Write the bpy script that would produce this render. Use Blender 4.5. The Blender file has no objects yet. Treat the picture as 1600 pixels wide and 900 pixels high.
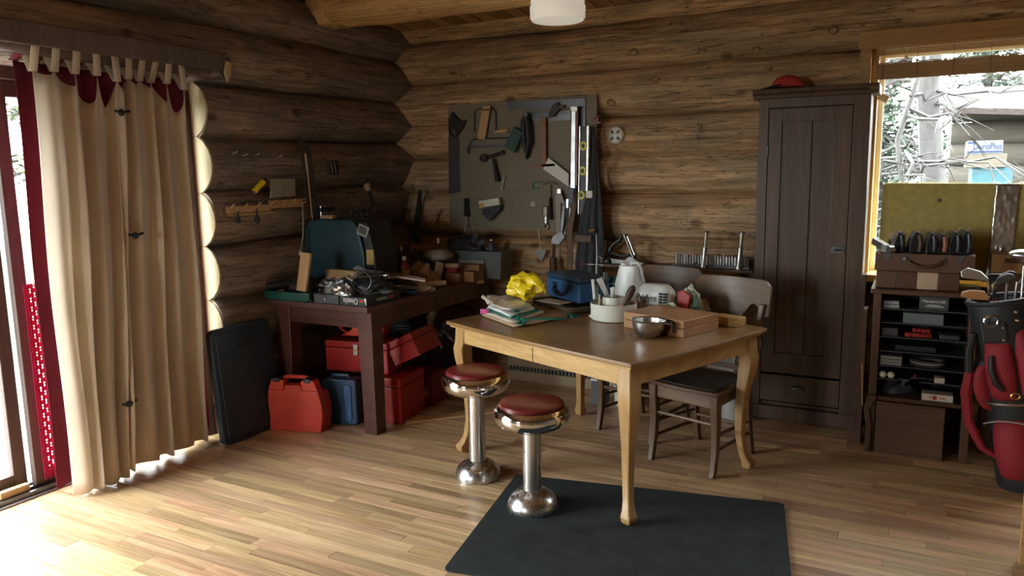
import bpy, bmesh, math, random
from mathutils import Vector, Matrix, Euler
random.seed(7)
PI = math.pi
sc = bpy.context.scene
col = sc.collection

# ---------------------------------------------------------------- camera
yaw, pitch, roll = 0.488393, 0.151628, -0.015995
F = Vector((-math.sin(yaw)*math.cos(pitch), math.cos(yaw)*math.cos(pitch), -math.sin(pitch)))
rt = Vector((math.cos(yaw), math.sin(yaw), 0)); up = rt.cross(F)
Rv = math.cos(roll)*rt + math.sin(roll)*up
Uv = -math.sin(roll)*rt + math.cos(roll)*up
cam = bpy.data.cameras.new('camera'); cam.sensor_width = 36; cam.lens = 26.745
cam.clip_start = 0.05
camo = bpy.data.objects.new('camera', cam); col.objects.link(camo)
camo.matrix_world = Matrix((( Rv.x, Uv.x, -F.x, 0), (Rv.y, Uv.y, -F.y, 0), (Rv.z, Uv.z, -F.z, 1.6), (0, 0, 0, 1)))
sc.camera = camo

# ---------------------------------------------------------------- light: an overcast sky, daylight through the openings
w = bpy.data.worlds.new('overcast_sky'); sc.world = w; w.use_nodes = True
bg = w.node_tree.nodes['Background']
bg.inputs[0].default_value = (0.97, 0.985, 1.0, 1); bg.inputs[1].default_value = 3.4
def portal(name, loc, rot, sx, sy):
    l = bpy.data.lights.new(name, 'AREA'); l.shape = 'RECTANGLE'; l.size = sx; l.size_y = sy
    l.cycles.is_portal = True
    o = bpy.data.objects.new(name, l); col.objects.link(o); o.location = loc; o.rotation_euler = rot
portal('door_daylight', (-4.12, 1.55, 1.1), (0, -PI/2, 0), 2.1, 3.1)      # faces +x
portal('window_daylight', (0.62, 5.55, 1.66), (-PI/2, 0, 0), 1.9, 1.45)   # faces -y
portal('fill_window_daylight', (-3.05, -3.5, 1.6), (PI/2, 0, 0), 0.9, 1.4)   # faces +y, in the unseen window added for fill light
vs = sc.view_settings
vs.view_transform = 'Standard'; vs.look = 'None'; vs.gamma = 1.0; vs.use_curve_mapping = False
vs.exposure = 2.75
sc.cycles.max_bounces = 8; sc.cycles.diffuse_bounces = 5; sc.cycles.transparent_max_bounces = 12
sc.cycles.caustics_reflective = False; sc.cycles.caustics_refractive = False
sc.cycles.sample_clamp_indirect = 6
sc.cycles.use_denoising = True

# ---------------------------------------------------------------- materials
M = {}
def nt(name):
    m = bpy.data.materials.new(name); m.use_nodes = True; M[name] = m
    n = m.node_tree.nodes; l = m.node_tree.links
    return m, n, l, n['Principled BSDF']
def ramp(n, stops):
    r = n.new('ShaderNodeValToRGB'); e = r.color_ramp.elements
    while len(e) < len(stops): e.new(0.5)
    for el, (p, c) in zip(e, stops): el.position = p; el.color = (*c, 1)
    return r
def plain(name, c, rough=0.5, metal=0.0, var=0.25, scale=8.0, bump=0.0, bscale=60.0, spec=0.5):
    m, n, l, b = nt(name)
    tc = n.new('ShaderNodeTexCoord'); no = n.new('ShaderNodeTexNoise'); no.inputs['Scale'].default_value = scale; no.inputs['Detail'].default_value = 4
    l.new(tc.outputs['Object'], no.inputs['Vector'])
    r = ramp(n, [(0.3, [v*(1-var) for v in c]), (0.7, [min(1, v*(1+var*0.6)) for v in c])])
    l.new(no.outputs['Fac'], r.inputs[0]); l.new(r.outputs[0], b.inputs['Base Color'])
    b.inputs['Roughness'].default_value = rough; b.inputs['Metallic'].default_value = metal
    b.inputs['Specular IOR Level'].default_value = spec
    if bump:
        n2 = n.new('ShaderNodeTexNoise'); n2.inputs['Scale'].default_value = bscale; l.new(tc.outputs['Object'], n2.inputs['Vector'])
        bp = n.new('ShaderNodeBump'); bp.inputs['Strength'].default_value = bump; bp.inputs['Distance'].default_value = 0.004
        l.new(n2.outputs['Fac'], bp.inputs['Height']); l.new(bp.outputs[0], b.inputs['Normal'])
    return m
def wood(name, cd, cl, axis='X', rough=0.45, fine=60.0, stretch=14.0, bump=0.15, attr=False, coarse=0.0):
    """grain drawn out along one axis"""
    m, n, l, b = nt(name)
    tc = n.new('ShaderNodeTexCoord'); mp = n.new('ShaderNodeMapping')
    s = {'X': (1/stretch, 1, 1), 'Y': (1, 1/stretch, 1), 'Z': (1, 1, 1/stretch)}[axis]
    mp.inputs['Scale'].default_value = s
    vec = tc.outputs['Object']
    if attr:
        at = n.new('ShaderNodeAttribute'); at.attribute_name = 'rnd'
        ad = n.new('ShaderNodeVectorMath'); ad.operation = 'ADD'
        sc2 = n.new('ShaderNodeVectorMath'); sc2.operation = 'SCALE'; sc2.inputs[3].default_value = 37.0
        l.new(at.outputs['Color'], sc2.inputs[0]); l.new(sc2.outputs[0], ad.inputs[1]); l.new(vec, ad.inputs[0]); vec = ad.outputs[0]
    l.new(vec, mp.inputs['Vector'])
    a = n.new('ShaderNodeTexNoise'); a.inputs['Scale'].default_value = fine; a.inputs['Detail'].default_value = 6; a.inputs['Roughness'].default_value = 0.65
    c = n.new('ShaderNodeTexNoise'); c.inputs['Scale'].default_value = fine*0.16; c.inputs['Detail'].default_value = 3; c.inputs['Distortion'].default_value = 0.6
    l.new(mp.outputs[0], a.inputs['Vector']); l.new(mp.outputs[0], c.inputs['Vector'])
    mx = n.new('ShaderNodeMix'); mx.inputs[0].default_value = 0.5
    l.new(a.outputs['Fac'], mx.inputs[2]); l.new(c.outputs['Fac'], mx.inputs[3])
    mid = [(x+y)/2 for x, y in zip(cd, cl)]
    r = ramp(n, [(0.36, cd), (0.5, mid), (0.64, cl)]); l.new(mx.outputs[0], r.inputs[0])
    out = r.outputs[0]
    if attr:
        hs = n.new('ShaderNodeHueSaturation'); mr = n.new('ShaderNodeMapRange')
        mr.inputs[3].default_value = 0.70; mr.inputs[4].default_value = 1.18
        sp = n.new('ShaderNodeSeparateColor'); l.new(at.outputs['Color'], sp.inputs[0])
        l.new(sp.outputs[0], mr.inputs[0]); l.new(mr.outputs[0], hs.inputs['Value'])
        mr2 = n.new('ShaderNodeMapRange'); mr2.inputs[3].default_value = 0.485; mr2.inputs[4].default_value = 0.51
        l.new(sp.outputs[1], mr2.inputs[0]); l.new(mr2.outputs[0], hs.inputs['Hue'])
        l.new(out, hs.inputs['Color']); out = hs.outputs[0]
    l.new(out, b.inputs['Base Color'])
    b.inputs['Roughness'].default_value = rough
    bp = n.new('ShaderNodeBump'); bp.inputs['Strength'].default_value = bump; bp.inputs['Distance'].default_value = 0.003
    l.new(mx.outputs[0], bp.inputs['Height']); l.new(bp.outputs[0], b.inputs['Normal'])
    return m
def logmat(name, axis, cl, cd, cs):
    """peeled, weathered log: long streaks, patches, knots, checks"""
    m, n, l, b = nt(name)
    tc = n.new('ShaderNodeTexCoord'); oi = n.new('ShaderNodeObjectInfo')
    sm = n.new('ShaderNodeVectorMath'); sm.operation = 'ADD'
    mu = n.new('ShaderNodeMath'); mu.operation = 'MULTIPLY'; mu.inputs[1].default_value = 53.0
    l.new(oi.outputs['Random'], mu.inputs[0]); l.new(tc.outputs['Object'], sm.inputs[0]); l.new(mu.outputs[0], sm.inputs[1])
    def mapped(s):
        mp = n.new('ShaderNodeMapping'); mp.inputs['Scale'].default_value = s if axis == 'X' else (s[1], s[0], s[2])
        l.new(sm.outputs[0], mp.inputs['Vector']); return mp.outputs[0]
    def noise(vec, scale, det=5, dist=0.0, ro=0.6):
        x = n.new('ShaderNodeTexNoise'); x.inputs['Scale'].default_value = scale; x.inputs['Detail'].default_value = det
        x.inputs['Distortion'].default_value = dist; x.inputs['Roughness'].default_value = ro; l.new(vec, x.inputs['Vector']); return x.outputs['Fac']
    streak = noise(mapped((0.07, 1, 1)), 30, 6, 0.5, 0.7)
    patch = noise(mapped((0.35, 1, 1)), 5.0, 4, 0.8)
    fine = noise(mapped((0.15, 1, 1)), 75, 4, 0.2)
    r1 = ramp(n, [(0.37, cd), (0.50, [(a+c)/2 for a, c in zip(cd, cl)]), (0.62, cl)]); l.new(streak, r1.inputs[0])
    r2 = ramp(n, [(0.40, (0, 0, 0)), (0.62, (1, 1, 1))]); l.new(patch, r2.inputs[0])
    mx = n.new('ShaderNodeMix'); mx.data_type = 'RGBA'; l.new(r2.outputs[0], mx.inputs[0])
    r3 = ramp(n, [(0.38, [v*0.6 for v in cs]), (0.60, cs)]); l.new(streak, r3.inputs[0])
    l.new(r3.outputs[0], mx.inputs[6]); l.new(r1.outputs[0], mx.inputs[7])
    # knots
    vo = n.new('ShaderNodeTexVoronoi'); vo.inputs['Scale'].default_value = 3.0; l.new(mapped((0.75, 1, 1)), vo.inputs['Vector'])
    rk = ramp(n, [(0.06, (0.30, 0.24, 0.2)), (0.13, (1, 1, 1))]); l.new(vo.outputs['Distance'], rk.inputs[0])
    # checks: narrow dark cracks
    ck = noise(mapped((0.045, 1, 1)), 17, 3, 1.2)
    rc = ramp(n, [(0.485, (1, 1, 1)), (0.5, (0.22, 0.18, 0.15)), (0.515, (1, 1, 1))]); l.new(ck, rc.inputs[0])
    worm = noise(mapped((0.4, 1, 1)), 26, 2, 2.0); rw = ramp(n, [(0.30, (0.35, 0.28, 0.22)), (0.36, (1, 1, 1))]); l.new(worm, rw.inputs[0])
    cur = mx.outputs[2]
    for q in (rk, rc, rw):
        k = n.new('ShaderNodeMix'); k.data_type = 'RGBA'; k.blend_type = 'MULTIPLY'; k.inputs[0].default_value = 0.8
        l.new(cur, k.inputs[6]); l.new(q.outputs[0], k.inputs[7]); cur = k.outputs[2]
    hs = n.new('ShaderNodeHueSaturation'); mr = n.new('ShaderNodeMapRange'); mr.inputs[3].default_value = 0.82; mr.inputs[4].default_value = 1.12
    l.new(oi.outputs['Random'], mr.inputs[0]); l.new(mr.outputs[0], hs.inputs['Value']); l.new(cur, hs.inputs['Color'])
    l.new(hs.outputs[0], b.inputs['Base Color']); b.inputs['Roughness'].default_value = 0.72
    b.inputs['Specular IOR Level'].default_value = 0.3
    sumn = n.new('ShaderNodeMath'); sumn.operation = 'ADD'; l.new(streak, sumn.inputs[0]); l.new(rc.outputs[0], sumn.inputs[1])
    s2 = n.new('ShaderNodeMath'); s2.operation = 'ADD'; l.new(sumn.outputs[0], s2.inputs[0]); l.new(fine, s2.inputs[1])
    bp = n.new('ShaderNodeBump'); bp.inputs['Strength'].default_value = 0.55; bp.inputs['Distance'].default_value = 0.012
    l.new(s2.outputs[0], bp.inputs['Height']); l.new(bp.outputs[0], b.inputs['Normal'])
    return m
def metal(name, c, rough=0.2, pits=False):
    m, n, l, b = nt(name)
    tc = n.new('ShaderNodeTexCoord'); no = n.new('ShaderNodeTexNoise'); no.inputs['Scale'].default_value = 70 if pits else 12; no.inputs['Detail'].default_value = 5
    l.new(tc.outputs['Object'], no.inputs['Vector'])
    r = ramp(n, [(0.30, [v*0.18 for v in c]), (0.40, c)]) if pits else ramp(n, [(0.3, [v*0.8 for v in c]), (0.7, c)])
    l.new(no.outputs['Fac'], r.inputs[0]); l.new(r.outputs[0], b.inputs['Base Color'])
    b.inputs['Metallic'].default_value = 1.0
    rr = n.new('ShaderNodeMapRange'); rr.inputs[3].default_value = rough*1.6; rr.inputs[4].default_value = rough*0.7
    l.new(no.outputs['Fac'], rr.inputs[0]); l.new(rr.outputs[0], b.inputs['Roughness'])
    return m
def fabric(name, c, trans=0.0, pattern=0.0, rough=0.9):
    m, n, l, b = nt(name)
    tc = n.new('ShaderNodeTexCoord'); no = n.new('ShaderNodeTexNoise'); no.inputs['Scale'].default_value = 260; l.new(tc.outputs['Object'], no.inputs['Vector'])
    big = n.new('ShaderNodeTexNoise'); big.inputs['Scale'].default_value = 3; l.new(tc.outputs['Object'], big.inputs['Vector'])
    r = ramp(n, [(0.3, [v*0.88 for v in c]), (0.7, c)]); l.new(big.outputs['Fac'], r.inputs[0]); l.new(r.outputs[0], b.inputs['Base Color'])
    b.inputs['Roughness'].default_value = rough; b.inputs['Specular IOR Level'].default_value = 0.2
    bp = n.new('ShaderNodeBump'); bp.inputs['Strength'].default_value = 0.2; bp.inputs['Distance'].default_value = 0.001; l.new(no.outputs['Fac'], bp.inputs['Height']); l.new(bp.outputs[0], b.inputs['Normal'])
    if trans:
        t = n.new('ShaderNodeBsdfTranslucent'); l.new(r.outputs[0], t.inputs[0])
        mx = n.new('ShaderNodeMixShader'); mx.inputs[0].default_value = trans
        l.new(b.outputs[0], mx.inputs[1]); l.new(t.outputs[0], mx.inputs[2]); l.new(mx.outputs[0], n['Material Output'].inputs[0])
    return m
def glassmat(name, tint=(1, 1, 1), gloss=0.035, rough=0.02):
    m, n, l, b = nt(name); n.remove(b)
    t = n.new('ShaderNodeBsdfTransparent'); t.inputs[0].default_value = (*tint, 1)
    g = n.new('ShaderNodeBsdfGlossy'); g.inputs['Roughness'].default_value = rough
    mx = n.new('ShaderNodeMixShader'); mx.inputs[0].default_value = gloss
    l.new(t.outputs[0], mx.inputs[1]); l.new(g.outputs[0], mx.inputs[2]); l.new(mx.outputs[0], n['Material Output'].inputs[0])
    return m

wood('floor_oak', (0.36, 0.215, 0.105), (0.78, 0.56, 0.33), 'X', 0.33, 85, 20, 0.12, attr=True)
wood('ceiling_pine', (0.28, 0.15, 0.06), (0.46, 0.27, 0.12), 'Y', 0.5, 40, 16, 0.1, attr=True)
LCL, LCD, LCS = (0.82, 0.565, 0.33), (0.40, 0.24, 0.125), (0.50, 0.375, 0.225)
logmat('log_x', 'X', LCL, LCD, LCS); logmat('log_y_shaded', 'Y', (0.50, 0.395, 0.325), (0.25, 0.19, 0.16), (0.30, 0.26, 0.235))  # second one: same logs, dim light put in as darker, greyer colour
logmat('beam_log_lit', 'X', (0.92, 0.64, 0.31), (0.62, 0.38, 0.16), (0.78, 0.52, 0.24))  # tones raised so the colour carries light falling on the beam
wood('sawn_end', (0.42, 0.33, 0.18), (0.62, 0.51, 0.32), 'Z', 0.7, 40, 3, 0.2)
wood('dark_stain', (0.045, 0.026, 0.016), (0.125, 0.075, 0.048), 'Z', 0.42, 55, 22, 0.12)
wood('desk_wood', (0.055, 0.020, 0.016), (0.13, 0.055, 0.042), 'X', 0.35, 45, 18, 0.08)
wood('shelf_wood', (0.06, 0.026, 0.012), (0.12, 0.056, 0.026), 'Z', 0.42, 50, 18, 0.1)
wood('shelf_wood_x', (0.06, 0.026, 0.012), (0.12, 0.056, 0.026), 'X', 0.38, 50, 18, 0.1)
wood('table_oak', (0.20, 0.105, 0.04), (0.35, 0.205, 0.085), 'X', 0.30, 60, 16, 0.08)
wood('apron_oak', (0.42, 0.25, 0.085), (0.64, 0.42, 0.17), 'X', 0.42, 90, 6, 0.15)
wood('leg_oak', (0.36, 0.205, 0.075), (0.55, 0.345, 0.145), 'Z', 0.4, 70, 12, 0.1)
wood('chair_oak', (0.075, 0.04, 0.02), (0.18, 0.105, 0.053), 'Z', 0.42, 70, 14, 0.2)
wood('chair_oak_x', (0.075, 0.04, 0.02), (0.18, 0.105, 0.053), 'X', 0.40, 70, 14, 0.2)
wood('box_wood', (0.30, 0.135, 0.045), (0.46, 0.235, 0.09), 'X', 0.35, 50, 16, 0.08)
wood('pine', (0.46, 0.28, 0.12), (0.66, 0.45, 0.23), 'Z', 0.55, 45, 12, 0.08)
wood('pine_x', (0.46, 0.28, 0.12), (0.66, 0.45, 0.23), 'X', 0.55, 45, 12, 0.08)
wood('trim_pine', (0.34, 0.19, 0.07), (0.50, 0.31, 0.13), 'X', 0.45, 45, 14, 0.08)
wood('frame_wood', (0.075, 0.05, 0.042), (0.14, 0.10, 0.085), 'Z', 0.5, 45, 14, 0.1)
wood('crate_wood', (0.07, 0.033, 0.016), (0.145, 0.075, 0.038), 'X', 0.55, 50, 12, 0.15)
wood('red_handle', (0.20, 0.07, 0.03), (0.33, 0.125, 0.05), 'Z', 0.4, 60, 10, 0.05)
wood('bark', (0.035, 0.034, 0.034), (0.085, 0.085, 0.083), 'Z', 0.9, 14, 5, 0.8)
wood('bamboo', (0.30, 0.17, 0.075), (0.44, 0.27, 0.13), 'X', 0.6, 90, 18, 0.2)
wood('shed_log', (0.05, 0.045, 0.035), (0.085, 0.078, 0.062), 'X', 0.9, 30, 12, 0.3)
metal('chrome', (0.86, 0.85, 0.82), 0.06); metal('steel', (0.55, 0.55, 0.54), 0.28); metal('worn_chrome', (0.62, 0.61, 0.59), 0.24, True)
metal('dark_steel', (0.16, 0.16, 0.165), 0.35); metal('aluminium', (0.72, 0.73, 0.73), 0.32); metal('tape_silver', (0.60, 0.58, 0.55), 0.25)
metal('brass', (0.6, 0.43, 0.16), 0.3); metal('stainless', (0.74, 0.74, 0.73), 0.26)
plain('maroon_vinyl', (0.16, 0.018, 0.02), 0.30, var=0.2, scale=6, bump=0.1, bscale=200)
plain('rubber_mat', (0.030, 0.038, 0.040), 0.85, var=0.25, scale=10, bump=0.6, bscale=260, spec=0.25)
plain('black_plastic', (0.018, 0.019, 0.022), 0.42, var=0.2); plain('black_rubber', (0.014, 0.014, 0.015), 0.7, var=0.2)
plain('slate_vinyl', (0.024, 0.046, 0.068), 0.55, var=0.15, bump=0.3, bscale=180)
plain('red_plastic', (0.62, 0.055, 0.030), 0.38, var=0.1); plain('red_paint', (0.40, 0.018, 0.018), 0.32, var=0.15); plain('dark_red_paint', (0.20, 0.012, 0.014), 0.35, var=0.15)
plain('blue_case', (0.020, 0.065, 0.145), 0.4, var=0.15); plain('blue_paint', (0.045, 0.135, 0.31), 0.42, var=0.15); plain('lid_blue', (0.035, 0.075, 0.13), 0.42, var=0.15)
plain('teal_plastic', (0.018, 0.062, 0.085), 0.4, var=0.15); plain('green_metal', (0.012, 0.085, 0.062), 0.25, var=0.15)
plain('green_plastic', (0.012, 0.075, 0.050), 0.4, var=0.2); plain('ribbon_green', (0.012, 0.20, 0.15), 0.5, var=0.2)
plain('yellow_plastic', (0.86, 0.66, 0.02), 0.33, var=0.06, bump=0.1); plain('yellow_vial', (0.75, 0.72, 0.12), 0.35, var=0.1); plain('amber', (0.55, 0.36, 0.09), 0.5, var=0.15)
plain('cream_plastic', (0.74, 0.76, 0.66), 0.4, var=0.05); plain('white_plastic', (0.80, 0.80, 0.77), 0.4, var=0.05); plain('lamp_white', (0.86, 0.86, 0.82), 0.35, var=0.03)
M['lamp_white'].node_tree.nodes['Principled BSDF'].inputs['Emission Color'].default_value = (1.0, 0.92, 0.78, 1); M['lamp_white'].node_tree.nodes['Principled BSDF'].inputs['Emission Strength'].default_value = 0.055
plain('jug_plastic', (0.72, 0.76, 0.74), 0.35, var=0.06); plain('paper', (0.72, 0.66, 0.58), 0.8, var=0.12); plain('kraft', (0.50, 0.36, 0.24), 0.8, var=0.12); plain('white_paper', (0.82, 0.82, 0.80), 0.7, var=0.05)
plain('cardboard', (0.36, 0.22, 0.115), 0.85, var=0.15); plain('grey_tote', (0.13, 0.16, 0.165), 0.5, var=0.1); plain('grey_paper', (0.34, 0.33, 0.29), 0.7, var=0.12)
plain('pink', (0.85, 0.12, 0.42), 0.6, var=0.05); plain('leather_black', (0.022, 0.023, 0.026), 0.5, var=0.3, bump=0.3); plain('leather_brown', (0.085, 0.04, 0.022), 0.55, var=0.3, bump=0.3)
plain('silver_grey', (0.30, 0.31, 0.31), 0.4, var=0.15); plain('dark_grey', (0.055, 0.06, 0.065), 0.5, var=0.2); plain('mid_green', (0.05, 0.16, 0.11), 0.6, var=0.3)
plain('heater_beige', (0.42, 0.33, 0.22), 0.45, var=0.08); plain('heater_fin', (0.6, 0.6, 0.57), 0.35, var=0.1)
plain('foam', (0.44, 0.37, 0.115), 0.95, var=0.14, scale=26, bump=0.5, bscale=120); plain('seat_black', (0.040, 0.033, 0.028), 0.42, var=0.3, scale=5)
plain('cap_red', (0.48, 0.045, 0.03), 0.9, var=0.1); plain('cap_navy', (0.015, 0.018, 0.03), 0.9, var=0.1)
plain('bag_red', (0.27, 0.012, 0.022), 0.7, var=0.15, bump=0.2, bscale=300); plain('bag_black', (0.016, 0.018, 0.018), 0.6, var=0.2, bump=0.2, bscale=300)
plain('navy_plastic', (0.02, 0.04, 0.12), 0.4, var=0.1); plain('denim', (0.050, 0.056, 0.066), 0.9, var=0.25, bump=0.3, bscale=200); plain('brown_strap', (0.13, 0.068, 0.036), 0.6, var=0.25)
plain('subfloor', (0.03, 0.018, 0.01), 0.9); plain('chink', (0.10, 0.075, 0.05), 0.9, var=0.3, bump=0.5); plain('print_black', (0.02, 0.02, 0.02), 0.7); plain('print_white', (0.8, 0.8, 0.78), 0.7); plain('print_red', (0.5, 0.05, 0.04), 0.7); plain('print_blue', (0.03, 0.10, 0.35), 0.7)
plain('green_box', (0.05, 0.20, 0.15), 0.5, var=0.3, scale=30); plain('wicker', (0.13, 0.085, 0.045), 0.8, var=0.4, scale=60, bump=0.8, bscale=90)
plain('bag_film', (0.55, 0.62, 0.48), 0.25, var=0.2, scale=30, bump=0.4, bscale=40)
fabric('curtain_beige', (0.80, 0.715, 0.60), 0.45); fabric('curtain_maroon', (0.22, 0.035, 0.06), 0.35); fabric('lace_red', (0.55, 0.04, 0.12), 0.5)
glassmat('glass', (0.97, 0.99, 0.98)); glassmat('plastic_film', (0.80, 0.82, 0.80), 0.25, 0.15); glassmat('clear_plastic', (0.75, 0.78, 0.76), 0.12, 0.2)
plain('grass', (0.030, 0.060, 0.020), 0.95, var=0.4, scale=3); plain('deck_concrete', (0.34, 0.33, 0.31), 0.9, var=0.15); plain('leaf', (0.048, 0.075, 0.048), 0.8, var=0.5, scale=3)
plain('leaf_light', (0.045, 0.07, 0.025), 0.8, var=0.4, scale=3); plain('roof_shingle', (0.034, 0.024, 0.023), 0.9, var=0.5, scale=20); plain('tarp', (0.018, 0.075, 0.095), 0.6, var=0.2, bump=0.5, bscale=12)
plain('box_white', (0.12, 0.13, 0.14), 0.8, var=0.05); plain('box_tan', (0.090, 0.078, 0.058), 0.8, var=0.08); plain('carton_blue', (0.008, 0.024, 0.075), 0.8, var=0.05); plain('knot_wood', (0.36, 0.235, 0.13), 0.8, var=0.5, scale=40, bump=0.5, bscale=50)
plain('dirt', (0.045, 0.045, 0.032), 0.95, var=0.3, scale=4)

def pegboard_mat():
    m, n, l, b = nt('pegboard')
    tc = n.new('ShaderNodeTexCoord'); sx = n.new('ShaderNodeSeparateXYZ'); l.new(tc.outputs['Object'], sx.inputs[0])
    ds = []
    for k in (0, 2):
        a = n.new('ShaderNodeMath'); a.operation = 'MULTIPLY'; a.inputs[1].default_value = 1/0.0150; l.new(sx.outputs[k], a.inputs[0])
        f = n.new('ShaderNodeMath'); f.operation = 'FRACT'; l.new(a.outputs[0], f.inputs[0])
        s = n.new('ShaderNodeMath'); s.operation = 'SUBTRACT'; s.inputs[1].default_value = 0.5; l.new(f.outputs[0], s.inputs[0])
        p = n.new('ShaderNodeMath'); p.operation = 'POWER'; p.inputs[1].default_value = 2; l.new(s.outputs[0], p.inputs[0]); ds.append(p.outputs[0])
    a = n.new('ShaderNodeMath'); a.operation = 'ADD'; l.new(ds[0], a.inputs[0]); l.new(ds[1], a.inputs[1])
    r = ramp(n, [(0.05, (0.022, 0.020, 0.015)), (0.075, (0.27, 0.245, 0.175))]); l.new(a.outputs[0], r.inputs[0])
    l.new(r.outputs[0], b.inputs['Base Color']); b.inputs['Roughness'].default_value = 0.6
pegboard_mat()

# ---------------------------------------------------------------- mesh helpers
class MB:
    def __init__(s): s.v = []; s.f = []
    def add(s, vs, fs):
        o = len(s.v); s.v += [tuple(p) for p in vs]; s.f += [tuple(i+o for i in f) for f in fs]; return s
    def box(s, x0, x1, y0, y1, z0, z1):
        return s.add([(x0,y0,z0),(x1,y0,z0),(x1,y1,z0),(x0,y1,z0),(x0,y0,z1),(x1,y0,z1),(x1,y1,z1),(x0,y1,z1)],
                     [(0,3,2,1),(4,5,6,7),(0,1,5,4),(1,2,6,5),(2,3,7,6),(3,0,4,7)])
    def obox(s, c, size, rot=(0,0,0)):
        m = Euler(rot).to_matrix(); c = Vector(c); hx, hy, hz = [q/2 for q in size]
        vs = [c + m @ Vector(p) for p in ((-hx,-hy,-hz),(hx,-hy,-hz),(hx,hy,-hz),(-hx,hy,-hz),(-hx,-hy,hz),(hx,-hy,hz),(hx,hy,hz),(-hx,hy,hz))]
        return s.add(vs, [(0,3,2,1),(4,5,6,7),(0,1,5,4),(1,2,6,5),(2,3,7,6),(3,0,4,7)])
    def taper(s, c0, s0, c1, s1):
        """box between two rectangles (centre, (sx, sy))"""
        vs = []
        for c, q in ((c0, s0), (c1, s1)):
            for a, b in ((-1,-1),(1,-1),(1,1),(-1,1)): vs.append((c[0]+a*q[0]/2, c[1]+b*q[1]/2, c[2]))
        return s.add(vs, [(0,3,2,1),(4,5,6,7),(0,1,5,4),(1,2,6,5),(2,3,7,6),(3,0,4,7)])
    def sections(s, secs):
        """stack of rectangular sections (cx, cy, z, sx, sy)"""
        o = len(s.v); n = len(secs)
        for cx, cy, z, sx, sy in secs:
            for a, b in ((-1,-1),(1,-1),(1,1),(-1,1)): s.v.append((cx+a*sx/2, cy+b*sy/2, z))
        s.f.append((o, o+3, o+2, o+1))
        for i in range(n-1):
            for k in range(4): s.f.append((o+4*i+k, o+4*i+(k+1)%4, o+4*i+4+(k+1)%4, o+4*i+4+k))
        e = o+4*(n-1); s.f.append((e, e+1, e+2, e+3)); return s
    def tube(s, pts, r, n=8, cap=True, closed=False):
        pts = [Vector(p) for p in pts]; o = len(s.v); m = len(pts)
        rs = r if isinstance(r, (list, tuple)) else [r]*m
        prev = None
        for i, p in enumerate(pts):
            if closed: t = (pts[(i+1) % m]-pts[i-1])
            else: t = (pts[min(i+1, m-1)]-pts[max(i-1, 0)])
            t.normalize()
            if prev is None:
                a = t.cross(Vector((0,0,1)))
                if a.length < 1e-3: a = t.cross(Vector((1,0,0)))
            else: a = prev - t*prev.dot(t)
            a.normalize(); b = t.cross(a); prev = a
            for k in range(n):
                an = 2*PI*k/n; s.v.append(tuple(p + rs[i]*(math.cos(an)*a + math.sin(an)*b)))
        for i in range(m if closed else m-1):
            j = (i+1) % m
            for k in range(n): s.f.append((o+i*n+k, o+i*n+(k+1)%n, o+j*n+(k+1)%n, o+j*n+k))
        if cap and not closed:
            s.f.append(tuple(o+k for k in reversed(range(n)))); s.f.append(tuple(o+(m-1)*n+k for k in range(n)))
        return s
    def lathe(s, prof, c=(0,0,0), n=24, axis='Z', sy=1.0):
        o = len(s.v); m = len(prof)
        for r, h in prof:
            for k in range(n):
                a = 2*PI*k/n; x, y = r*math.cos(a), r*math.sin(a)*sy
                p = {'Z': (x, y, h), 'X': (h, x, y), 'Y': (x, h, y)}[axis]
                s.v.append((p[0]+c[0], p[1]+c[1], p[2]+c[2]))
        for i in range(m-1):
            for k in range(n):
                q = (o+i*n+k, o+i*n+(k+1)%n, o+(i+1)*n+(k+1)%n, o+(i+1)*n+k)
                s.f.append(q if axis != 'Y' else q[::-1])
        for i, rev in ((0, True), (m-1, False)):
            if prof[i][0] > 1e-5:
                q = tuple(o+i*n+k for k in range(n)); s.f.append(q[::-1] if rev != (axis == 'Y') else q)
        return s
    def prism(s, poly, a, b, plane='xz'):
        """polygon extruded between a and b along the missing axis"""
        n = len(poly); o = len(s.v)
        for d in (a, b):
            for p, q in poly: s.v.append({'xz': (p, d, q), 'xy': (p, q, d), 'yz': (d, p, q)}[plane])
        s.f.append(tuple(o+i for i in range(n))); s.f.append(tuple(o+n+i for i in reversed(range(n))))
        for i in range(n): s.f.append((o+i, o+n+i, o+n+(i+1)%n, o+(i+1)%n))
        return s
    def grid(s, fn, nu, nv, wrap=False):
        o = len(s.v); c = nu if wrap else nu+1
        for j in range(nv+1):
            for i in range(c): s.v.append(tuple(fn(i/nu, j/nv)))
        for j in range(nv):
            for i in range(nu): s.f.append((o+j*c+i, o+j*c+(i+1)%c, o+(j+1)*c+(i+1)%c, o+(j+1)*c+i))
        return s
    def mesh(s, name, mat, smooth=False):
        me = bpy.data.meshes.new(name); me.from_pydata(s.v, [], s.f); me.validate()
        bm = bmesh.new(); bm.from_mesh(me); bmesh.ops.recalc_face_normals(bm, faces=bm.faces); bm.to_mesh(me); bm.free()
        me.materials.append(M[mat])
        if smooth:
            me.polygons.foreach_set('use_smooth', [True]*len(me.polygons))
            if smooth != 'all': me.set_sharp_from_angle(angle=math.radians(smooth if smooth is not True else 40))
        return me
    def build(s, name, mat, parent=None, smooth=False, bevel=0, seg=2, solid=0, sub=0):
        o = bpy.data.objects.new(name, s.mesh(name, mat, smooth)); col.objects.link(o)
        if parent is not None: o.parent = parent
        if solid: q = o.modifiers.new('solid', 'SOLIDIFY'); q.thickness = solid; q.offset = 0
        if bevel: q = o.modifiers.new('bevel', 'BEVEL'); q.width = bevel; q.segments = seg; q.limit_method = 'ANGLE'; q.angle_limit = math.radians(35)
        if sub: q = o.modifiers.new('sub', 'SUBSURF'); q.levels = sub; q.render_levels = sub
        return o
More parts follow.
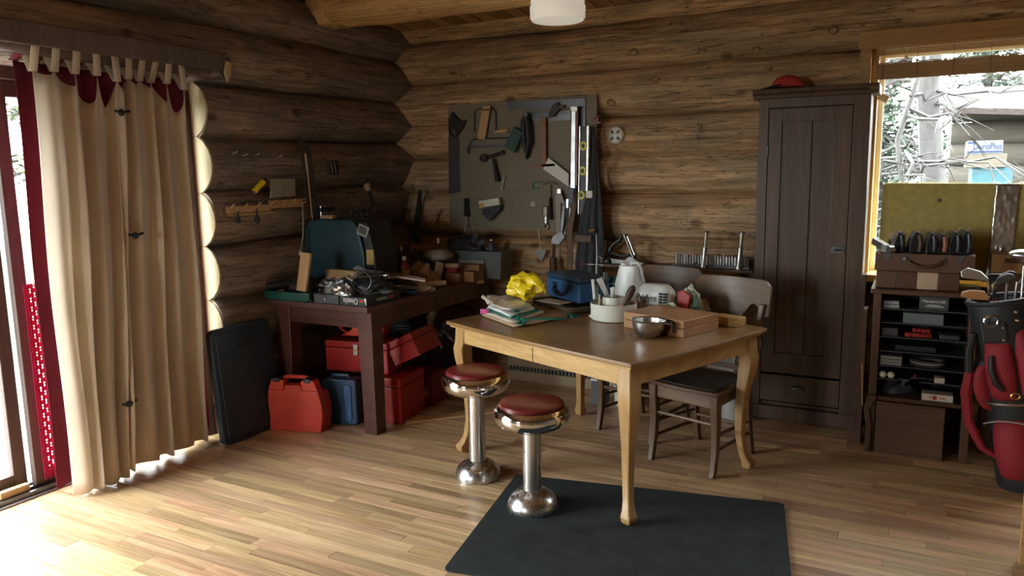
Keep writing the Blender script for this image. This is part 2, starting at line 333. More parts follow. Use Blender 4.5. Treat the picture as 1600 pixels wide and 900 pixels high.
def tag(o, label, cat, group=None):
    o['label'] = label; o['category'] = cat
    if group: o['group'] = group
    return o
def thing(name, label, cat, loc=(0,0,0), rz=0.0, rot=None, group=None):
    o = bpy.data.objects.new(name, None); col.objects.link(o); o.empty_display_size = 0.05
    o.location = loc; o.rotation_euler = rot if rot else (0, 0, rz)
    return tag(o, label, cat, group)
def put(o, loc, rz=0.0, rot=None):
    o.location = loc; o.rotation_euler = rot if rot else (0, 0, rz); return o
def struct(o): o['kind'] = 'structure'; return o
def copy_tree(o, parent=None):
    c = o.copy(); col.objects.link(c); c.parent = parent
    for ch in list(o.children): copy_tree(ch, c)
    return c
def text(s, size, mat, parent, loc, rot, name='lettering', align='CENTER', ext=0.0008, sx=1.0):
    cu = bpy.data.curves.new(name, 'FONT'); cu.body = s; cu.size = size; cu.align_x = align; cu.align_y = 'CENTER'; cu.extrude = ext
    t = bpy.data.objects.new(name+'_tmp', cu); col.objects.link(t)
    bpy.context.view_layer.update()
    me = bpy.data.meshes.new_from_object(t); bpy.data.objects.remove(t); me.materials.clear(); me.materials.append(M[mat])
    o = bpy.data.objects.new(name, me); col.objects.link(o); o.parent = parent; o.location = loc; o.rotation_euler = rot; o.scale = (sx, 1, 1)
    return o
def arc(cx, cz, r, a0, a1, n):
    return [(cx+r*math.cos(math.radians(a0+(a1-a0)*i/n)), cz+r*math.sin(math.radians(a0+(a1-a0)*i/n))) for i in range(n+1)]
def rrect(x0, x1, z0, z1, r, n=4):
    return arc(x1-r, z1-r, r, 0, 90, n)+arc(x0+r, z1-r, r, 90, 180, n)+arc(x0+r, z0+r, r, 180, 270, n)+arc(x1-r, z0+r, r, 270, 360, n)
def setrnd(me, vals=None):
    a = me.color_attributes.new('rnd', 'FLOAT_COLOR', 'POINT')
    if vals is None:
        c = (random.random(), random.random(), random.random(), 1); vals = [c]*len(me.vertices)
    a.data.foreach_set('color', [x for c in vals for x in c])

# ================================================================ THE ROOM
from mathutils import noise as mnoise
def project(p):
    d = Vector(p)-Vector((0, 0, 1.6)); z = d.dot(F)
    if z < 0.1: return None
    return 800+1188.66*d.dot(Rv)/z, 450-1188.66*d.dot(Uv)/z, z

# ---- floor: oak strips laid along x
sub_ = struct(MB().box(-4.0, 3.3, -3.3, 5.45, -0.06, -0.019).build('floor', 'subfloor'))
planks = []
PW = 0.0625; y = -3.28; row = 0
while y < 5.36:
    x = -3.99 - random.uniform(0, 0.8)
    while x < 3.25:
        L = random.uniform(0.35, 1.25); a, b = max(x, -3.99), min(x+L, 3.27)
        if b-a > 0.02: planks.append((a, b, y))
        x += L
    y += PW; row += 1
def score(p):
    a, b, y = p; s = 0
    for t in (0.1, 0.5, 0.9):
        q = project((a+(b-a)*t, y+PW/2, 0))
        if q and -40 < q[0] < 1640 and 0 < q[1] < 930: s += (b-a)*0.33/q[2]**2.5
    return s
planks.sort(key=score, reverse=True)
def plank_geo(mb, p):
    a, b, y = p; g = 0.0010; dz = random.uniform(-0.0005, 0.0004)
    mb.box(a+g, b-g, y+g, y+PW-g, -0.018, dz)
for p in planks[:300]:
    mb = MB(); plank_geo(mb, p); o = mb.build('floor_plank', 'floor_oak', sub_); setrnd(o.data)
mb = MB(); vals = []
for p in planks[300:]:
    plank_geo(mb, p); vals += [(random.random(), random.random(), random.random(), 1)]*8
o = mb.build('floor_planks', 'floor_oak', sub_); setrnd(o.data, vals); o['kind'] = 'stuff'

# ---- log walls
def log_mesh(a, b, fix, zc, r, axis, seed, mat, rings=None, flat=1.0):
    """a wobbly log from a to b along axis, other horizontal coordinate fix, height zc"""
    mb = MB(); n = 22; m = rings or max(3, int((b-a)/0.13))
    for i in range(m+1):
        t = a+(b-a)*i/m
        for k in range(n):
            an = 2*PI*k/n
            d = mnoise.noise(Vector((t*1.1+seed*7.3, math.cos(an)*0.7, math.sin(an)*0.7+seed)))*0.11 + mnoise.noise(Vector((t*4+seed, math.cos(an)*1.6, math.sin(an)*1.6)))*0.035
            rr = r*(1+d); off = 0.012*math.sin(t*1.3+seed*2.1); zz = zc+rr*math.sin(an)*flat+off
            hh = fix+rr*math.cos(an)
            mb.v.append((t, hh, zz) if axis == 'X' else (hh, t, zz))
    for i in range(m):
        for k in range(n): mb.f.append((i*n+k, i*n+(k+1) % n, (i+1)*n+(k+1) % n, (i+1)*n+k))
    mb.f.append(tuple(range(n))); mb.f.append(tuple(m*n+k for k in reversed(range(n))))
    return mb
LJ = [-0.12, 0.2, 0.53, 0.85, 1.18, 1.50, 1.835, 2.15, 2.48, 2.80, 3.12, 3.44, 3.76]
BJ = [-0.10, 0.22, 0.5, 0.8, 1.10, 1.43, 1.71, 1.98, 2.30, 2.62, 2.95]
wl = struct(MB().box(-4.0, -3.90, 3.22, 5.45, -0.1, 2.2).box(-3.99, -3.90, -3.3, 5.45, 2.2, 3.7).box(-4.0, -3.90, -3.3, -0.02, -0.1, 2.2).build('wall_left', 'chink'))
for i in range(len(LJ)-1):
    zc, h = (LJ[i]+LJ[i+1])/2, LJ[i+1]-LJ[i]; r = h/2*1.09
    spans = [(3.195, 5.40), (-3.2, -0.05)] if LJ[i+1] < 2.2 else [(-3.2, 5.40)]
    for k, (a, b) in enumerate(spans):
        lg = log_mesh(a, b, -3.86, zc, r, 'Y', i+0.3+k*5, 'log_y_shaded').build('log', 'log_y_shaded', wl, 60)
        if k == 0 and len(spans) == 2 and zc > 0.2:
            e = MB()
            n = 22; ring = [(-3.86+r*1.0*math.cos(2*PI*q/n), 3.195, zc+r*1.0*math.sin(2*PI*q/n)) for q in range(n)]
            ring2 = [(-3.86+r*0.985*math.cos(2*PI*q/n), 3.186, zc+r*0.985*math.sin(2*PI*q/n)) for q in range(n)]
            e.v = ring+ring2; e.f = [tuple(range(n, 2*n))]+[(q, (q+1) % n, n+(q+1) % n, n+q) for q in range(n)]
            e.build('sawn_end', 'sawn_end', lg)
KN = [(a, b, r) for (a, b), r in zip([(-1.770, 2.393), (-1.305, 2.363), (-0.959, 2.349), (-1.615, 2.200), (-0.880, 2.225), (-1.931, 2.069), (-0.506, 2.415), (-3.158, 2.339)], (0.028, 0.018, 0.022, 0.028, 0.022, 0.030, 0.026, 0.020))]
wb = struct(MB().box(-3.99, -0.30, 5.36, 5.46, -0.1, 2.9).box(-0.30, 1.60, 5.36, 5.46, -0.1, 0.95).box(-0.30, 1.60, 5.36, 5.46, 2.33, 2.9).box(1.60, 3.3, 5.36, 5.46, -0.1, 2.9).build('wall_back', 'chink'))
for i in range(len(BJ)-1):
    zc, h = (BJ[i]+BJ[i+1])/2, BJ[i+1]-BJ[i]; r = h/2*1.09
    spans = [(-3.80, -0.30), (1.62, 3.25)] if 0.95 < zc < 2.3 else [(-3.80, 3.25)]
    for k, (a, b) in enumerate(spans):
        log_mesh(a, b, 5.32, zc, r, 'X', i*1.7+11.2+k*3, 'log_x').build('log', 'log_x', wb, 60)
for kx, kz, kr in KN:
    i = max(j for j in range(len(BJ)-1) if BJ[j] < kz); zc, r = (BJ[i]+BJ[i+1])/2, (BJ[i+1]-BJ[i])/2*1.09
    ky = 5.32-math.sqrt(max(1e-4, r*r-(kz-zc)**2)); sl = math.atan2(kz-zc, 5.32-ky)
    o = MB().lathe([(kr*1.25, 0.012), (kr*1.1, -0.004), (kr*0.85, -0.011), (kr*0.5, -0.008), (0.0, -0.010)], n=14, axis='Y', sy=0.8).build('knot', 'knot_wood', wb, True)
    o.location = (kx, ky, kz); o.rotation_euler = (-sl, 0, 0)
wr = struct(MB().box(3.28, 3.36, -3.3, 5.45, -0.1, 3.8).build('wall_right', 'chink'))
for i in range(11): log_mesh(-3.2, 5.3, 3.36, 0.06+i*0.33, 0.18, 'Y', i+40.5, 'log_y_shaded', 14).build('log', 'log_y_shaded', wr, 60)
wn = struct(MB().box(-4.0, -3.5, -3.42, -3.36, -0.1, 3.8).box(-2.6, 3.3, -3.42, -3.36, -0.1, 3.8).box(-3.5, -2.6, -3.42, -3.36, -0.1, 0.9).box(-3.5, -2.6, -3.42, -3.36, 2.3, 3.8).build('wall_front', 'chink'))
for i in range(11):
    zc = 0.06+i*0.33
    for a, b in ([(-3.9, -3.5), (-2.6, 3.2)] if 0.9 < zc < 2.35 else [(-3.9, 3.2)]):
        log_mesh(a, b, -3.36, zc, 0.18, 'X', i+60.5, 'log_x', 14).build('log', 'log_x', wn, 60)

# ---- ceiling: boards along y, rising gently away from the back wall
def cz(y): return 2.715+0.10*(5.15-y)
ce = struct(MB().add([(-4.0, 5.5, cz(5.5)+0.02), (3.4, 5.5, cz(5.5)+0.02), (3.4, -3.45, cz(-3.45)+0.02), (-4.0, -3.45, cz(-3.45)+0.02),
    (-4.0, 5.5, cz(5.5)+0.08), (3.4, 5.5, cz(5.5)+0.08), (3.4, -3.45, cz(-3.45)+0.08), (-4.0, -3.45, cz(-3.45)+0.08)],
    [(0,1,2,3),(7,6,5,4),(0,4,5,1),(1,5,6,2),(2,6,7,3),(3,7,4,0)]).build('ceiling', 'subfloor'))
x = -3.98
while x < 3.3:
    g = 0.005; a, b = x+g, x+0.13-g; mb = MB()
    mb.add([(a, 5.48, cz(5.48)), (b, 5.48, cz(5.48)), (b, -3.4, cz(-3.4)), (a, -3.4, cz(-3.4)),
            (a, 5.48, cz(5.48)+0.019), (b, 5.48, cz(5.48)+0.019), (b, -3.4, cz(-3.4)+0.019), (a, -3.4, cz(-3.4)+0.019)],
           [(0,1,2,3),(7,6,5,4),(0,4,5,1),(1,5,6,2),(2,6,7,3),(3,7,4,0)])
    o = mb.build('ceiling_board', 'ceiling_pine', ce); setrnd(o.data); x += 0.13

# ---- squared-off log beam under the ceiling
bm_ = struct(log_mesh(-3.60, 3.2, 4.28, 2.765, 0.175, 'X', 3.3, 'beam_log_lit').build('ceiling_beam', 'beam_log_lit', None, 60))
MB().prism([(4.13, 2.70), (4.18, 2.615), (4.36, 2.610), (4.42, 2.69), (4.42, 2.95), (4.13, 2.95)], -3.76, -3.585, 'yz').build('sawn_tenon', 'pine', bm_, bevel=0.01)

# ---- patio door in the left wall
d1 = struct(MB().box(-4.06, -3.90, -0.02, 3.20, 2.08, 2.16).build('door_1', 'frame_wood', None, bevel=0.004))
MB().box(-4.06, -3.83, 3.125, 3.193, 0.0, 2.10).build('door_jamb', 'frame_wood', d1, bevel=0.006)
MB().box(-4.06, -3.90, -0.03, 0.03, 0.0, 2.08).build('door_jamb', 'frame_wood', d1, bevel=0.006)
MB().box(-4.06, -3.87, 0.0, 3.13, -0.02, 0.008).build('sill', 'frame_wood', d1, bevel=0.004)
for xx in (-4.03, -3.97, -3.905): MB().box(xx-0.008, xx+0.008, 0.03, 3.12, 0.008, 0.03).build('track_rail', 'dark_steel', d1)
def sash(y0, y1, xx):
    s = MB().box(xx-0.02, xx+0.02, y0, y0+0.065, 0.03, 2.08).build('door_sash', 'frame_wood', d1, bevel=0.004)
    MB().box(xx-0.02, xx+0.02, y1-0.065, y1, 0.03, 2.08).build('stile', 'frame_wood', s, bevel=0.004)
    MB().box(xx-0.02, xx+0.02, y0+0.065, y1-0.065, 0.03, 0.11).build('bottom_rail', 'frame_wood', s, bevel=0.004)
    MB().box(xx-0.02, xx+0.02, y0+0.065, y1-0.065, 2.0, 2.08).build('top_rail', 'frame_wood', s, bevel=0.004)
    MB().box(xx-0.003, xx+0.003, y0+0.065, y1-0.065, 0.11, 2.0).build('pane', 'glass', s)
sash(2.145, 3.12, -3.965); sash(1.09, 2.13, -4.01); sash(0.04, 1.10, -3.965)
tag(put(MB().box(-0.018, 0.018, -0.07, 0.07, 0, 0.035).build('track_stop_block', 'pine', None, bevel=0.002), (-3.94, 2.03, 0.031)), 'short pale wood stop lying in the patio door track', 'wood block')

# ---- window in the back wall
w1 = struct(MB().box(-0.36, 1.68, 5.10, 5.15, 2.285, 2.385).build('window_1', 'trim_pine', None, bevel=0.004))
MB().box(-0.345, -0.285, 5.11, 5.17, 0.95, 2.285).build('window_trim', 'trim_pine', w1, bevel=0.003)
MB().box(1.61, 1.67, 5.11, 5.17, 0.95, 2.285).build('window_trim', 'trim_pine', w1, bevel=0.003)
MB().box(-0.36, 1.68, 5.08, 5.40, 0.90, 0.945).build('window_sill', 'trim_pine', w1, bevel=0.004)
MB().box(-0.29, -0.245, 5.17, 5.44, 0.945, 2.32).build('window_jamb', 'trim_pine', w1)
MB().box(1.58, 1.62, 5.17, 5.44, 0.945, 2.32).build('window_jamb', 'trim_pine', w1)
MB().box(-0.245, 1.58, 5.17, 5.44, 2.28, 2.32).build('window_jamb', 'trim_pine', w1)
MB().box(-0.245, -0.215, 5.33, 5.37, 0.945, 2.28).box(1.55, 1.58, 5.33, 5.37, 0.945, 2.28).box(-0.215, 1.55, 5.33, 5.37, 0.945, 0.98).box(-0.215, 1.55, 5.33, 5.37, 2.25, 2.28).build('window_sash', 'white_plastic', w1, bevel=0.002)
MB().box(-0.215, 1.55, 5.347, 5.353, 0.98, 2.25).build('pane', 'glass', w1)
w2 = struct(MB().box(-3.55, -2.55, -3.20, -3.15, 2.3, 2.4).build('fill_window', 'trim_pine', None))  # unseen window behind the camera, added to let in fill light
MB().box(-3.55, -3.5, -3.4, -3.15, 0.9, 2.3).build('window_jamb', 'trim_pine', w2); MB().box(-2.6, -2.55, -3.4, -3.15, 0.9, 2.3).build('window_jamb', 'trim_pine', w2)
MB().box(-3.55, -2.55, -3.4, -3.13, 0.85, 0.9).build('window_sill', 'trim_pine', w2); MB().box(-3.5, -2.6, -3.303, -3.297, 0.9, 2.3).build('pane', 'glass', w2)

# bamboo roll-up blind: slats hanging on cords, its lower half rolled tight
bl = thing('bamboo_blind', 'brown bamboo roll-up blind hung at the top of the window', 'blind', (0.60, 5.14, 2.28))
MB().box(-0.86, 0.86, -0.02, 0.02, 0.0, 0.012).build('headrail', 'bamboo', bl)
zz = -0.004
for k in range(24):
    if k < 5 or k > 10: MB().box(-0.86, 0.86, -0.002, 0.002, zz-0.0055, zz).build('slat', 'bamboo', bl)
    zz -= 0.0068
for k in range(3): MB().box(-0.86, 0.86, -0.014+k*0.008, -0.010+k*0.008, -0.175, -0.092).build('slat_fold', 'bamboo', bl)
for k in range(10): MB().tube([(-0.82+k*0.18, -0.017, 0.0), (-0.82+k*0.18, -0.017, -0.17)], 0.0012, 5).build('cord', 'brown_strap', bl)
MB().tube([(-0.70, -0.02, 0.0), (-0.70, -0.022, -0.05)], 0.001, 5).lathe([(0.0, -0.07), (0.012, -0.066), (0.010, -0.05), (0.0, -0.045)], (-0.70, -0.022, 0), 10).build('pull', 'white_plastic', bl, True)

# ================================================================ OUTSIDE
struct(MB().box(-30, 40, -30, 60, -0.45, -0.40).build('ground', 'dirt'))
struct(MB().box(-7.2, -4.08, -4, 7, -0.40, -0.10).build('patio_slab', 'deck_concrete'))
lawn = MB().box(-26, -7.2, -14, 25, -0.40, -0.16).build('lawn', 'grass'); lawn['kind'] = 'stuff'; tag(lawn, 'mown green lawn beyond the patio', 'lawn')
def tree(label, x, y, h, r, nb, leaf, seed, group=None, low=0.1, spread=1.6, drop=-0.2, bare=0.0, zg=-0.4):
    rnd = random.Random(seed); t = thing('tree', label, 'tree', (x, y, zg), group=group)
    MB().tube([(rnd.uniform(-.03, .03)*i, rnd.uniform(-.03, .03)*i, h*i/8) for i in range(9)], [r*(1-i/9.5) for i in range(9)], 9).build('trunk', 'bark', t, True)
    br = MB(); lf = MB()
    for k in range(nb):
        z = h*rnd.uniform(low, 0.97); a = rnd.uniform(0, 2*PI); L = spread*(1.05-z/h)*rnd.uniform(0.5, 1.1)
        p = Vector((0, 0, z)); d = Vector((math.cos(a), math.sin(a), drop+rnd.uniform(-.2, .3)))
        pts = [p+d*L*q/4+Vector((rnd.uniform(-.05, .05), rnd.uniform(-.05, .05), rnd.uniform(-.06, .06)))*q for q in range(5)]
        br.tube(pts, [0.022*(1-q/5) for q in range(5)], 4, cap=False)
        for q in range(1, 5):
            for s in range(2):
                e = pts[q]+Vector((rnd.uniform(-.3, .3), rnd.uniform(-.3, .3), rnd.uniform(-.25, .12)))*min(1.2, L)
                br.tube([pts[q-1], (pts[q-1]+e)/2+Vector((0, 0, .02)), e], [0.007, 0.005, 0.002], 3, cap=False)
                if rnd.random() > bare:
                    for c in range(5):
                        w = (pts[q-1]+e)/2+Vector((rnd.gauss(0, .12), rnd.gauss(0, .12), rnd.gauss(0, .08)))
                        u = Vector((rnd.uniform(-1, 1), rnd.uniform(-1, 1), rnd.uniform(-.5, .5))).normalized()*0.10
                        vv = Vector((rnd.uniform(-1, 1), rnd.uniform(-1, 1), rnd.uniform(-.5, .5))).normalized()*0.05
                        lf.add([w-u, w+vv, w+u, w-vv+Vector((0, 0, .01))], [(0, 1, 2, 3)])
    br.build('branches', 'bark', t)
    if lf.f: lf.build('foliage', leaf, t)
    return t
tree('thick bare conifer trunk standing in front of the shed', 0.13, 10.2, 7.5, 0.17, 60, 'leaf', 3, low=0.10, spread=1.7, bare=1.0)
tree('slim twiggy tree close outside the window, left of the thick trunk', -0.12, 8.6, 6.0, 0.035, 60, 'leaf_light', 5, low=0.1, spread=1.3, bare=1.0)
for k, (x, y, h, s) in enumerate(((-0.75, 17.5, 10, 11), (1.5, 23.4, 12, 12), (4.2, 18.8, 11, 13), (6.9, 23.4, 11, 14), (-3.3, 22.4, 11, 15))):
    tree(['bushy green conifer behind the thick bare trunk', 'tall conifer rising behind the shed roof, half hidden', 'conifer close behind the right part of the shed roof', 'conifer at the far right behind the shed roof', 'conifer far left beyond the wardrobe'][k], x, y, h, 0.14, 280, 'leaf', s, 'conifers behind the shed', spread=2.4, low=0.04)
for k, (x, y, s) in enumerate(((-15, 3.2, 21), (-17, 8.8, 22), (-15.5, -2.4, 23))):
    tree(['leafy tree across the lawn, nearest the door post', 'leafy tree across the lawn, half behind the curtain', 'leafy tree across the lawn, out at the far left'][k], x, y, 6.5, 0.16, 90, 'leaf_light', s, 'trees across the lawn', spread=2.6, low=0.22, drop=0.15, zg=-0.159)
sh = thing('log_shed', 'weathered log shed with reddish shingle roof seen through the window', 'shed', (2.3, 13.2, -0.4))
for k in range(9): log_mesh(-1.9, 4.2, 0.25, 0.15+k*0.33, 0.175, 'X', k+80.1, 'shed_log', 12).build('log', 'shed_log', sh, 60)
MB().box(-1.85, 4.2, 0.3, 1.6, 0.0, 2.45).build('shed_body', 'shed_log', sh)
rf = MB().add([(-2.05, -0.70, 2.72), (4.8, -0.70, 2.20), (4.8, 1.8, 3.06), (-2.05, 1.8, 3.08), (-2.05, -0.70, 2.80), (4.8, -0.70, 2.28), (4.8, 1.8, 3.14), (-2.05, 1.8, 3.16)],
    [(0,3,2,1),(4,5,6,7),(0,1,5,4),(1,2,6,5),(2,3,7,6),(3,0,4,7)]).build('roof', 'roof_shingle', sh)
MB().add([(-2.05, 1.72, 3.16), (4.8, 1.72, 3.14), (4.8, 1.82, 3.22), (-2.05, 1.82, 3.24)], [(0,1,2,3)]).build('ridge_cap', 'box_white', rf, solid=0.03)
PB = [(0.531, 1.730), (0.922, 1.895), (0.534, 1.559), (0.973, 1.743), (0.585, 1.330), (1.081, 1.550), (1.108, 1.550), (1.305, 1.859)]
b1 = thing('carton', 'white carton with blue stripe on top of the stack by the shed', 'box', ((PB[0][0]+PB[1][0])/2, 11.7, PB[0][1]))
hw, hh = (PB[1][0]-PB[0][0])/2, PB[1][1]-PB[0][1]
MB().box(-hw, hw, -0.2, 0.25, 0, hh).build('carton_body', 'box_white', b1, bevel=0.006)
MB().box(-hw*0.98, hw*0.98, -0.203, -0.2, 0.015, hh*0.22).build('stripe', 'carton_blue', b1)
MB().box(-hw*0.95, -hw*0.45, -0.203, -0.2, hh*0.80, hh*0.95).build('stripe', 'carton_blue', b1)
text('DuroPlus', 0.115, 'carton_blue', b1, (0.03, -0.204, hh*0.55), (PI/2, 0, 0), sx=0.72)
hw2 = (PB[3][0]-PB[2][0])/2
tag(put(MB().box(-hw2, hw2, -0.25, 0.3, 0, PB[0][1]-PB[2][1]-0.002).build('carton', 'box_tan', None, bevel=0.006), ((PB[2][0]+PB[3][0])/2, 11.75, PB[2][1])), 'plain tan carton between the striped carton and the blue tarp', 'box')
tp = MB(); hw3 = (PB[5][0]-PB[4][0])/2; zt = PB[2][1]+0.4
def tarp(u, v):
    a = 2*PI*u; k = 0.55+0.45*v if v < 1 else 0
    e = 1.0 if v > 0 else 0
    w = 0.03*math.sin(a*7+v*5)
    q = 1/max(abs(math.cos(a)), abs(math.sin(a)), 0.72)
    s = 1.12-0.12*v+w*(1-v)
    return (hw3*q*math.cos(a)*s*0.9, 0.45*q*math.sin(a)*s*0.9, zt*v)
tp.grid(tarp, 48, 8, True); tp.f.append(tuple(range(48*8, 48*9)))
tag(put(tp.build('tarp_cover', 'tarp', None, 50), ((PB[4][0]+PB[5][0])/2, 11.95, -0.4)), 'turquoise tarpaulin draped over a pile under the cartons', 'tarp')
tag(put(MB().box(-0.22, 0.22, -0.2, 0.2, 0, 1.5).build('carton', 'box_white', None, bevel=0.01), (PB[6][0]+0.26, 12.0, -0.4)), 'pale carton standing right of the turquoise tarp', 'box')

# ================================================================ CURTAINS AT THE PATIO DOOR
va = thing('curtain_pole', 'dark rough wooden curtain pole above the patio door', 'curtain rail', (-3.70, 3.26, 2.235))
log_mesh(-3.0, 0.0, 0.0, 0.0, 0.05, 'Y', 5.5, 'frame_wood').build('pole', 'frame_wood', va, 60)
MB().box(0.080, 0.105, -3.0, 0.02, -0.030, 0.075).build('valance_board', 'frame_wood', va, bevel=0.008)
MB().prism([(-0.045, -0.05), (0.0, -0.075), (0.05, -0.02), (0.05, 0.05), (-0.045, 0.05)], -0.06, 0.1, 'yz').build('bracket', 'frame_wood', va, bevel=0.01)
MB().prism([(0.0, 0.03), (0.04, 0.02), (0.03, -0.06), (0.0, -0.1), (-0.02, -0.04)], 0.106, 0.120, 'yz').build('pole_end', 'sawn_end', va, bevel=0.008)
def curtain(name, label, cat, ta, tb, ba, bb, xp, folds, amp, mat, z0=0.03, tabs=5, seed=1, tabmat=None, droop=0.17, ztop=2.12, tabw=0.019):
    """tab-top drape: top edge from ta to tb and hem from ba to bb along the wall"""
    rnd = random.Random(seed); t = thing(name, label, cat, (xp, (ba+bb)/2, z0))
    yc = (ba+bb)/2; ph = [rnd.uniform(0, 6.28) for _ in range(4)]
    def fn(u, v):
        dr = droop*(abs(math.sin(PI*tabs*u))**0.7)*(0.6+0.4*math.sin(5*u+ph[0]))
        zt = ztop-dr; z = z0+(zt-z0)*v
        g = 1-v
        yy = (ta+(tb-ta)*u)*v**1.0+(ba+(bb-ba)*u)*g
        yy += 0.022*math.sin(2*PI*folds*u*0.5+ph[1]+g*1.3)*g
        f = math.sin(2*PI*folds*u+ph[2]+0.5*math.sin(3*u+ph[3])+0.4*g)
        xx = amp*(0.55+0.45*g)*(f+0.35*math.sin(4*PI*folds*u*0.77+ph[3]+g))+0.01*math.sin(9*v+u*4)
        hem = 0.012*math.sin(2*PI*folds*u+ph[1])
        if v == 0: z += hem
        return (xx, yy-yc, z-z0)
    MB().grid(fn, 130, 36).build('drape', mat, t, 'all', solid=0.003)
    for k in range(tabs+1):
        u = min(0.995, max(0.005, k/tabs)); yy = ta+(tb-ta)*u-yc; zb = ztop-z0-0.015; p = fn(u, 1.0)
        zp = 2.235-z0; xr = -3.70-xp
        path = [(p[0]+0.004, p[2]-0.012)]+[(xr+0.056*math.cos(a), zp+0.056*math.sin(a)) for a in [q*PI/8-0.3 for q in range(10)]]+[(p[0]-0.006, p[2]-0.012)]
        s = MB(); n = len(path)
        for i, (a, b) in enumerate(path): s.v += [(a, yy-tabw, b), (a, yy+tabw, b)]
        s.f = [(2*i, 2*i+1, 2*i+3, 2*i+2) for i in range(n-1)]
        s.build('tab', tabmat or mat, t, 'all', solid=0.003)
    return t
curtain('curtain', 'maroon lining curtain behind the beige drapes', 'curtain', 2.165, 3.10, 2.175, 3.10, -3.785, 9, 0.012, 'curtain_maroon', 0.05, 9, 3, ztop=2.17, droop=0.02)
curtain('curtain', 'beige tab-top drape nearest the open door pane, trailing lowest', 'curtain', 2.20, 2.60, 2.19, 2.45, -3.665, 3.3, 0.05, 'curtain_beige', 0.025, 4, 5)
curtain('curtain', 'beige tab-top drape beside the black folding table', 'curtain', 2.60, 3.00, 2.47, 2.99, -3.665, 4.2, 0.042, 'curtain_beige', 0.05, 5, 9)
# red lace panel against the glass
lc = MB(); nu, nv = 9, 44
for j in range(nv):
    for i in range(nu):
        y0, z0 = 2.175+i*0.02, 0.06+j*0.0232
        if (i+j) % 2 == 0: lc.box(-3.918, -3.915, y0, y0+0.0205, z0, z0+0.0236)
        else:
            lc.box(-3.918, -3.915, y0, y0+0.006, z0, z0+0.0236); lc.box(-3.918, -3.915, y0+0.014, y0+0.0205, z0, z0+0.0236)
            lc.box(-3.918, -3.915, y0, y0+0.02, z0+0.009, z0+0.014)
o = lc.build('lace_panel', 'lace_red', None); o['kind'] = 'stuff'; tag(o, 'red crocheted lace panel hanging on the door glass', 'lace')
for k, (yy, zz, l) in enumerate(((2.600, 1.30, 'black tie on the gap between the drapes, at chest height'), (2.475, 0.42, 'black tie on the gap between the drapes, near the floor'), (2.585, 1.93, 'black tie on the gap between the drapes, just below the tabs'))):
    t = thing('curtain_tie', l, 'tie', (-3.615, yy, zz), group='ties on the curtain edges')
    MB().lathe([(0.0, -0.02), (0.014, -0.012), (0.017, 0.0), (0.013, 0.012), (0.0, 0.02)], (0, 0, 0), 10).build('knot', 'black_rubber', t, True)
    MB().tube([(0, -0.035, 0.008), (0.004, -0.015, 0), (0.004, 0.015, 0.003), (0, 0.045, 0.010)], [0.008, 0.006, 0.006, 0.008], 6).build('tail', 'black_rubber', t, True)

# ================================================================ BLACK FOLDING TABLE AGAINST THE WALL
ft = thing('folding_table', 'black folding card table leaning folded on the log wall', 'table', (-3.585, 3.03, 0.002), rot=(0, math.radians(-5), 0))
MB().prism(rrect(0.0, 0.47, 0.0, 0.70, 0.045), -0.022, 0.022, 'yz').build('table_top', 'slate_vinyl', ft, 40, bevel=0.006)
MB().prism(rrect(0.03, 0.44, 0.03, 0.67, 0.035), 0.022, 0.030, 'yz').build('table_pad', 'slate_vinyl', ft, 40, bevel=0.004)
for k in range(4): MB().box(0.030, 0.034, 0.08, 0.38, 0.56+k*0.022, 0.568+k*0.022).build('rib', 'slate_vinyl', ft, bevel=0.0015)
MB().tube([(-0.03, 0.06, 0.10), (-0.03, 0.06, 0.62)], 0.011, 8).build('folded_leg', 'black_plastic', ft, True)
MB().tube([(-0.03, 0.41, 0.10), (-0.03, 0.41, 0.62)], 0.011, 8).build('folded_leg', 'black_plastic', ft, True)

# ================================================================ WORK DESK
dk = thing('work_desk', 'dark red-brown wooden work desk piled with tools', 'desk', (-3.30, 4.30, 0.0))
MB().box(-0.350, 0.45, -0.775, 0.80, 0.777, 0.815).build('desk_top', 'desk_wood', dk, bevel=0.004)
MB().box(-0.28, 0.32, -0.70, -0.675, 0.665, 0.777).build('apron', 'desk_wood', dk, bevel=0.002)
MB().box(0.385, 0.41, -0.66, 0.72, 0.665, 0.777).build('apron', 'desk_wood', dk, bevel=0.002)
MB().box(-0.335, -0.31, -0.66, 0.72, 0.665, 0.777).build('apron', 'desk_wood', dk, bevel=0.002)
MB().box(-0.37, 0.36, 0.70, 0.725, 0.665, 0.777).build('apron', 'desk_wood', dk, bevel=0.002)
for a, b in ((-1, -1), (1, -1), (1, 1), (-1, 1)):
    MB().taper(((0.385 if a > 0 else -0.295), b*0.665+(0.03 if b > 0 else 0), 0.0), (0.095, 0.095), ((0.37 if a > 0 else -0.29), b*0.655+(0.03 if b > 0 else 0), 0.777), (0.11, 0.11)).build('leg', 'desk_wood', dk, bevel=0.004)

# ================================================================ DINING TABLE
TA = math.radians(-21.5)
tb = thing('dining_table', 'square oak dining table with curved legs and cluttered top', 'table', (-1.48, 3.80, 0.008), TA)
def bow(h, w, b, n=9):   # outline with gently bowed sides
    pts = []
    for (x0, y0), (x1, y1) in (((-h, -w), (h, -w)), ((h, -w), (h, w)), ((h, w), (-h, w)), ((-h, w), (-h, -w))):
        nx, ny = (y1-y0), -(x1-x0); L = math.hypot(nx, ny)
        for i in range(n):
            t = i/n; k = b*(1-(2*t-1)**2)
            pts.append((x0+(x1-x0)*t+nx/L*k, y0+(y1-y0)*t+ny/L*k))
    return pts
MB().prism(bow(0.680, 0.540, 0.022), 0.745, 0.767, 'xy').build('table_top', 'table_oak', tb, bevel=0.006)
MB().prism(bow(0.664, 0.524, 0.020), 0.733, 0.745, 'xy').build('table_edge', 'apron_oak', tb, bevel=0.004)
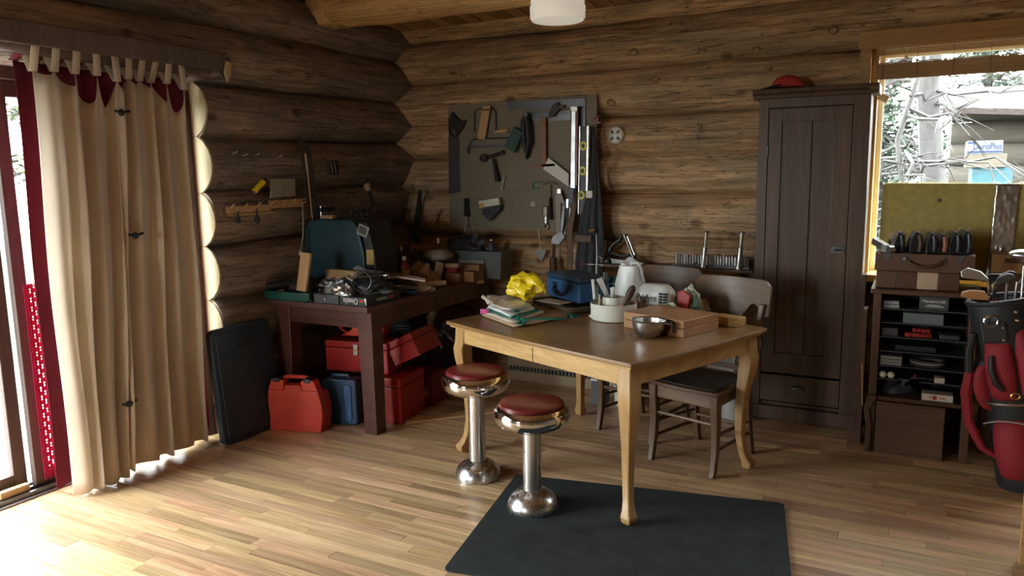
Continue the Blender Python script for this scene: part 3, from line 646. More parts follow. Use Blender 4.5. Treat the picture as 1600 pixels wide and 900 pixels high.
for y0, s in ((-0.485, -1), (0.485, 1)):
    for x0, x1 in ((-0.585, -0.003), (0.003, 0.585)):
        MB().box(x0, x1, y0-0.012, y0+0.012, 0.645, 0.733).build('apron', 'apron_oak', tb, bevel=0.0015)
for x0 in (-0.625, 0.625): MB().box(x0-0.012, x0+0.012, -0.445, 0.445, 0.645, 0.733).build('apron', 'apron_oak', tb, bevel=0.0015)
for a in (-1, 1):
    for b in (-1, 1):
        ax, ay = a*0.60, b*0.46; d = (a*0.70710, b*0.70710)
        secs = [(0.00, 0.034, 0.040), (0.012, 0.038, 0.052), (0.035, 0.040, 0.058), (0.06, 0.022, 0.046), (0.10, 0.004, 0.040), (0.20, -0.012, 0.042),
                (0.34, -0.010, 0.050), (0.46, 0.004, 0.062), (0.55, 0.018, 0.074), (0.61, 0.022, 0.078), (0.645, 0.012, 0.078), (0.733, 0.006, 0.076)]
        MB().sections([(ax+d[0]*o, ay+d[1]*o, z, s, s) for z, o, s in secs]).build('leg', 'leg_oak', tb, 50, bevel=0.006)

# ================================================================ CHAIRS
def make_chair(label, loc, rz):
    t = thing('dining_chair', label, 'chair', loc, rz)
    W, D = 0.40, 0.40
    seat = [(-0.215, -0.215)]+[(x, -0.215-0.018*(1-(x/0.215)**2)) for x in (-0.1, 0, 0.1)]+[(0.215, -0.215), (0.185, 0.205), (-0.185, 0.205)]
    MB().prism(seat, 0.435, 0.458, 'xy').build('seat', 'chair_oak_x', t, bevel=0.006)
    MB().prism([(x*0.86, y*0.86) for x, y in seat], 0.458, 0.463, 'xy').build('seat_pad', 'seat_black', t, bevel=0.002)
    MB().box(-0.17, 0.17, -0.200, -0.178, 0.365, 0.435).build('seat_rail', 'chair_oak_x', t, bevel=0.002)
    MB().box(-0.15, 0.15, 0.165, 0.187, 0.375, 0.435).build('seat_rail', 'chair_oak_x', t, bevel=0.002)
    for a in (-1, 1):
        MB().add([(a*0.19-.01, -0.17, .375), (a*0.19+.01, -0.17, .375), (a*0.165+.01, 0.16, .375), (a*0.165-.01, 0.16, .375), (a*0.19-.01, -0.17, .435), (a*0.19+.01, -0.17, .435), (a*0.165+.01, 0.16, .435), (a*0.165-.01, 0.16, .435)],
                 [(0,3,2,1),(4,5,6,7),(0,1,5,4),(1,2,6,5),(2,3,7,6),(3,0,4,7)]).build('seat_rail', 'chair_oak', t, bevel=0.002)
        MB().sections([(a*0.190, -0.215, 0.0, 0.028, 0.030), (a*0.192, -0.205, 0.03, 0.030, 0.032), (a*0.190, -0.186, 0.14, 0.034, 0.036), (a*0.188, -0.184, 0.28, 0.040, 0.042), (a*0.188, -0.192, 0.37, 0.042, 0.046), (a*0.188, -0.190, 0.435, 0.042, 0.046)]).build('leg', 'chair_oak', t, 50, bevel=0.004)
        MB().sections([(a*0.170, 0.245, 0.0, 0.030, 0.034), (a*0.168, 0.205, 0.20, 0.034, 0.038), (a*0.168, 0.188, 0.40, 0.036, 0.042), (a*0.170, 0.190, 0.46, 0.036, 0.042), (a*0.184, 0.215, 0.62, 0.032, 0.036), (a*0.208, 0.250, 0.86, 0.030, 0.030)]).build('leg', 'chair_oak', t, 50, bevel=0.004)
        MB().tube([(a*0.190, -0.185, 0.22), (a*0.168, 0.205, 0.20)], 0.009, 8).build('stretcher', 'chair_oak', t, True)
        MB().tube([(a*0.190, -0.185, 0.135), (a*0.168, 0.215, 0.13)], 0.010, 8).build('stretcher', 'chair_oak', t, True)
    MB().tube([(-0.19, -0.185, 0.275), (0.19, -0.185, 0.275)], 0.010, 8).build('stretcher', 'chair_oak_x', t, True)
    MB().tube([(-0.168, 0.205, 0.17), (0.168, 0.205, 0.17)], 0.010, 8).build('stretcher', 'chair_oak_x', t, True)
    # broad crest rail with two arched shoulders, and a wide splat below
    def yb(z): return 0.190+(z-0.46)*0.16
    def cr(u, v, d):
        x = -0.235+0.47*u; e = min(u, 1-u)
        zt = 0.985-(0.045*max(0, 1-e/0.10)**2)+0.012*math.sin(PI*u)
        low = 0.80 if abs(x) < 0.105 else (0.80+0.058*math.sin(PI*min(1, (abs(x)-0.105)/0.095)) if abs(x) < 0.2 else 0.79)
        z = low+(zt-low)*v
        return (x, yb(z)-0.035*math.cos(PI*(u-0.5))+0.03+d, z)
    mb = MB().grid(lambda u, v: cr(u, v, -0.011), 40, 5).grid(lambda u, v: cr(u, v, 0.011), 40, 5); n = 41*6
    for i in range(40):
        mb.f += [(i, i+1, n+i+1, n+i), (41*5+i, 41*5+i+1, n+41*5+i+1, n+41*5+i)]
    for j in range(5):
        mb.f += [(41*j, 41*(j+1), n+41*(j+1), n+41*j), (41*j+40, 41*(j+1)+40, n+41*(j+1)+40, n+41*j+40)]
    mb.build('crest_rail', 'chair_oak_x', t, 45)
    MB().add([(x, yb(z)-0.006+d, z) for d in (-0.006, 0.006) for x, z in ((-0.085, 0.47), (0.085, 0.47), (0.10, 0.81), (-0.10, 0.81))],
             [(0,1,2,3),(7,6,5,4),(0,4,5,1),(1,5,6,2),(2,6,7,3),(3,7,4,0)]).build('splat', 'chair_oak', t, bevel=0.002)
    MB().box(-0.165, 0.165, yb(0.5)-0.014, yb(0.5)+0.008, 0.478, 0.515).build('back_rail', 'chair_oak_x', t, bevel=0.002)
    return t
make_chair('dark oak chair with black seat pushed in at the wardrobe side of the table', (-0.985, 4.085, 0.0), math.radians(-17))
make_chair('dark oak chair behind the table, mostly hidden by the white jug', (-1.435, 4.43, 0.0), math.radians(-15))

# ================================================================ STOOLS AND MAT
tag(put(MB().prism(rrect(0, 1.346, 0, 1.02, 0.03), 0.0, 0.008, 'xy').build('rubber_mat', 'rubber_mat', None, bevel=0.002), (-1.616, 2.403, 0.0005), math.radians(10.6)), 'black rubber floor mat under the table corner and one stool', 'mat')
def stool(label, x, y, z, H):
    t = thing('diner_stool', label, 'stool', (x, y, z), group='chrome diner stools')
    MB().lathe([(0.122, 0.0), (0.124, 0.012), (0.118, 0.035), (0.104, 0.06), (0.080, 0.080), (0.052, 0.092), (0.046, 0.096)], n=36).build('base', 'worn_chrome', t, True)
    MB().lathe([(0.044, 0.085), (0.044, H-0.12)], n=28).build('pedestal', 'stainless', t, True)
    MB().lathe([(0.05, H-0.128), (0.105, H-0.126), (0.145, H-0.118), (0.170, H-0.100), (0.181, H-0.072), (0.178, H-0.045), (0.164, H-0.028), (0.156, H-0.024), (0.150, H-0.026)], n=48).build('seat_ring', 'chrome', t, True)
    MB().lathe([(0.150, H-0.030), (0.156, H-0.018), (0.150, H-0.008), (0.135, H-0.003), (0.09, H), (0.0, H+0.001)], n=40).build('seat_cushion', 'maroon_vinyl', t, True)
stool('taller chrome diner stool with maroon seat standing on bare floor', -1.985, 3.315, 0.0, 0.590)
stool('lower chrome diner stool with maroon seat standing on the black mat', -1.545, 3.085, 0.0085, 0.530)

# ================================================================ WARDROBE
wd = thing('wardrobe', 'tall dark-stained wooden wardrobe with one panelled door', 'wardrobe', (-0.57, 4.90, 0.0))
MB().box(-0.309, -0.285, 0.02, 0.24, 0.0, 2.01).box(0.285, 0.309, 0.02, 0.24, 0.0, 2.01).box(-0.285, 0.285, 0.22, 0.24, 0.05, 2.01).box(-0.285, 0.285, 0.02, 0.22, 1.985, 2.01).box(-0.285, 0.285, 0.03, 0.22, 0.10, 0.12).build('carcass', 'dark_stain', wd)
MB().box(-0.309, -0.252, 0.0, 0.02, 0.10, 2.01).build('face_stile', 'dark_stain', wd, bevel=0.002)
MB().box(0.220, 0.309, 0.0, 0.02, 0.10, 2.01).build('face_stile', 'dark_stain', wd, bevel=0.002)
MB().box(-0.252, 0.220, 0.0, 0.02, 1.955, 2.01).build('face_rail', 'dark_stain', wd, bevel=0.002)
MB().box(-0.312, 0.312, -0.008, 0.02, 0.015, 0.10).build('plinth', 'dark_stain', wd, bevel=0.003)
MB().prism([(-0.04, 2.065), (-0.045, 2.045), (-0.02, 2.03), (-0.012, 2.01), (0.24, 2.01), (0.24, 2.065)], -0.345, 0.350, 'yz').build('cornice', 'dark_stain', wd, bevel=0.003)
dr = MB().box(-0.248, 0.216, 0.0, 0.018, 0.135, 0.305).build('drawer', 'dark_stain', wd, bevel=0.003)
cp = MB()
cp.grid(lambda u, v: (-0.02+0.042*math.cos(PI*u)*math.cos(v*PI/2*0.9), -0.003-0.022*math.sin(v*PI/2), 0.228+0.020*math.sin(PI*u)*math.cos(v*PI/2*0.9)), 12, 6)
cp.build('cup_pull', 'dark_steel', dr, 'all', solid=0.002)
dz0, dz1 = 0.318, 1.950; dx0, dx1 = -0.248, 0.216
dd = MB().box(dx0, dx0+0.075, 0.0, 0.020, dz0, dz1).build('door', 'dark_stain', wd, bevel=0.002)
MB().box(dx1-0.095, dx1, 0.0, 0.020, dz0, dz1).build('door_stile', 'dark_stain', dd, bevel=0.002)
MB().box(-0.058, -0.002, 0.0, 0.020, dz0+0.13, dz1-0.08).build('door_mullion', 'dark_stain', dd, bevel=0.002)
MB().box(dx0+0.075, dx1-0.095, 0.0, 0.020, dz0, dz0+0.13).build('door_rail', 'dark_stain', dd, bevel=0.002)
MB().box(dx0+0.075, dx1-0.095, 0.0, 0.020, dz1-0.08, dz1).build('door_rail', 'dark_stain', dd, bevel=0.002)
MB().box(dx0+0.075, -0.058, 0.011, 0.017, dz0+0.13, dz1-0.08).build('door_panel', 'dark_stain', dd)
MB().box(-0.002, dx1-0.095, 0.011, 0.017, dz0+0.13, dz1-0.08).build('door_panel', 'dark_stain', dd)
la = MB().box(0.135, 0.205, -0.006, 0.0, 1.085, 1.130).build('latch', 'dark_steel', dd, bevel=0.002)
MB().tube([(0.150, -0.012, 1.108), (0.190, -0.012, 1.108)], 0.006, 8).build('latch_bolt', 'dark_steel', la, True)
for zz in (0.5, 1.70): MB().tube([(dx0-0.002, -0.003, zz-0.03), (dx0-0.002, -0.003, zz+0.03)], 0.005, 8).build('hinge', 'dark_steel', dd, True)
cp_ = thing('baseball_cap', 'red baseball cap with navy brim on top of the wardrobe', 'cap', (-0.735, 5.0, 2.067), math.radians(20))
def dome(u, v):
    a = 2*PI*u; r = 0.085*math.cos(v*PI/2); return (r*math.cos(a)*1.12, r*math.sin(a), 0.012+0.075*math.sin(v*PI/2)**0.9)
MB().grid(dome, 24, 8, True).build('crown', 'cap_red', cp_, 'all', solid=0.002)
MB().grid(lambda u, v: (-0.05-0.13*v*math.cos((u-0.5)*1.9), 0.085*(1-0.12*v)*math.sin((u-0.5)*2.6), 0.014-0.012*v+0.022*math.cos((u-0.5)*2.6)*(1-v)), 14, 6).build('brim', 'cap_navy', cp_, 'all', solid=0.003)
MB().lathe([(0.0, 0.0), (0.006, -0.003), (0.006, -0.006)], (0, 0, 0.092), 8).build('button', 'cap_red', cp_)
tag(put(MB().box(-0.03, 0.03, -0.012, 0.012, 0.0, 0.045).build('small_white_box', 'white_plastic', None, bevel=0.003), (-0.223, 5.215, 1.985), rot=(0, 0.5, 0)), 'small white plastic bracket at the window beside the wardrobe cornice', 'bracket')

# ================================================================ CEILING LAMP, SMOKE ALARM, HEATER
lm = thing('ceiling_lamp', 'round white drum lamp under the ceiling beam', 'lamp', (-1.93, 4.26, 2.468))
MB().lathe([(0.0, 0.0), (0.115, 0.0), (0.150, 0.006), (0.162, 0.022), (0.164, 0.085)], n=40).build('diffuser', 'lamp_white', lm, True)
MB().lathe([(0.158, 0.085), (0.158, 0.125), (0.06, 0.125)], n=40).build('canopy', 'lamp_white', lm, True)
sm = thing('smoke_alarm', 'round cream smoke alarm on the log wall beside the pegboard', 'smoke alarm', (-1.895, 5.158, 1.842))
MB().lathe([(0.060, 0.03), (0.060, 0.0), (0.056, -0.012), (0.050, -0.016), (0.0, -0.016)], n=32, axis='Y').build('alarm_body', 'cream_plastic', sm, True)
for k in range(4):
    a = PI/4+k*PI/2; MB().obox((0.032*math.cos(a), -0.0165, 0.032*math.sin(a)), (0.026, 0.003, 0.017), (0, -a, 0)).build('vent', 'dark_grey', sm)
MB().obox((0, -0.0175, 0.0), (0.036, 0.004, 0.010)).build('test_bar', 'white_plastic', sm, bevel=0.002)
ht = thing('baseboard_heater', 'beige electric baseboard heater along the back wall', 'heater', (-2.0, 5.08, 0.0))
MB().box(-0.75, 0.85, 0.0, 0.07, 0.0, 0.075).build('lower_cover', 'heater_beige', ht, bevel=0.003)
MB().box(-0.75, 0.85, 0.0, 0.07, 0.110, 0.185).build('upper_cover', 'heater_beige', ht, bevel=0.003)
MB().box(-0.75, 0.85, 0.03, 0.07, 0.075, 0.110).build('back_plate', 'dark_grey', ht)
for k in range(53): MB().box(-0.74+k*0.03, -0.736+k*0.03, 0.004, 0.03, 0.078, 0.107).build('fin', 'heater_fin', ht)

# ================================================================ CASES UNDER THE DESK
rc = thing('tool_case', 'upright bright red plastic tool case with black latches', 'case', (-3.555, 3.38, 0.0), math.radians(15.5))
prof = [(0.0, 0.0), (0.352, 0.0), (0.372, 0.10), (0.372, 0.17), (0.350, 0.25), (0.318, 0.335), (0.03, 0.335), (-0.004, 0.25), (-0.006, 0.19), (0.004, 0.12)]
MB().prism([(0, 0), (0.352, 0), (0.368, 0.10), (0.366, 0.17), (0.345, 0.265), (0.235, 0.265), (0.225, 0.30), (0.12, 0.30), (0.11, 0.265), (0.002, 0.265), (-0.004, 0.18), (0.004, 0.1)], 0.0, 0.065).prism([(0.002, 0.265), (0.11, 0.265), (0.115, 0.33), (0.03, 0.335)], 0.0, 0.065).prism([(0.235, 0.265), (0.345, 0.265), (0.318, 0.335), (0.23, 0.33)], 0.0, 0.065).build('front_shell', 'red_plastic', rc, bevel=0.006)
MB().prism([(0, 0), (0.352, 0), (0.368, 0.10), (0.366, 0.17), (0.345, 0.25), (0.02, 0.25), (0.002, 0.2), (0.004, 0.1)], 0.070, 0.14).build('back_shell', 'red_plastic', rc, bevel=0.008)
MB().tube([(0.06, 0.055, 0.325), (0.12, 0.055, 0.343), (0.23, 0.055, 0.343), (0.29, 0.055, 0.325)], 0.013, 8).build('handle', 'red_plastic', rc, True)
for a in (0.065, 0.275): MB().box(a-0.024, a+0.024, -0.004, 0.05, 0.318, 0.346).build('latch', 'black_plastic', rc, bevel=0.004)
MB().obox((0.13, -0.001, 0.125), (0.035, 0.002, 0.005), (0, -0.5, 0)).build('scratch', 'dark_grey', rc)
bc = thing('tool_case', 'upright blue plastic tool case beside the bright red one', 'case', (-3.34, 3.63, 0.0), math.radians(12))
MB().prism(rrect(0.0, 0.25, 0.0, 0.30, 0.03), 0.0, 0.055).build('front_shell', 'blue_case', bc, bevel=0.010)
MB().prism(rrect(0.004, 0.246, 0.004, 0.296, 0.03), 0.060, 0.12).build('back_shell', 'blue_case', bc, bevel=0.010)
MB().prism(rrect(0.165, 0.215, 0.03, 0.27, 0.02), -0.008, 0.002).build('raised_panel', 'blue_paint', bc, bevel=0.003)
MB().tube([(0.05, 0.055, 0.29), (0.06, 0.055, 0.315), (0.17, 0.055, 0.315), (0.18, 0.055, 0.29)], 0.011, 8).build('handle', 'blue_case', bc, True)
def toolbox(label, loc, rz, w, d, h, mat, lid=0.25, latch=True, rot=None, handle=True):
    t = thing('toolbox', label, 'toolbox', loc, rz, rot)
    MB().box(0, w, 0, d, 0, h*(1-lid)-0.003).build('tray', mat, t, bevel=0.005)
    MB().box(-0.003, w+0.003, -0.003, d+0.003, h*(1-lid), h).build('lid', mat, t, bevel=0.008)
    if latch:
        l = MB().box(w*0.5-0.016, w*0.5+0.016, -0.009, -0.003, h*(1-lid)-0.045, h*(1-lid)+0.028).build('latch', 'steel', t, bevel=0.002)
        MB().lathe([(0.009, 0.0), (0.009, -0.006)], (w*0.5, -0.008, h*(1-lid)-0.01), 10, 'Y').build('hasp', 'brass', l)
    if handle:
        MB().tube([(w*0.32, d/2, h), (w*0.34, d/2, h+0.03), (w*0.66, d/2, h+0.03), (w*0.68, d/2, h)], 0.006, 8).build('handle', 'dark_steel', t, True)
    return t
toolbox('red steel toolbox lying across the blue case, clasp in front', (-3.42, 3.78, 0.312), math.radians(9), 0.46, 0.20, 0.205, 'red_paint', 0.22)
tg = toolbox('red steel toolbox standing on the floor behind the desk leg', (-3.085, 3.79, 0.0), math.radians(8), 0.235, 0.34, 0.30, 'red_paint', 0.2, False, None, False)
toolbox('red toolbox tipped on edge against the dark bag', (-2.925, 3.88, 0.365), 0, 0.20, 0.32, 0.16, 'red_paint', 0.3, False, (0.0, math.radians(-26), math.radians(8)), False)
sb = thing('toolbox', 'small dark red metal box with paper label, deep under the desk', 'toolbox', (-3.045, 4.21, 0.0), math.radians(8))
MB().box(0, 0.165, 0, 0.24, 0, 0.185).build('tray', 'dark_red_paint', sb, bevel=0.004)
MB().box(-0.002, 0.167, -0.002, 0.242, 0.188, 0.222).build('lid', 'dark_red_paint', sb, bevel=0.004)
MB().box(0.085, 0.125, -0.003, 0.0, 0.07, 0.125).build('paper_label', 'amber', sb); MB().box(0.09, 0.122, -0.003, 0.0, 0.16, 0.205).build('clasp', 'steel', sb, bevel=0.001)
oh = thing('saw_case', 'orange-red tool with an open handle, lying on the red toolbox', 'tool', (-3.32, 3.82, 0.548), math.radians(10))
MB().prism([(0.0, 0.0), (0.30, 0.0), (0.32, 0.06), (0.30, 0.105), (0.14, 0.105), (0.10, 0.075), (0.08, 0.04)], 0.0, 0.10).build('tool_body', 'red_plastic', oh, bevel=0.006)
MB().tube([(0.02, 0.05, 0.01), (-0.03, 0.05, 0.04), (0.03, 0.05, 0.09), (0.13, 0.05, 0.115), (0.145, 0.05, 0.085)], 0.010, 8).build('grip', 'red_plastic', oh, True)
dbag = MB(); random.seed(5)
def sack(w, d, h, seed, sag=0.25):
    def fn(u, v):
        a = 2*PI*u; k = (1-0.35*v**2)*(0.9+0.18*math.sin(v*PI)); q = 0.07*mnoise.noise(Vector((math.cos(a)*2, math.sin(a)*2, v*4+seed)))
        return (w/2*(k+q)*math.copysign(abs(math.cos(a))**0.75, math.cos(a)), d/2*(k+q)*math.copysign(abs(math.sin(a))**0.75, math.sin(a)), h*v+0.05*h*mnoise.noise(Vector((a, v*3, seed)))*v)
    mb = MB().grid(fn, 28, 12, True); mb.f.append(tuple(range(27, -1, -1))); mb.f.append(tuple(range(28*12, 28*13)))
    return mb
bgo = thing('tool_bag', 'black tool bag with faded print behind the tipped red toolbox', 'bag', (-3.33, 4.58, 0.0), math.radians(20))
sack(0.36, 0.30, 0.60, 2.0).build('bag_body', 'bag_black', bgo, 60)
for k in range(3): MB().obox((0.02, -0.156, 0.50-k*0.022), (0.10-k*0.015, 0.003, 0.007)).build('print_line', 'silver_grey', bgo)
MB().tube([(-0.08, -0.05, 0.56), (-0.05, -0.06, 0.66), (0.06, -0.06, 0.66), (0.09, -0.05, 0.56)], 0.010, 8).build('handle', 'bag_black', bgo, True)
cl = thing('clear_plastic_sheet', 'crumpled clear plastic sleeve slumped by the black bag', 'plastic sheet', (-2.98, 4.66, 0.0), math.radians(10))
MB().grid(lambda u, v: (-0.20+0.34*u*(0.5+0.5*(1-v))+0.17*(1-v)-0.02+0.01*math.sin(9*u+7*v), 0.02*math.sin(7*u)+0.015*math.sin(11*v+3*u), 0.20+0.36*v-0.10*u), 14, 14).build('film', 'plastic_film', cl, 'all')
MB().box(-0.08, 0.09, -0.015, 0.015, 0.0, 0.52).build('card_insert', 'dark_grey', cl, bevel=0.003)
ws = tag(put(MB().box(0, 0.75, 0, 0.09, 0, 0.012).build('floor_board_offcut', 'pine_x', None, bevel=0.002), (-2.83, 3.85, 0.0005), math.radians(46)), 'loose pale board lying on the floor under the desk', 'board')

# ================================================================ CLUTTER ON THE DESK
Z = 0.8155
def P(name, label, cat, loc, rz=0.0, rot=None, group=None): return thing(name, label, cat, loc, rz, rot, group)
gt = P('metal_tray', 'shallow glossy green metal tray at the wall end of the desk', 'tray', (-3.69, 3.53, Z))
MB().prism([(0.0, 0.012), (0.012, 0.0), (0.36, 0.0), (0.385, 0.02), (0.385, 0.055), (0.0, 0.055)], 0.0, 0.012).build('tray_side', 'green_metal', gt, bevel=0.004)
MB().box(0.0, 0.385, 0.26, 0.272, 0, 0.055).build('tray_side', 'green_metal', gt, bevel=0.004); MB().box(0.0, 0.012, 0.012, 0.26, 0, 0.055).build('tray_side', 'green_metal', gt, bevel=0.004)
MB().box(0.373, 0.385, 0.012, 0.26, 0, 0.055).build('tray_side', 'green_metal', gt, bevel=0.004); MB().box(0.012, 0.373, 0.012, 0.26, 0.0, 0.008).build('tray_floor', 'green_metal', gt)
fl = P('flashlight', 'black flashlight with glass lens lying in the green tray', 'flashlight', (-3.60, 3.64, Z+0.085), math.radians(60))
MB().lathe([(0.0, -0.125), (0.02, -0.125), (0.022, -0.12), (0.022, 0.03), (0.034, 0.06), (0.036, 0.085), (0.0, 0.085)], n=16, axis='X').build('barrel', 'black_plastic', fl, True)
MB().lathe([(0.0, -0.127), (0.016, -0.127), (0.016, -0.124)], n=16, axis='X').build('lens', 'chrome', fl, True)
cb = P('tool_pouch', 'dark tool pouch slumped in the green tray', 'pouch', (-3.50, 3.70, Z+0.009)); sack(0.22, 0.14, 0.12, 4.0).build('pouch_body', 'leather_black', cb, 60); MB().box(-0.05, 0.05, -0.085, -0.07, 0.05, 0.08).build('flap', 'leather_brown', cb, bevel=0.004)
tag(put(MB().prism([(0, 0), (0.06, 0.0), (0.04, 0.05), (0.01, 0.04)], 0, 0.05).build('wood_offcut', 'pine_x', None, bevel=0.002), (-3.62, 3.55, Z+0.009)), 'small chipped wood offcut in the green tray', 'wood block')
tag(put(MB().obox((0, 0, 0.122), (0.078, 0.022, 0.245)).build('wood_block', 'pine', None, bevel=0.003), (-3.40, 3.572, Z+0.06), rot=(math.radians(-9), math.radians(5), 0)), 'pale wooden block standing on end over the green tray', 'wood block')
tag(put(MB().obox((0, 0, 0), (0.30, 0.05, 0.06)).build('wood_block', 'pine_x', None, bevel=0.003), (-3.24, 3.80, Z+0.145), math.radians(-6)), 'wooden block lying flat behind the upright one', 'wood block')
fb = P('flat_case', 'flat dark slate case at the front edge of the desk', 'case', (-3.275, 3.54, Z))
MB().box(0, 0.195, 0, 0.20, 0, 0.056).build('case_body', 'dark_grey', fb, bevel=0.003); MB().box(0.085, 0.095, -0.003, 0, 0.018, 0.034).build('clasp', 'aluminium', fb)
cx = P('product_box', 'black carton with upside-down white script at the desk corner', 'box', (-3.075, 3.545, Z))
MB().box(0, 0.205, 0, 0.34, 0, 0.052).build('carton', 'black_plastic', cx, bevel=0.002)
text('Oneida', 0.05, 'print_white', cx, (0.085, -0.001, 0.028), (PI/2, PI, 0), sx=0.75)
MB().box(0.155, 0.185, -0.002, 0, 0.025, 0.04).build('sticker', 'print_red', cx); MB().add([(0.19, -0.002, 0.05), (0.206, -0.002, 0.05), (0.206, -0.002, 0.004)], [(0, 1, 2)]).build('corner_print', 'print_white', cx, solid=0.001)
MB().box(0.204, 0.207, 0.10, 0.20, 0.02, 0.035).build('side_print', 'grey_paper', cx); MB().box(0.204, 0.207, 0.22, 0.27, 0.018, 0.036).build('side_sticker', 'print_red', cx)
pb = P('plastic_bag', 'crumpled clear plastic bag of parts on the flat case', 'bag', (-3.20, 3.62, Z+0.057))
def crumple(w, d, h, seed, n=14, amp=0.25):
    def fn(u, v):
        a = 2*PI*u; r = math.sin(PI*min(v*0.5+0.0, 0.5)) if False else math.cos(v*PI/2)
        q = 1+amp*mnoise.noise(Vector((math.cos(a)*2.2+seed, math.sin(a)*2.2, v*3)))+amp*0.6*mnoise.noise(Vector((math.cos(a)*6, math.sin(a)*6+seed, v*8)))
        return (w/2*r*q*math.cos(a), d/2*r*q*math.sin(a), h*math.sin(v*PI/2)*q)
    mb = MB().grid(fn, n*2, n, True); mb.f.append(tuple(range(2*n-1, -1, -1))); return mb
crumple(0.22, 0.14, 0.085, 1.5, 12, 0.35).build('bag_film', 'clear_plastic', pb); crumple(0.12, 0.08, 0.045, 3.5, 8, 0.3).build('bag_contents', 'silver_grey', pb)
tag(put(crumple(0.14, 0.10, 0.06, 6.1, 10, 0.45).build('crumpled_foil', 'tape_silver', None), (-3.09, 3.60, Z+0.053)), 'crumpled silvery wrapper on the black carton', 'wrapper')
tag(put(crumple(0.34, 0.24, 0.11, 8.1, 14, 0.35).build('black_cloth', 'leather_black', None, 60), (-3.04, 3.78, Z+0.053)), 'black cloth heaped behind the black carton', 'cloth')
# machine with curved teal hood
AM = [(-3.692, 0.971), (-3.121, 1.301)]
mc = P('power_tool_case', 'teal machine with curved hood, grey window and yellow sticker', 'machine', (AM[0][0], 3.93, Z), math.radians(3))
mw, mh = AM[1][0]-AM[0][0], AM[1][1]-Z
MB().prism([(0.0, 0.0), (mw*0.86, 0), (mw*0.86, mh*0.55), (mw*0.78, mh*0.90), (mw*0.70, mh), (mw*0.10, mh), (0.0, mh*0.86)], 0.0, 0.28).build('hood', 'teal_plastic', mc, bevel=0.012, seg=3)
MB().prism([(mw*0.865, 0.0), (mw, 0), (mw, mh*0.5), (mw*0.90, mh*0.97), (mw*0.80, mh*0.97), (mw*0.865, mh*0.55)], 0.01, 0.27).build('end_housing', 'black_plastic', mc, bevel=0.008)
MB().obox((mw*0.862, -0.002, mh*0.86), (0.085, 0.006, 0.075), (0, 0.35, 0)).build('window_bezel', 'silver_grey', mc, bevel=0.004)
MB().obox((mw*0.862, -0.006, mh*0.865), (0.060, 0.003, 0.048), (0, 0.35, 0)).build('window_pane', 'dark_grey', mc)
MB().box(mw*0.885, mw*0.985, 0.004, 0.010, mh*0.40, mh*0.60).build('sticker', 'amber', mc)
MB().box(0.01, mw*0.84, -0.003, 0.001, mh*0.50, mh*0.512).build('seam', 'dark_grey', mc)
tag(put(MB().obox((0, 0, 0.012), (0.105, 0.05, 0.024)).build('wood_scrap', 'pine_x', None, bevel=0.005), (AM[0][0]+0.14, 4.03, AM[1][1]+0.001)), 'short yellow wood scrap on top of the teal machine', 'wood block')
# long clamp bars and plated parts
def rod(name, label, cat, pts, r, mat, n=7, extra=None, loc=None):
    p0 = Vector(loc or pts[0]); t = thing(name, label, cat, p0)
    MB().tube([Vector(p)-p0 for p in pts], r, n).build('bar', mat, t, True); return t
t = P('adjustable_clamp', 'long bare-steel clamp lying across the desk pile', 'clamp', (-3.13, 3.875, Z+0.16), math.radians(27))
MB().obox((0.16, 0, -0.030), (0.46, 0.012, 0.016), (0, 0.16, 0)).build('clamp_bar', 'steel', t, bevel=0.002)
MB().obox((0.18, 0.05, -0.028), (0.40, 0.010, 0.014), (0, 0.16, 0)).build('clamp_bar', 'steel', t, bevel=0.002)
MB().prism([(-0.09, 0.02), (-0.05, 0.045), (0.0, 0.02), (0.05, -0.008), (0.04, -0.02), (-0.02, -0.005), (-0.06, 0.005)], -0.012, 0.012).build('clamp_jaw', 'dark_steel', t, bevel=0.003)
MB().obox((0.12, 0.025, -0.022), (0.012, 0.06, 0.012)).build('cross_piece', 'steel', t)
hc = P('hose_clamp', 'big rusty ring clamp standing on the black carton', 'clamp', (-2.985, 3.65, Z+0.135), math.radians(25))
MB().tube([(0.062*math.cos(a*PI/12), 0.0, 0.062*math.sin(a*PI/12)) for a in range(24)], 0.006, 8, closed=True).build('ring', 'dark_steel', hc, True)
MB().tube([(-0.085, 0, 0.03), (-0.05, 0, 0.005)], [0.014, 0.010], 8).build('screw_head', 'steel', hc, True); MB().tube([(0.0, 0, -0.058), (0.03, 0, -0.075)], 0.006, 8).build('bolt', 'steel', hc, True)
for k, (dx, dy, dz, a, l, mt, lab) in enumerate(((-3.03, 3.92, 0.15, 0.7, 0.26, 'leather_brown', 'brown-handled tool across the back of the pile'), (-3.03, 4.10, 0.10, 0.35, 0.30, 'dark_steel', 'dark steel bar lying beside the long clamp'), (-2.96, 3.95, 0.07, 0.75, 0.30, 'dark_steel', 'dark steel bar near the desk front edge'))):
    t = P('hand_tool', lab, 'tool', (dx, dy, Z+dz), a, group='tools in the desk pile')
    MB().tube([(-l/2, 0, 0), (l*0.1, 0, -0.01)], [0.012, 0.010], 8).build('shaft', 'steel', t, True); MB().tube([(l*0.1, 0, -0.01), (l/2, 0, -0.02)], [0.016, 0.014], 8).build('grip', mt, t, True)
def bottle(label, x, y, h, r, mat, cap, z=Z, lab=None):
    t = P('bottle', label, 'bottle', (x, y, z)); MB().lathe([(0.0, 0.0), (r, 0.0), (r, h*0.66), (r*0.8, h*0.76), (r*0.35, h*0.84), (r*0.35, h*0.92)], n=16).build('bottle_body', mat, t, True)
    MB().lathe([(r*0.42, h*0.88), (r*0.40, h), (0, h)], n=12).build('cap', cap, t, True)
    if lab: MB().lathe([(r*1.02, h*0.12), (r*1.02, h*0.55)], n=16).build('paper_label', lab, t, True)
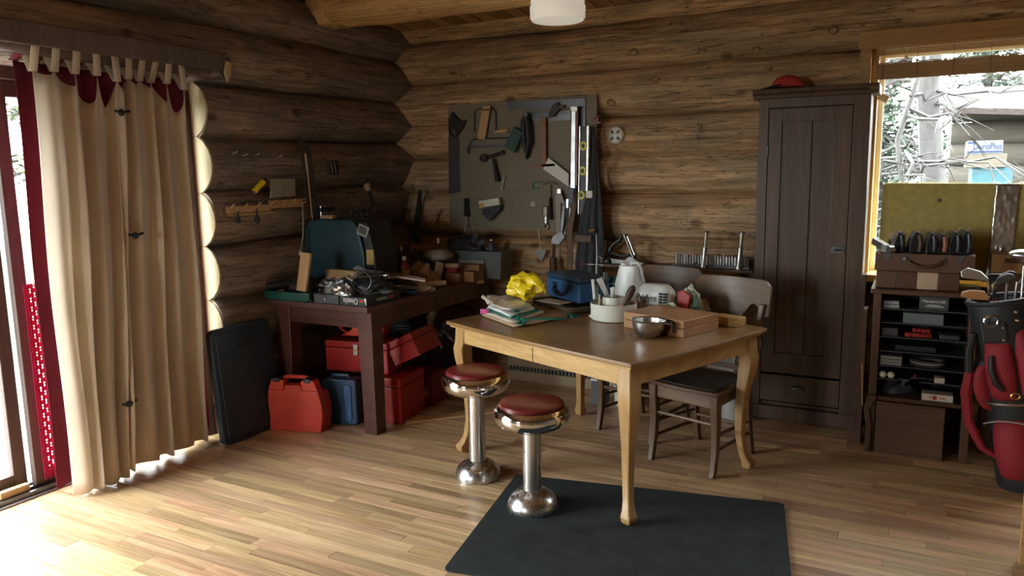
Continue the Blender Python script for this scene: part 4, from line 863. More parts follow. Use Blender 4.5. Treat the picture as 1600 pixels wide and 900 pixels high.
bottle('small bottle with orange label beside the teal machine', -3.13, 4.30, 0.215, 0.034, 'dark_red_paint', 'white_plastic', lab='amber')
bottle('slim maroon bottle with white cap in front of the corner', -3.16, 4.78, 0.30, 0.026, 'leather_brown', 'white_plastic')
bottle('tiny white-capped bottle behind the orange-labelled one', -3.30, 4.50, 0.26, 0.022, 'dark_grey', 'white_plastic')
tag(put(crumple(0.34, 0.26, 0.19, 12.3, 14, 0.3).build('tool_heap_cloth', 'dark_grey', None, 60), (-3.30, 4.72, Z)), 'dark rags heaped in the back corner of the desk', 'rags')
tag(put(crumple(0.24, 0.16, 0.12, 22.3, 12, 0.5).build('rag', 'kraft', None, 60), (-3.14, 4.52, Z)), 'buff rag crumpled in the middle of the desk', 'rag')
tag(put(crumple(0.20, 0.14, 0.05, 18.3, 12, 0.4).build('paper_wrapper', 'paper', None), (-2.95, 4.20, Z)), 'crumpled pale paper at the long edge of the desk', 'paper')
t = P('rolled_paper', 'rolled buff paper at the long edge of the desk', 'paper', (-2.93, 4.34, Z+0.024), math.radians(62))
MB().lathe([(0.018, -0.11), (0.022, 0.0), (0.020, 0.10)], n=12, axis='X').build('roll', 'paper', t, True)
t = P('caulking_tube', 'dark tube with bright red nozzle on the desk', 'tube', (-3.06, 4.42, Z+0.032), math.radians(-38))
MB().lathe([(0.0, -0.17), (0.026, -0.17), (0.026, 0.05), (0.0, 0.05)], n=14, axis='X').build('tube_body', 'black_plastic', t, True); MB().lathe([(0.020, 0.05), (0.024, 0.06), (0.022, 0.11), (0.008, 0.135), (0.0, 0.136)], n=12, axis='X').build('nozzle', 'red_plastic', t, True)
tag(put(MB().box(-0.035, 0.035, -0.02, 0.02, 0, 0.03).build('blue_tin', 'blue_paint', None, bevel=0.006), (-2.90, 4.05, Z), 0.6), 'little blue tin at the long desk edge', 'tin')
# file-folder style boxes and totes at the far end
tb_ = P('fabric_bin', 'grey fabric bin at the middle of the desk far end', 'bin', (-3.225, 4.62, Z)); MB().taper((0.10, 0.10, 0.0), (0.20, 0.18), (0.10, 0.10, 0.155), (0.22, 0.20)).build('bin_body', 'dark_grey', tb_, bevel=0.006); sack(0.22, 0.19, 0.07, 7.0).build('bin_cover', 'grey_paper', tb_, 60); tb_.children[1].location = (0.10, 0.10, 0.15)
tag(put(MB().obox((0, 0, 0.075), (0.06, 0.012, 0.15)).build('wood_strip', 'kraft', None, bevel=0.002), (-3.045, 4.565, Z), rot=(0, 0.22, 0.2)), 'thin tan board leaning on the grey fabric bin', 'board')
gtote = P('plastic_tote', 'long grey plastic tote at the back end of the desk', 'tote', (-3.20, 4.84, Z))
MB().taper((0.27, 0.10, 0.0), (0.50, 0.16), (0.27, 0.10, 0.19), (0.54, 0.20)).build('tote_body', 'grey_tote', gtote, bevel=0.006); MB().box(-0.005, 0.545, -0.005, 0.205, 0.19, 0.205).build('tote_rim', 'grey_tote', gtote, bevel=0.004); MB().box(0.02, 0.40, -0.012, -0.002, 0.06, 0.14).build('paper_front', 'grey_paper', gtote, bevel=0.002)
for k, (x0, w_, h_, yy, m_, lab) in enumerate(((-2.995, 0.12, 0.065, 4.60, 'cardboard', 'low open cardboard box at the desk edge beside the red packet'), (-2.87, 0.08, 0.075, 4.66, 'cardboard', 'small cardboard box second along the desk far end'), (-2.985, 0.19, 0.115, 4.745, 'cardboard', 'larger cardboard box in front of the grey tote'))):
    t = P('cardboard_box', lab, 'box', (x0, yy, Z), 0.05)
    MB().box(0, w_, 0, 0.075, 0, h_).build('carton', m_, t, bevel=0.003); MB().box(0.008, w_-0.008, 0.008, 0.067, h_, h_+0.002).build('carton_flap', 'brown_strap', t)
tag(put(MB().box(0, 0.07, 0, 0.05, 0, 0.035).build('paper_packet', 'print_red', None, bevel=0.006), (-2.985, 4.61, Z+0.069), 0.1), 'red packet on the low cardboard box', 'packet')
tag(put(MB().box(0, 0.10, 0, 0.05, 0, 0.028).build('notebook', 'kraft', None, bevel=0.003), (-2.995, 4.605, Z+0.106), 0.1), 'tan block stacked over the red packet', 'block')
t = P('wooden_clothes_rack', 'small slatted wooden piece hooked on the desk end', 'wood piece', (-2.845, 4.80, Z-0.03), 0.2)
for k in range(3): MB().box(k*0.018, k*0.018+0.013, 0, 0.01, 0.0, 0.085).build('slat', 'pine', t, bevel=0.001)
MB().box(-0.004, 0.054, 0.010, 0.016, 0.01, 0.022).build('batten', 'pine_x', t)
tag(put(crumple(0.30, 0.14, 0.10, 31.3, 14, 0.4).build('work_gloves', 'leather_black', None, 60), (-3.0, 4.94, Z+0.206)), 'dark gloves heaped on the grey tote', 'gloves')
bottle('squat jar with white lid on the grey tote', -2.80, 4.95, 0.08, 0.028, 'dark_grey', 'white_plastic', Z+0.206)

# ================================================================ THINGS HUNG ON THE LEFT LOG WALL
XW = -3.675
def W(name, label, cat, yz, x=XW, rot=None, group=None): return thing(name, label, cat, (x, yz[0], yz[1]), rot=rot, group=group)
A = [(3.265, 1.388), (3.612, 1.386), (3.614, 1.411), (3.905, 1.419)]
t = W('peg_rack', 'pale wooden peg rack nearest the curtains', 'rack', A[0]); L = A[1][0]-A[0][0]
MB().box(-0.015, 0.012, 0, L, -0.012, 0.030).build('rail', 'pine', t, bevel=0.003)
MB().box(-0.015, 0.016, 0.01, L*1.05, -0.030, -0.016).build('lower_rail', 'pine', t, bevel=0.003)
for k in range(4): MB().tube([(0.012, 0.02+k*L/3.3, 0.02), (0.05, 0.02+k*L/3.3, 0.045)], 0.0045, 7).build('peg', 'pine', t, True)
t2 = W('peg_rack', 'pale wooden peg rack under the grey folder', 'rack', A[2]); L2 = A[3][0]-A[2][0]
MB().box(-0.015, 0.010, 0.004, L2, -0.02, 0.030).build('rail', 'pine', t2, bevel=0.003)
for k in range(4):
    for j in (0, 1): MB().tube([(0.010, 0.02+k*L2/3.3, 0.0+j*0.02), (0.04, 0.025+k*L2/3.3, 0.012+j*0.02)], 0.0045, 7).build('peg', 'pine', t2, True)
for k, (px, l) in enumerate([(3.326, 1.342), (3.480, 1.337)]):
    t = W('hung_tool', ['short round black tool hanging from the peg rack', 'drop-shaped black tool hanging from the peg rack'][k], 'tool', (px, l), -3.648, group='tools on the peg rack')
    MB().lathe([(0.0, -0.028-k*0.01), (0.016, -0.018), (0.016, 0.0), (0.006, 0.02), (0.004, 0.05+k*0.01)], n=12).build('tool_body', 'black_plastic', t, True); MB().tube([(0, 0, 0.045), (-0.004, 0, 0.06)], 0.003, 6).build('hook', 'steel', t, True)
t = W('utility_knife', 'yellow-handled tool hung at a slant above the peg rack', 'knife', [(3.523, 1.535)][0], -3.66, rot=(math.radians(36), 0, 0))
MB().tube([(0, -0.055, 0), (0, 0.045, 0)], [0.017, 0.019], 10).build('grip', 'yellow_plastic', t, True); MB().tube([(0, 0.045, 0), (0, 0.075, 0)], [0.014, 0.010], 10).build('collar', 'black_plastic', t, True); MB().tube([(0, -0.055, 0), (0, -0.068, 0)], [0.012, 0.008], 10).build('butt', 'steel', t, True)
t = W('folder', 'grey leather folder propped on the wall over the peg racks', 'folder', [(3.720, 1.518)][0], -3.655)
MB().prism([(-0.115, -0.06), (0.0, -0.055), (0.0, 0.062), (-0.10, 0.06)], -0.006, 0.006, 'yz').build('cover', 'grey_paper', t, bevel=0.003); MB().prism([(0.006, -0.055), (0.105, -0.055), (0.112, 0.062), (0.006, 0.062)], -0.006, 0.006, 'yz').build('cover', 'grey_paper', t, bevel=0.003)
R = [(3.900, 1.771), (3.957, 1.269), (3.940, 1.743), (3.954, 1.615), (3.872, 1.875), (3.954, 1.764), (3.895, 1.411), (3.839, 1.096)]
t = W('long_rod', 'thin dark rod hanging on the wall, left one of two', 'rod', R[0], -3.655, group='rods hung on the wall'); MB().tube([(0, 0, 0), (0, R[1][0]-R[0][0]-0.01, R[1][1]-R[0][1])], 0.004, 6).build('bar', 'dark_steel', t, True)
t = W('long_rod', 'pale-ended wooden rod hanging beside the dark one', 'rod', R[2], -3.650, group='rods hung on the wall'); MB().tube([(0, 0, 0), (0, R[3][0]-R[2][0], R[3][1]-R[2][1])], 0.008, 8).build('upper_rod', 'kraft', t, True); MB().tube([(0, R[3][0]-R[2][0], R[3][1]-R[2][1]), (0, R[1][0]-R[2][0]+0.02, R[1][1]-R[2][1])], 0.005, 8).build('lower_rod', 'pine', t, True)
t = W('hung_saw', 'black long saw hanging above the teal machine', 'saw', R[5], -3.66); MB().prism([(-0.06, 0.10), (-0.02, 0.07), (0.05, 0.0), (0.10, -0.45), (0.03, -0.45), (-0.01, -0.02), (-0.05, 0.04)], -0.004, 0.004, 'yz').build('blade', 'dark_steel', t); MB().box(-0.012, 0.012, 0.02, 0.11, -0.56, -0.45).build('grip', 'black_plastic', t, bevel=0.008)
t = W('extension_lead', 'pale cord hanging from the peg rack to the desk', 'cord', R[7], -3.645); a = R[6][0]-R[7][0]; h = R[6][1]-R[7][1]; MB().tube([(0, 0, 0), (0.0, 0.03, h*0.3), (0, 0.04, h*0.65), (-0.01, a, h)], 0.0045, 7).build('cable', 'grey_paper', t, True); MB().box(-0.008, 0.008, -0.012, 0.012, -0.03, 0.0).build('plug', 'cream_plastic', t, bevel=0.003)
for k, (q, lab) in enumerate(zip([(3.342, 1.735), (3.420, 1.720), (3.519, 1.725), (3.708, 1.715)], ('bent nail nearest the curtains on the left wall', 'second bent nail on the left wall', 'third bent nail on the left wall', 'bent nail closest to the hung rods'))):
    t = W('nail', lab, 'nail', q, -3.675, group='nails in the left wall'); MB().tube([(0, 0, 0), (0.03, 0.012, 0.012)], 0.0025, 6).build('shank', 'steel', t, True); MB().lathe([(0.0, 0.0), (0.005, 0.0), (0.005, 0.002), (0, 0.002)], (0.03, 0.012, 0.012), 8).build('head', 'steel', t)
t = W('square_bracket', 'black bracket with two bright prongs on the left wall', 'tool', [(4.227, 1.648)][0], -3.662)
MB().box(-0.006, 0.006, -0.05, 0.05, -0.05, 0.05).build('bracket_plate', 'black_plastic', t, bevel=0.004)
for k in (0, 1): MB().tube([(0.008, -0.035+k*0.035, 0.045), (0.008, -0.015+k*0.035, -0.04)], 0.003, 6).build('prong', 'aluminium', t, True)
t = W('chisel_rack', 'dark rack of chisels above the yellow wood scrap', 'rack', [(4.112, 1.326)][0], -3.64); MB().box(-0.02, 0.01, -0.07, 0.07, 0.02, 0.05).build('rail', 'black_plastic', t, bevel=0.003)
for k in range(5): MB().tube([(0.0, -0.06+k*0.03, 0.06), (0.0, -0.06+k*0.03, -0.06)], [0.008, 0.004], 7).build('chisel', 'steel' if k == 0 else 'dark_steel', t, True)
t = W('drill_rack', 'dark rail with a row of bright drill tips on the left wall', 'rack', [(4.476, 1.343)][0], -3.64); MB().box(-0.01, 0.02, -0.12, 0.12, -0.03, 0.0).build('rail', 'dark_grey', t, bevel=0.003)
for k in range(7): MB().tube([(0.01, -0.10+k*0.033, -0.05), (0.01, -0.10+k*0.033, 0.008)], 0.005, 7).build('drill_bit', 'steel' if k % 2 else 'dark_steel', t, True)
t = W('brush', 'wooden-headed brush hanging on the left wall near the corner', 'brush', [(4.560, 1.505)][0], -3.63, rot=(0.5, 0, 0)); MB().lathe([(0.0, 0.03), (0.022, 0.02), (0.028, 0.0), (0.02, -0.025), (0.0, -0.03)], n=14).build('knob', 'kraft', t, True); MB().box(-0.01, 0.01, -0.012, 0.012, -0.16, -0.03).build('grip', 'dark_steel', t, bevel=0.004)
t = W('pliers', 'long-nosed pliers hanging in the corner above the desk', 'pliers', [(4.804, 1.312)][0], -3.64)
for s in (-1, 1): MB().tube([(0, s*0.004, 0.07), (0, s*0.010, 0.0), (0, s*0.028, -0.06), (0, s*0.022, -0.12)], [0.004, 0.008, 0.008, 0.007], 7).build('handle', 'dark_steel', t, True)
t = W('hand_saw', 'dark hand saw standing in the corner behind the desk', 'saw', (5.02, 1.20), -3.52, rot=(0, 0, 0.2)); MB().prism([(-0.12, -0.12), (0.06, -0.17), (0.12, 0.26), (0.07, 0.27)], -0.003, 0.003, 'yz').build('blade', 'teal_plastic', t); MB().tube([(0, 0.12, 0.27), (0, 0.105, 0.1), (0, 0.065, -0.17)], 0.004, 6).build('spine', 'grey_paper', t, True)

# more of the desk pile
t = P('tool_roll', 'rolled dark canvas tool roll along the long desk edge', 'tool roll', (-2.955, 3.985, Z+0.036), math.radians(82))
MB().lathe([(0.0, -0.15), (0.030, -0.148), (0.035, -0.10), (0.033, 0.0), (0.035, 0.12), (0.028, 0.148), (0.0, 0.15)], n=16, axis='X').build('canvas', 'denim', t, True)
for xx in (-0.07, 0.08): MB().lathe([(0.036, -0.008), (0.037, 0.0), (0.036, 0.008)], (xx, 0, 0), 16, 'X').build('tie_band', 'leather_brown', t, True)
t = P('socket_case', 'low open black socket case with rows of bright sockets', 'case', (-3.42, 4.30, Z), math.radians(4)); MB().box(0, 0.20, 0, 0.11, 0, 0.035).build('case_tray', 'black_plastic', t, bevel=0.004); MB().obox((0.10, 0.125, 0.075), (0.20, 0.02, 0.11), (-0.25, 0, 0)).build('case_lid', 'black_plastic', t, bevel=0.004)
for k in range(12): MB().lathe([(0.007+0.0004*k, 0.035), (0.007+0.0004*k, 0.052), (0.003, 0.052)], (0.02+(k % 6)*0.032, 0.03+(k//6)*0.045, 0), 10).build('socket', 'chrome', t, True)
t = P('paint_can', 'dented paint can near the wall at the back of the desk', 'can', (-3.56, 4.56, Z)); MB().lathe([(0.0, 0.0), (0.062, 0.0), (0.064, 0.004), (0.062, 0.008), (0.062, 0.140), (0.065, 0.146), (0.055, 0.146), (0.05, 0.140), (0, 0.140)], n=24).build('can_body', 'dark_grey', t, True); MB().tube([(0.064*math.cos(a), 0.064*math.sin(a), 0.13-0.05*math.sin(a)**2) for a in [PI+k*PI/10 for k in range(11)]], 0.0025, 6).build('bail', 'steel', t, True)
t = P('spray_can', 'spray can with a rust-red cap beside the paint can', 'can', (-3.39, 4.47, Z)); MB().lathe([(0.0, 0.0), (0.031, 0.0), (0.031, 0.15), (0.020, 0.165)], n=18).build('can_body', 'grey_tote', t, True); MB().lathe([(0.026, 0.158), (0.026, 0.20), (0.022, 0.205), (0.0, 0.205)], n=18).build('cap', 'leather_brown', t, True)
for k, (x, y, z, a, L, lab) in enumerate(((-2.985, 3.74, 0.155, 0.9, 0.21, 'open-end wrench lying on the black cloth'), (-2.91, 3.72, 0.060, 1.2, 0.17, 'open-end wrench on the black carton near the desk corner'), (-2.92, 4.14, 0.010, 0.5, 0.20, 'open-end wrench between the tool roll and the crumpled paper'), (-3.14, 4.03, 0.010, 0.2, 0.18, 'open-end wrench in the shadow below the teal machine'), (-3.02, 4.28, 0.010, -0.5, 0.19, 'open-end wrench beside the orange-labelled bottle'))):
    t = P('wrench', lab, 'wrench', (x, y, Z+z), a, group='wrenches in the desk pile')
    MB().box(-L/2+0.02, L/2-0.02, -0.007, 0.007, -0.003, 0.003).build('shaft', 'steel', t, bevel=0.002)
    for s in (-1, 1): MB().prism([(s*(L/2-0.025), -0.008), (s*(L/2-0.008), -0.019), (s*(L/2+0.012), -0.012), (s*(L/2-0.004), -0.006), (s*(L/2-0.004), 0.006), (s*(L/2+0.012), 0.012), (s*(L/2-0.008), 0.019), (s*(L/2-0.025), 0.008)], -0.004, 0.004, 'xy').build('jaw', 'steel', t)
t = P('tape_measure', 'small black tape measure with a yellow face on the desk', 'tape measure', (-3.02, 4.35, Z), 0.8); MB().prism(rrect(-0.03, 0.03, 0.0, 0.055, 0.015), -0.016, 0.016).build('case', 'black_plastic', t, bevel=0.004); MB().lathe([(0.018, -0.0175), (0.018, -0.016), (0, -0.016)], (0.0, 0, 0.028), 16, 'Y').build('face', 'amber', t)
t = P('electric_drill', 'black electric drill lying by the teal machine', 'drill', (-3.07, 4.18, Z+0.032), math.radians(20)); MB().lathe([(0.0, -0.10), (0.028, -0.095), (0.031, 0.0), (0.028, 0.05), (0.018, 0.07), (0.016, 0.10), (0.006, 0.115), (0, 0.116)], n=16, axis='X').build('motor_housing', 'black_plastic', t, True); MB().obox((-0.055, -0.06, -0.004), (0.035, 0.10, 0.03), (0, 0, 0.25)).build('grip', 'black_rubber', t, bevel=0.008); MB().lathe([(0.019, 0.075), (0.019, 0.10), (0.012, 0.11)], n=14, axis='X').build('chuck', 'steel', t, True)

# ================================================================ PEGBOARD AND ITS TOOLS
YP = 5.108
pg = thing('pegboard', 'large grey-brown perforated pegboard covered in hand tools', 'pegboard', (-2.67, YP, 1.16))
PC = [(-3.248, 2.109), (-2.019, 2.123), (-3.267, 1.177), (-2.023, 1.164)]
MB().prism([(PC[0][0]+2.67, PC[0][1]-1.16), (PC[1][0]+2.67, PC[1][1]-1.16), (PC[3][0]+2.67, PC[3][1]-1.16), (PC[2][0]+2.67, PC[2][1]-1.16)], 0.0, 0.006).build('board', 'pegboard', pg)
for xx in (-0.55, 0.55): MB().box(xx-0.02, xx+0.02, 0.006, 0.020, 0.05, 0.92).build('batten', 'pine', pg)
def cen(p): return sum(q[0] for q in p)/len(p), min(q[1] for q in p)
def flat(name, label, cat, parts, y=YP, group=None):
    """tool of flat cut parts against the board: parts = (part name, outline, thickness, material, lift)"""
    cx, cz_ = cen(parts[0][1]); t = thing(name, label, cat, (cx, y-0.001, cz_), group=group)
    for nm, poly, th, mt, lift in parts:
        MB().prism([(a-cx, b-cz_) for a, b in poly], -lift-th, -lift).build(nm, mt, t, bevel=min(0.003, th*0.25))
    return t
def strip(p, q, w):
    d = Vector((q[0]-p[0], q[1]-p[1])); n = Vector((-d.y, d.x)).normalized()*w/2
    return [(p[0]+n.x, p[1]+n.y), (p[0]-n.x, p[1]-n.y), (q[0]-n.x, q[1]-n.y), (q[0]+n.x, q[1]+n.y)]
t = flat('hand_saw', 'black-handled hand saw at the left edge of the pegboard', 'saw', [
    ('blade', [(-3.247, 1.880), (-3.153, 1.872), (-3.155, 1.450), (-3.256, 1.435)], 0.003, 'dark_steel', 0.008),
    ('saw_handle', [(-3.231, 2.011), (-3.200, 2.063), (-3.155, 2.018), (-3.115, 1.987), (-3.080, 2.000), (-3.099, 1.948), (-3.135, 1.906), (-3.171, 1.868), (-3.229, 1.880), (-3.239, 1.944)], 0.022, 'black_plastic', 0.002)])
MB().prism([(0.0, 0.50), (0.02, 0.49), (0.035, 0.455), (0.02, 0.455)], -0.0265, -0.0245).build('grip_opening', 'pegboard', t)
FP = [(-3.015, 1.896), (-3.005, 2.048), (-2.982, 2.071), (-2.848, 2.073), (-2.821, 2.044), (-2.824, 1.908), (-2.819, 1.898), (-2.716, 1.904)]
t = thing('fret_saw', 'wire-framed fret saw with pale turned handle', 'saw', (FP[0][0], YP-0.014, FP[0][1]))
MB().tube([(a-FP[0][0], 0, b-FP[0][1]) for a, b in FP[:6]], 0.005, 7).build('frame', 'dark_steel', t, True)
MB().tube([(FP[6][0]-FP[0][0]-0.01, 0, FP[6][1]-FP[0][1]), (FP[7][0]-FP[0][0]-0.03, 0, FP[7][1]-FP[0][1]), (FP[7][0]-FP[0][0], 0, FP[7][1]-FP[0][1])], [0.012, 0.018, 0.013], 10).build('handle', 'pine_x', t, True)
MB().tube([(0, 0, 0), (FP[6][0]-FP[0][0], 0, FP[6][1]-FP[0][1])], 0.0015, 5).build('blade', 'steel', t)
flat('wooden_strip', 'pale tapered wooden slat hanging over the fret saw', 'wood slat', [('strip_body', [(-2.919, 2.094), (-2.853, 2.091), (-2.909, 1.844), (-2.976, 1.851)], 0.010, 'pine', 0.024), ('pencil_line', [(-2.920, 2.066), (-2.859, 2.068), (-2.859, 2.059), (-2.920, 2.057)], 0.001, 'print_black', 0.034)])
HP = [(-3.069, 1.782), (-3.051, 1.830), (-3.010, 1.853), (-2.716, 1.852), (-2.707, 1.800)]
t = thing('hacksaw', 'dark hacksaw hung level below the fret saw', 'saw', (HP[0][0], YP-0.012, HP[0][1]))
MB().tube([(a-HP[0][0], 0, b-HP[0][1]) for a, b in HP], 0.006, 7).build('frame', 'dark_steel', t, True); MB().obox(((HP[4][0]-HP[0][0])/2, 0, 0.012), (HP[4][0]-HP[0][0], 0.003, 0.018)).build('blade', 'dark_steel', t)
MB().tube([(0.0, 0, 0.01), (0.0, 0, -0.04)], 0.010, 8).build('tension_nut', 'black_plastic', t, True)
gp = [(-2.651, 1.927), (-2.578, 1.883), (-2.649, 1.737), (-2.734, 1.781)]
t = flat('green_case', 'dark green plastic saw handle hanging at a slant', 'handle', [('shell', gp, 0.026, 'green_plastic', 0.03)]); c = cen(gp)
gm = (sum(a for a, b in gp)/4, sum(b for a, b in gp)/4); MB().prism([(gm[0]+(a-gm[0])*0.7-c[0], gm[1]+(b-gm[1])*0.7-c[1]) for a, b in gp], -0.060, -0.056).build('raised_panel', 'green_plastic', t, bevel=0.001)
BP = [(-2.923, 1.706), (-2.751, 1.745), (-2.840, 1.699), (-2.805, 1.527)]
t = thing('hand_brace', 'black angled ratchet brace in the middle of the pegboard', 'brace', (BP[0][0], YP-0.03, BP[0][1]))
MB().lathe([(0.0, -0.02), (0.028, -0.018), (0.030, 0.0), (0.026, 0.014), (0, 0.014)], n=16, axis='Y').build('head', 'black_plastic', t, True)
MB().tube([(0.02, 0, 0.0), (BP[1][0]-BP[0][0], 0, BP[1][1]-BP[0][1])], [0.010, 0.017], 8).build('arm', 'dark_steel', t, True); MB().tube([(BP[2][0]-BP[0][0], -0.005, BP[2][1]-BP[0][1]), (BP[3][0]-BP[0][0], -0.005, BP[3][1]-BP[0][1])], [0.010, 0.018], 8).build('grip', 'black_plastic', t, True)
flat('small_wrench', 'small pale open wrench hanging below the brace', 'wrench', [('wrench_body', [(-2.795, 1.469), (-2.773, 1.464), (-2.749, 1.564), (-2.760, 1.588), (-2.771, 1.569)], 0.008, 'grey_paper', 0.004)])
sp = [(-2.549, 2.015)][0]; t = thing('tool_strap', 'black furry strap hanging in a thick loop on the pegboard', 'strap', (sp[0], YP-0.03, sp[1]-0.31))
MB().tube([(-0.005, 0, 0.31), (-0.03, 0, 0.25), (-0.02, -0.01, 0.12), (0.0, 0, 0.0), (0.018, -0.01, 0.10), (0.014, -0.01, 0.22), (-0.005, -0.008, 0.30)], [0.022, 0.025, 0.027, 0.022, 0.027, 0.025, 0.022], 9).build('band', 'leather_black', t, True); MB().box(-0.015, 0.015, -0.03, 0.0, 0.29, 0.32).build('buckle', 'dark_steel', t, bevel=0.003)
SQ = [(-2.728, 2.118), (-2.100, 2.105), (-2.100, 2.039), (-2.723, 2.053)]; SV = [(-2.148, 2.050), (-2.100, 2.048), (-2.100, 1.853), (-2.139, 1.864)]
flat('framing_square', 'large dark steel framing square along the pegboard top', 'square', [('long_arm', SQ, 0.004, 'dark_steel', 0.006), ('short_arm', SV, 0.004, 'dark_steel', 0.006)])
flat('back_saw', 'dark back saw hung level under the framing square', 'saw', [('blade', [(-2.533, 2.016), (-2.212, 2.018), (-2.213, 1.960), (-2.534, 1.961)], 0.003, 'dark_steel', 0.004), ('spine', [(-2.533, 2.025), (-2.212, 2.027), (-2.212, 2.009), (-2.533, 2.007)], 0.010, 'dark_steel', 0.002)])
flat('clamp_jaws', 'black and bright clamp jaws hooked at the back saw', 'clamp', [('jaw', [(-2.343, 2.068), (-2.303, 2.084), (-2.288, 2.039), (-2.334, 1.987), (-2.374, 1.980), (-2.374, 2.007)], 0.02, 'black_plastic', 0.02), ('screw', [(-2.293, 2.066), (-2.258, 2.068), (-2.253, 2.041), (-2.288, 2.039)], 0.02, 'chrome', 0.03)])
flat('try_square', 'reddish wooden T-square with a cross bar at its foot', 'T-square', [('stem', [(-2.441, 1.988), (-2.400, 1.986), (-2.398, 1.634), (-2.445, 1.635)], 0.010, 'red_handle', 0.022), ('cross_bar', [(-2.512, 1.650), (-2.331, 1.656), (-2.326, 1.633), (-2.507, 1.627)], 0.014, 'red_handle', 0.018)])
flat('paper_chart', 'white printed card slanting below the T-square', 'card', [('card', [(-2.382, 1.698), (-2.221, 1.581), (-2.221, 1.486), (-2.424, 1.616)], 0.002, 'white_paper', 0.030)])
flat('steel_rule', 'broad bright aluminium straightedge with red stripe', 'ruler', [('rule', [(-2.186, 2.031), (-2.156, 2.030), (-2.163, 1.468), (-2.198, 1.468)], 0.006, 'aluminium', 0.050), ('red_edge', [(-2.157, 2.021), (-2.137, 2.020), (-2.144, 1.495), (-2.163, 1.495)], 0.006, 'dark_red_paint', 0.050), ('hook_end', [(-2.191, 2.049), (-2.137, 2.046), (-2.137, 2.011), (-2.191, 2.014)], 0.012, 'tape_silver', 0.054)])
flat('knife_sheath', 'dark blue plastic sheath at the foot of the straightedge', 'sheath', [('sheath', [(-2.203, 1.482), (-2.163, 1.477), (-2.174, 1.363), (-2.209, 1.368)], 0.014, 'navy_plastic', 0.056)])
LV = [(-2.119, 1.913), (-2.032, 1.910), (-2.047, 1.288), (-2.135, 1.291)]
t = flat('spirit_level', 'long black spirit level with three yellow vials', 'level', [('web', [(-2.109, 1.909), (-2.065, 1.907), (-2.076, 1.292), (-2.125, 1.291)], 0.016, 'black_plastic', 0.052), ('flange', [(-2.123, 1.909), (-2.109, 1.909), (-2.125, 1.291), (-2.135, 1.291)], 0.026, 'aluminium', 0.048), ('flange', [(-2.065, 1.911), (-2.046, 1.910), (-2.061, 1.288), (-2.076, 1.292)], 0.026, 'aluminium', 0.048)])
c = cen([(-2.109, 1.909), (-2.065, 1.907), (-2.076, 1.292), (-2.125, 1.291)])
for px, pz in [(-2.090, 1.771), (-2.095, 1.598), (-2.105, 1.428)]:
    f_ = MB().tube([(px-c[0]+0.021*math.cos(a*PI/8), -0.072, pz-c[1]+0.024*math.sin(a*PI/8)) for a in range(16)], 0.010, 7, closed=True).build('vial_ring', 'yellow_vial', t, True)
    MB().lathe([(0.012, -0.069), (0.012, -0.075), (0, -0.075)], (px-c[0], 0, pz-c[1]), 12, 'Y').build('vial', 'dark_grey', f_)
HM = [(-2.435, 1.519), (-2.322, 1.518), (-2.378, 1.509), (-2.375, 1.248)]
t = thing('hammer', 'hammer with bright head and dark grip', 'hammer', (HM[2][0], YP-0.022, HM[3][1])); hz = HM[2][1]-HM[3][1]
MB().tube([(HM[0][0]-HM[2][0], 0, hz), (-0.02, 0, hz+0.004), (0.02, 0, hz+0.004), (HM[1][0]-HM[2][0], 0, hz-0.002)], [0.011, 0.008, 0.009, 0.006], 8).build('head', 'steel', t, True); MB().tube([(0, 0, hz), (0.002, 0, hz*0.62)], 0.006, 8).build('shaft', 'steel', t, True); MB().tube([(0.002, 0, hz*0.62), (0.006, 0, 0.0)], [0.010, 0.013], 8).build('grip', 'black_rubber', t, True)
q = [(-2.521, 1.359)][0]; tag(put(MB().tube([(0.014*math.cos(a*PI/8), 0, 0.014*math.sin(a*PI/8)) for a in range(16)], 0.006, 7, closed=True).build('washer_ring', 'white_plastic', None, True), (q[0], YP-0.009, q[1])), 'small white ring hung alone on the pegboard', 'ring')
RP = [(-2.411, 1.327), (-2.412, 1.196)]
t = thing('ratchet_wrench', 'bright chrome ratchet hanging beside the hammer', 'ratchet', (RP[1][0], YP-0.012, RP[1][1]-0.02)); h = RP[0][1]-RP[1][1]
MB().tube([(0.016*math.cos(a*PI/8), 0, 0.02+0.016*math.sin(a*PI/8)) for a in range(16)], 0.008, 7, closed=True).build('ring_end', 'chrome', t, True); MB().box(-0.011, 0.011, -0.012, 0.006, 0.04, h*0.75).build('shaft', 'steel', t, bevel=0.004); MB().box(-0.020, 0.020, -0.022, 0.008, h*0.72, h+0.04).build('head', 'chrome', t, bevel=0.006)
flat('sanding_block', 'cream box hooked low on the pegboard', 'box', [('box_body', [(-2.959, 1.383), (-2.785, 1.408), (-2.781, 1.355), (-2.955, 1.329)], 0.04, 'cream_plastic', 0.02), ('box_label', [(-2.954, 1.363), (-2.909, 1.369), (-2.910, 1.339), (-2.955, 1.334)], 0.002, 'amber', 0.06)])
flat('oil_can', 'black faceted tool hanging under the cream box', 'tool', [('tool_body', [(-2.927, 1.320), (-2.770, 1.355), (-2.771, 1.321), (-2.867, 1.233), (-2.933, 1.286)], 0.03, 'black_plastic', 0.03)])
PL = [(-3.103, 1.401), (-3.095, 1.262), (-3.140, 1.141), (-3.076, 1.143)]
t = thing('slip_pliers', 'black-gripped pliers hanging at the pegboard lower left', 'pliers', (PL[1][0], YP-0.014, PL[2][1])); h = PL[1][1]-PL[2][1]
for s in (-1, 1): MB().tube([(s*0.012, 0, h+0.14), (s*0.013, 0, h)], [0.010, 0.012], 8).build('grip', 'black_rubber', t, True); MB().tube([(s*0.010, 0, h), (-s*0.002, 0, h*0.6), (s*0.022, 0, 0.03), (s*0.020, 0, 0.0)], 0.006, 7).build('jaw', 'steel', t, True)
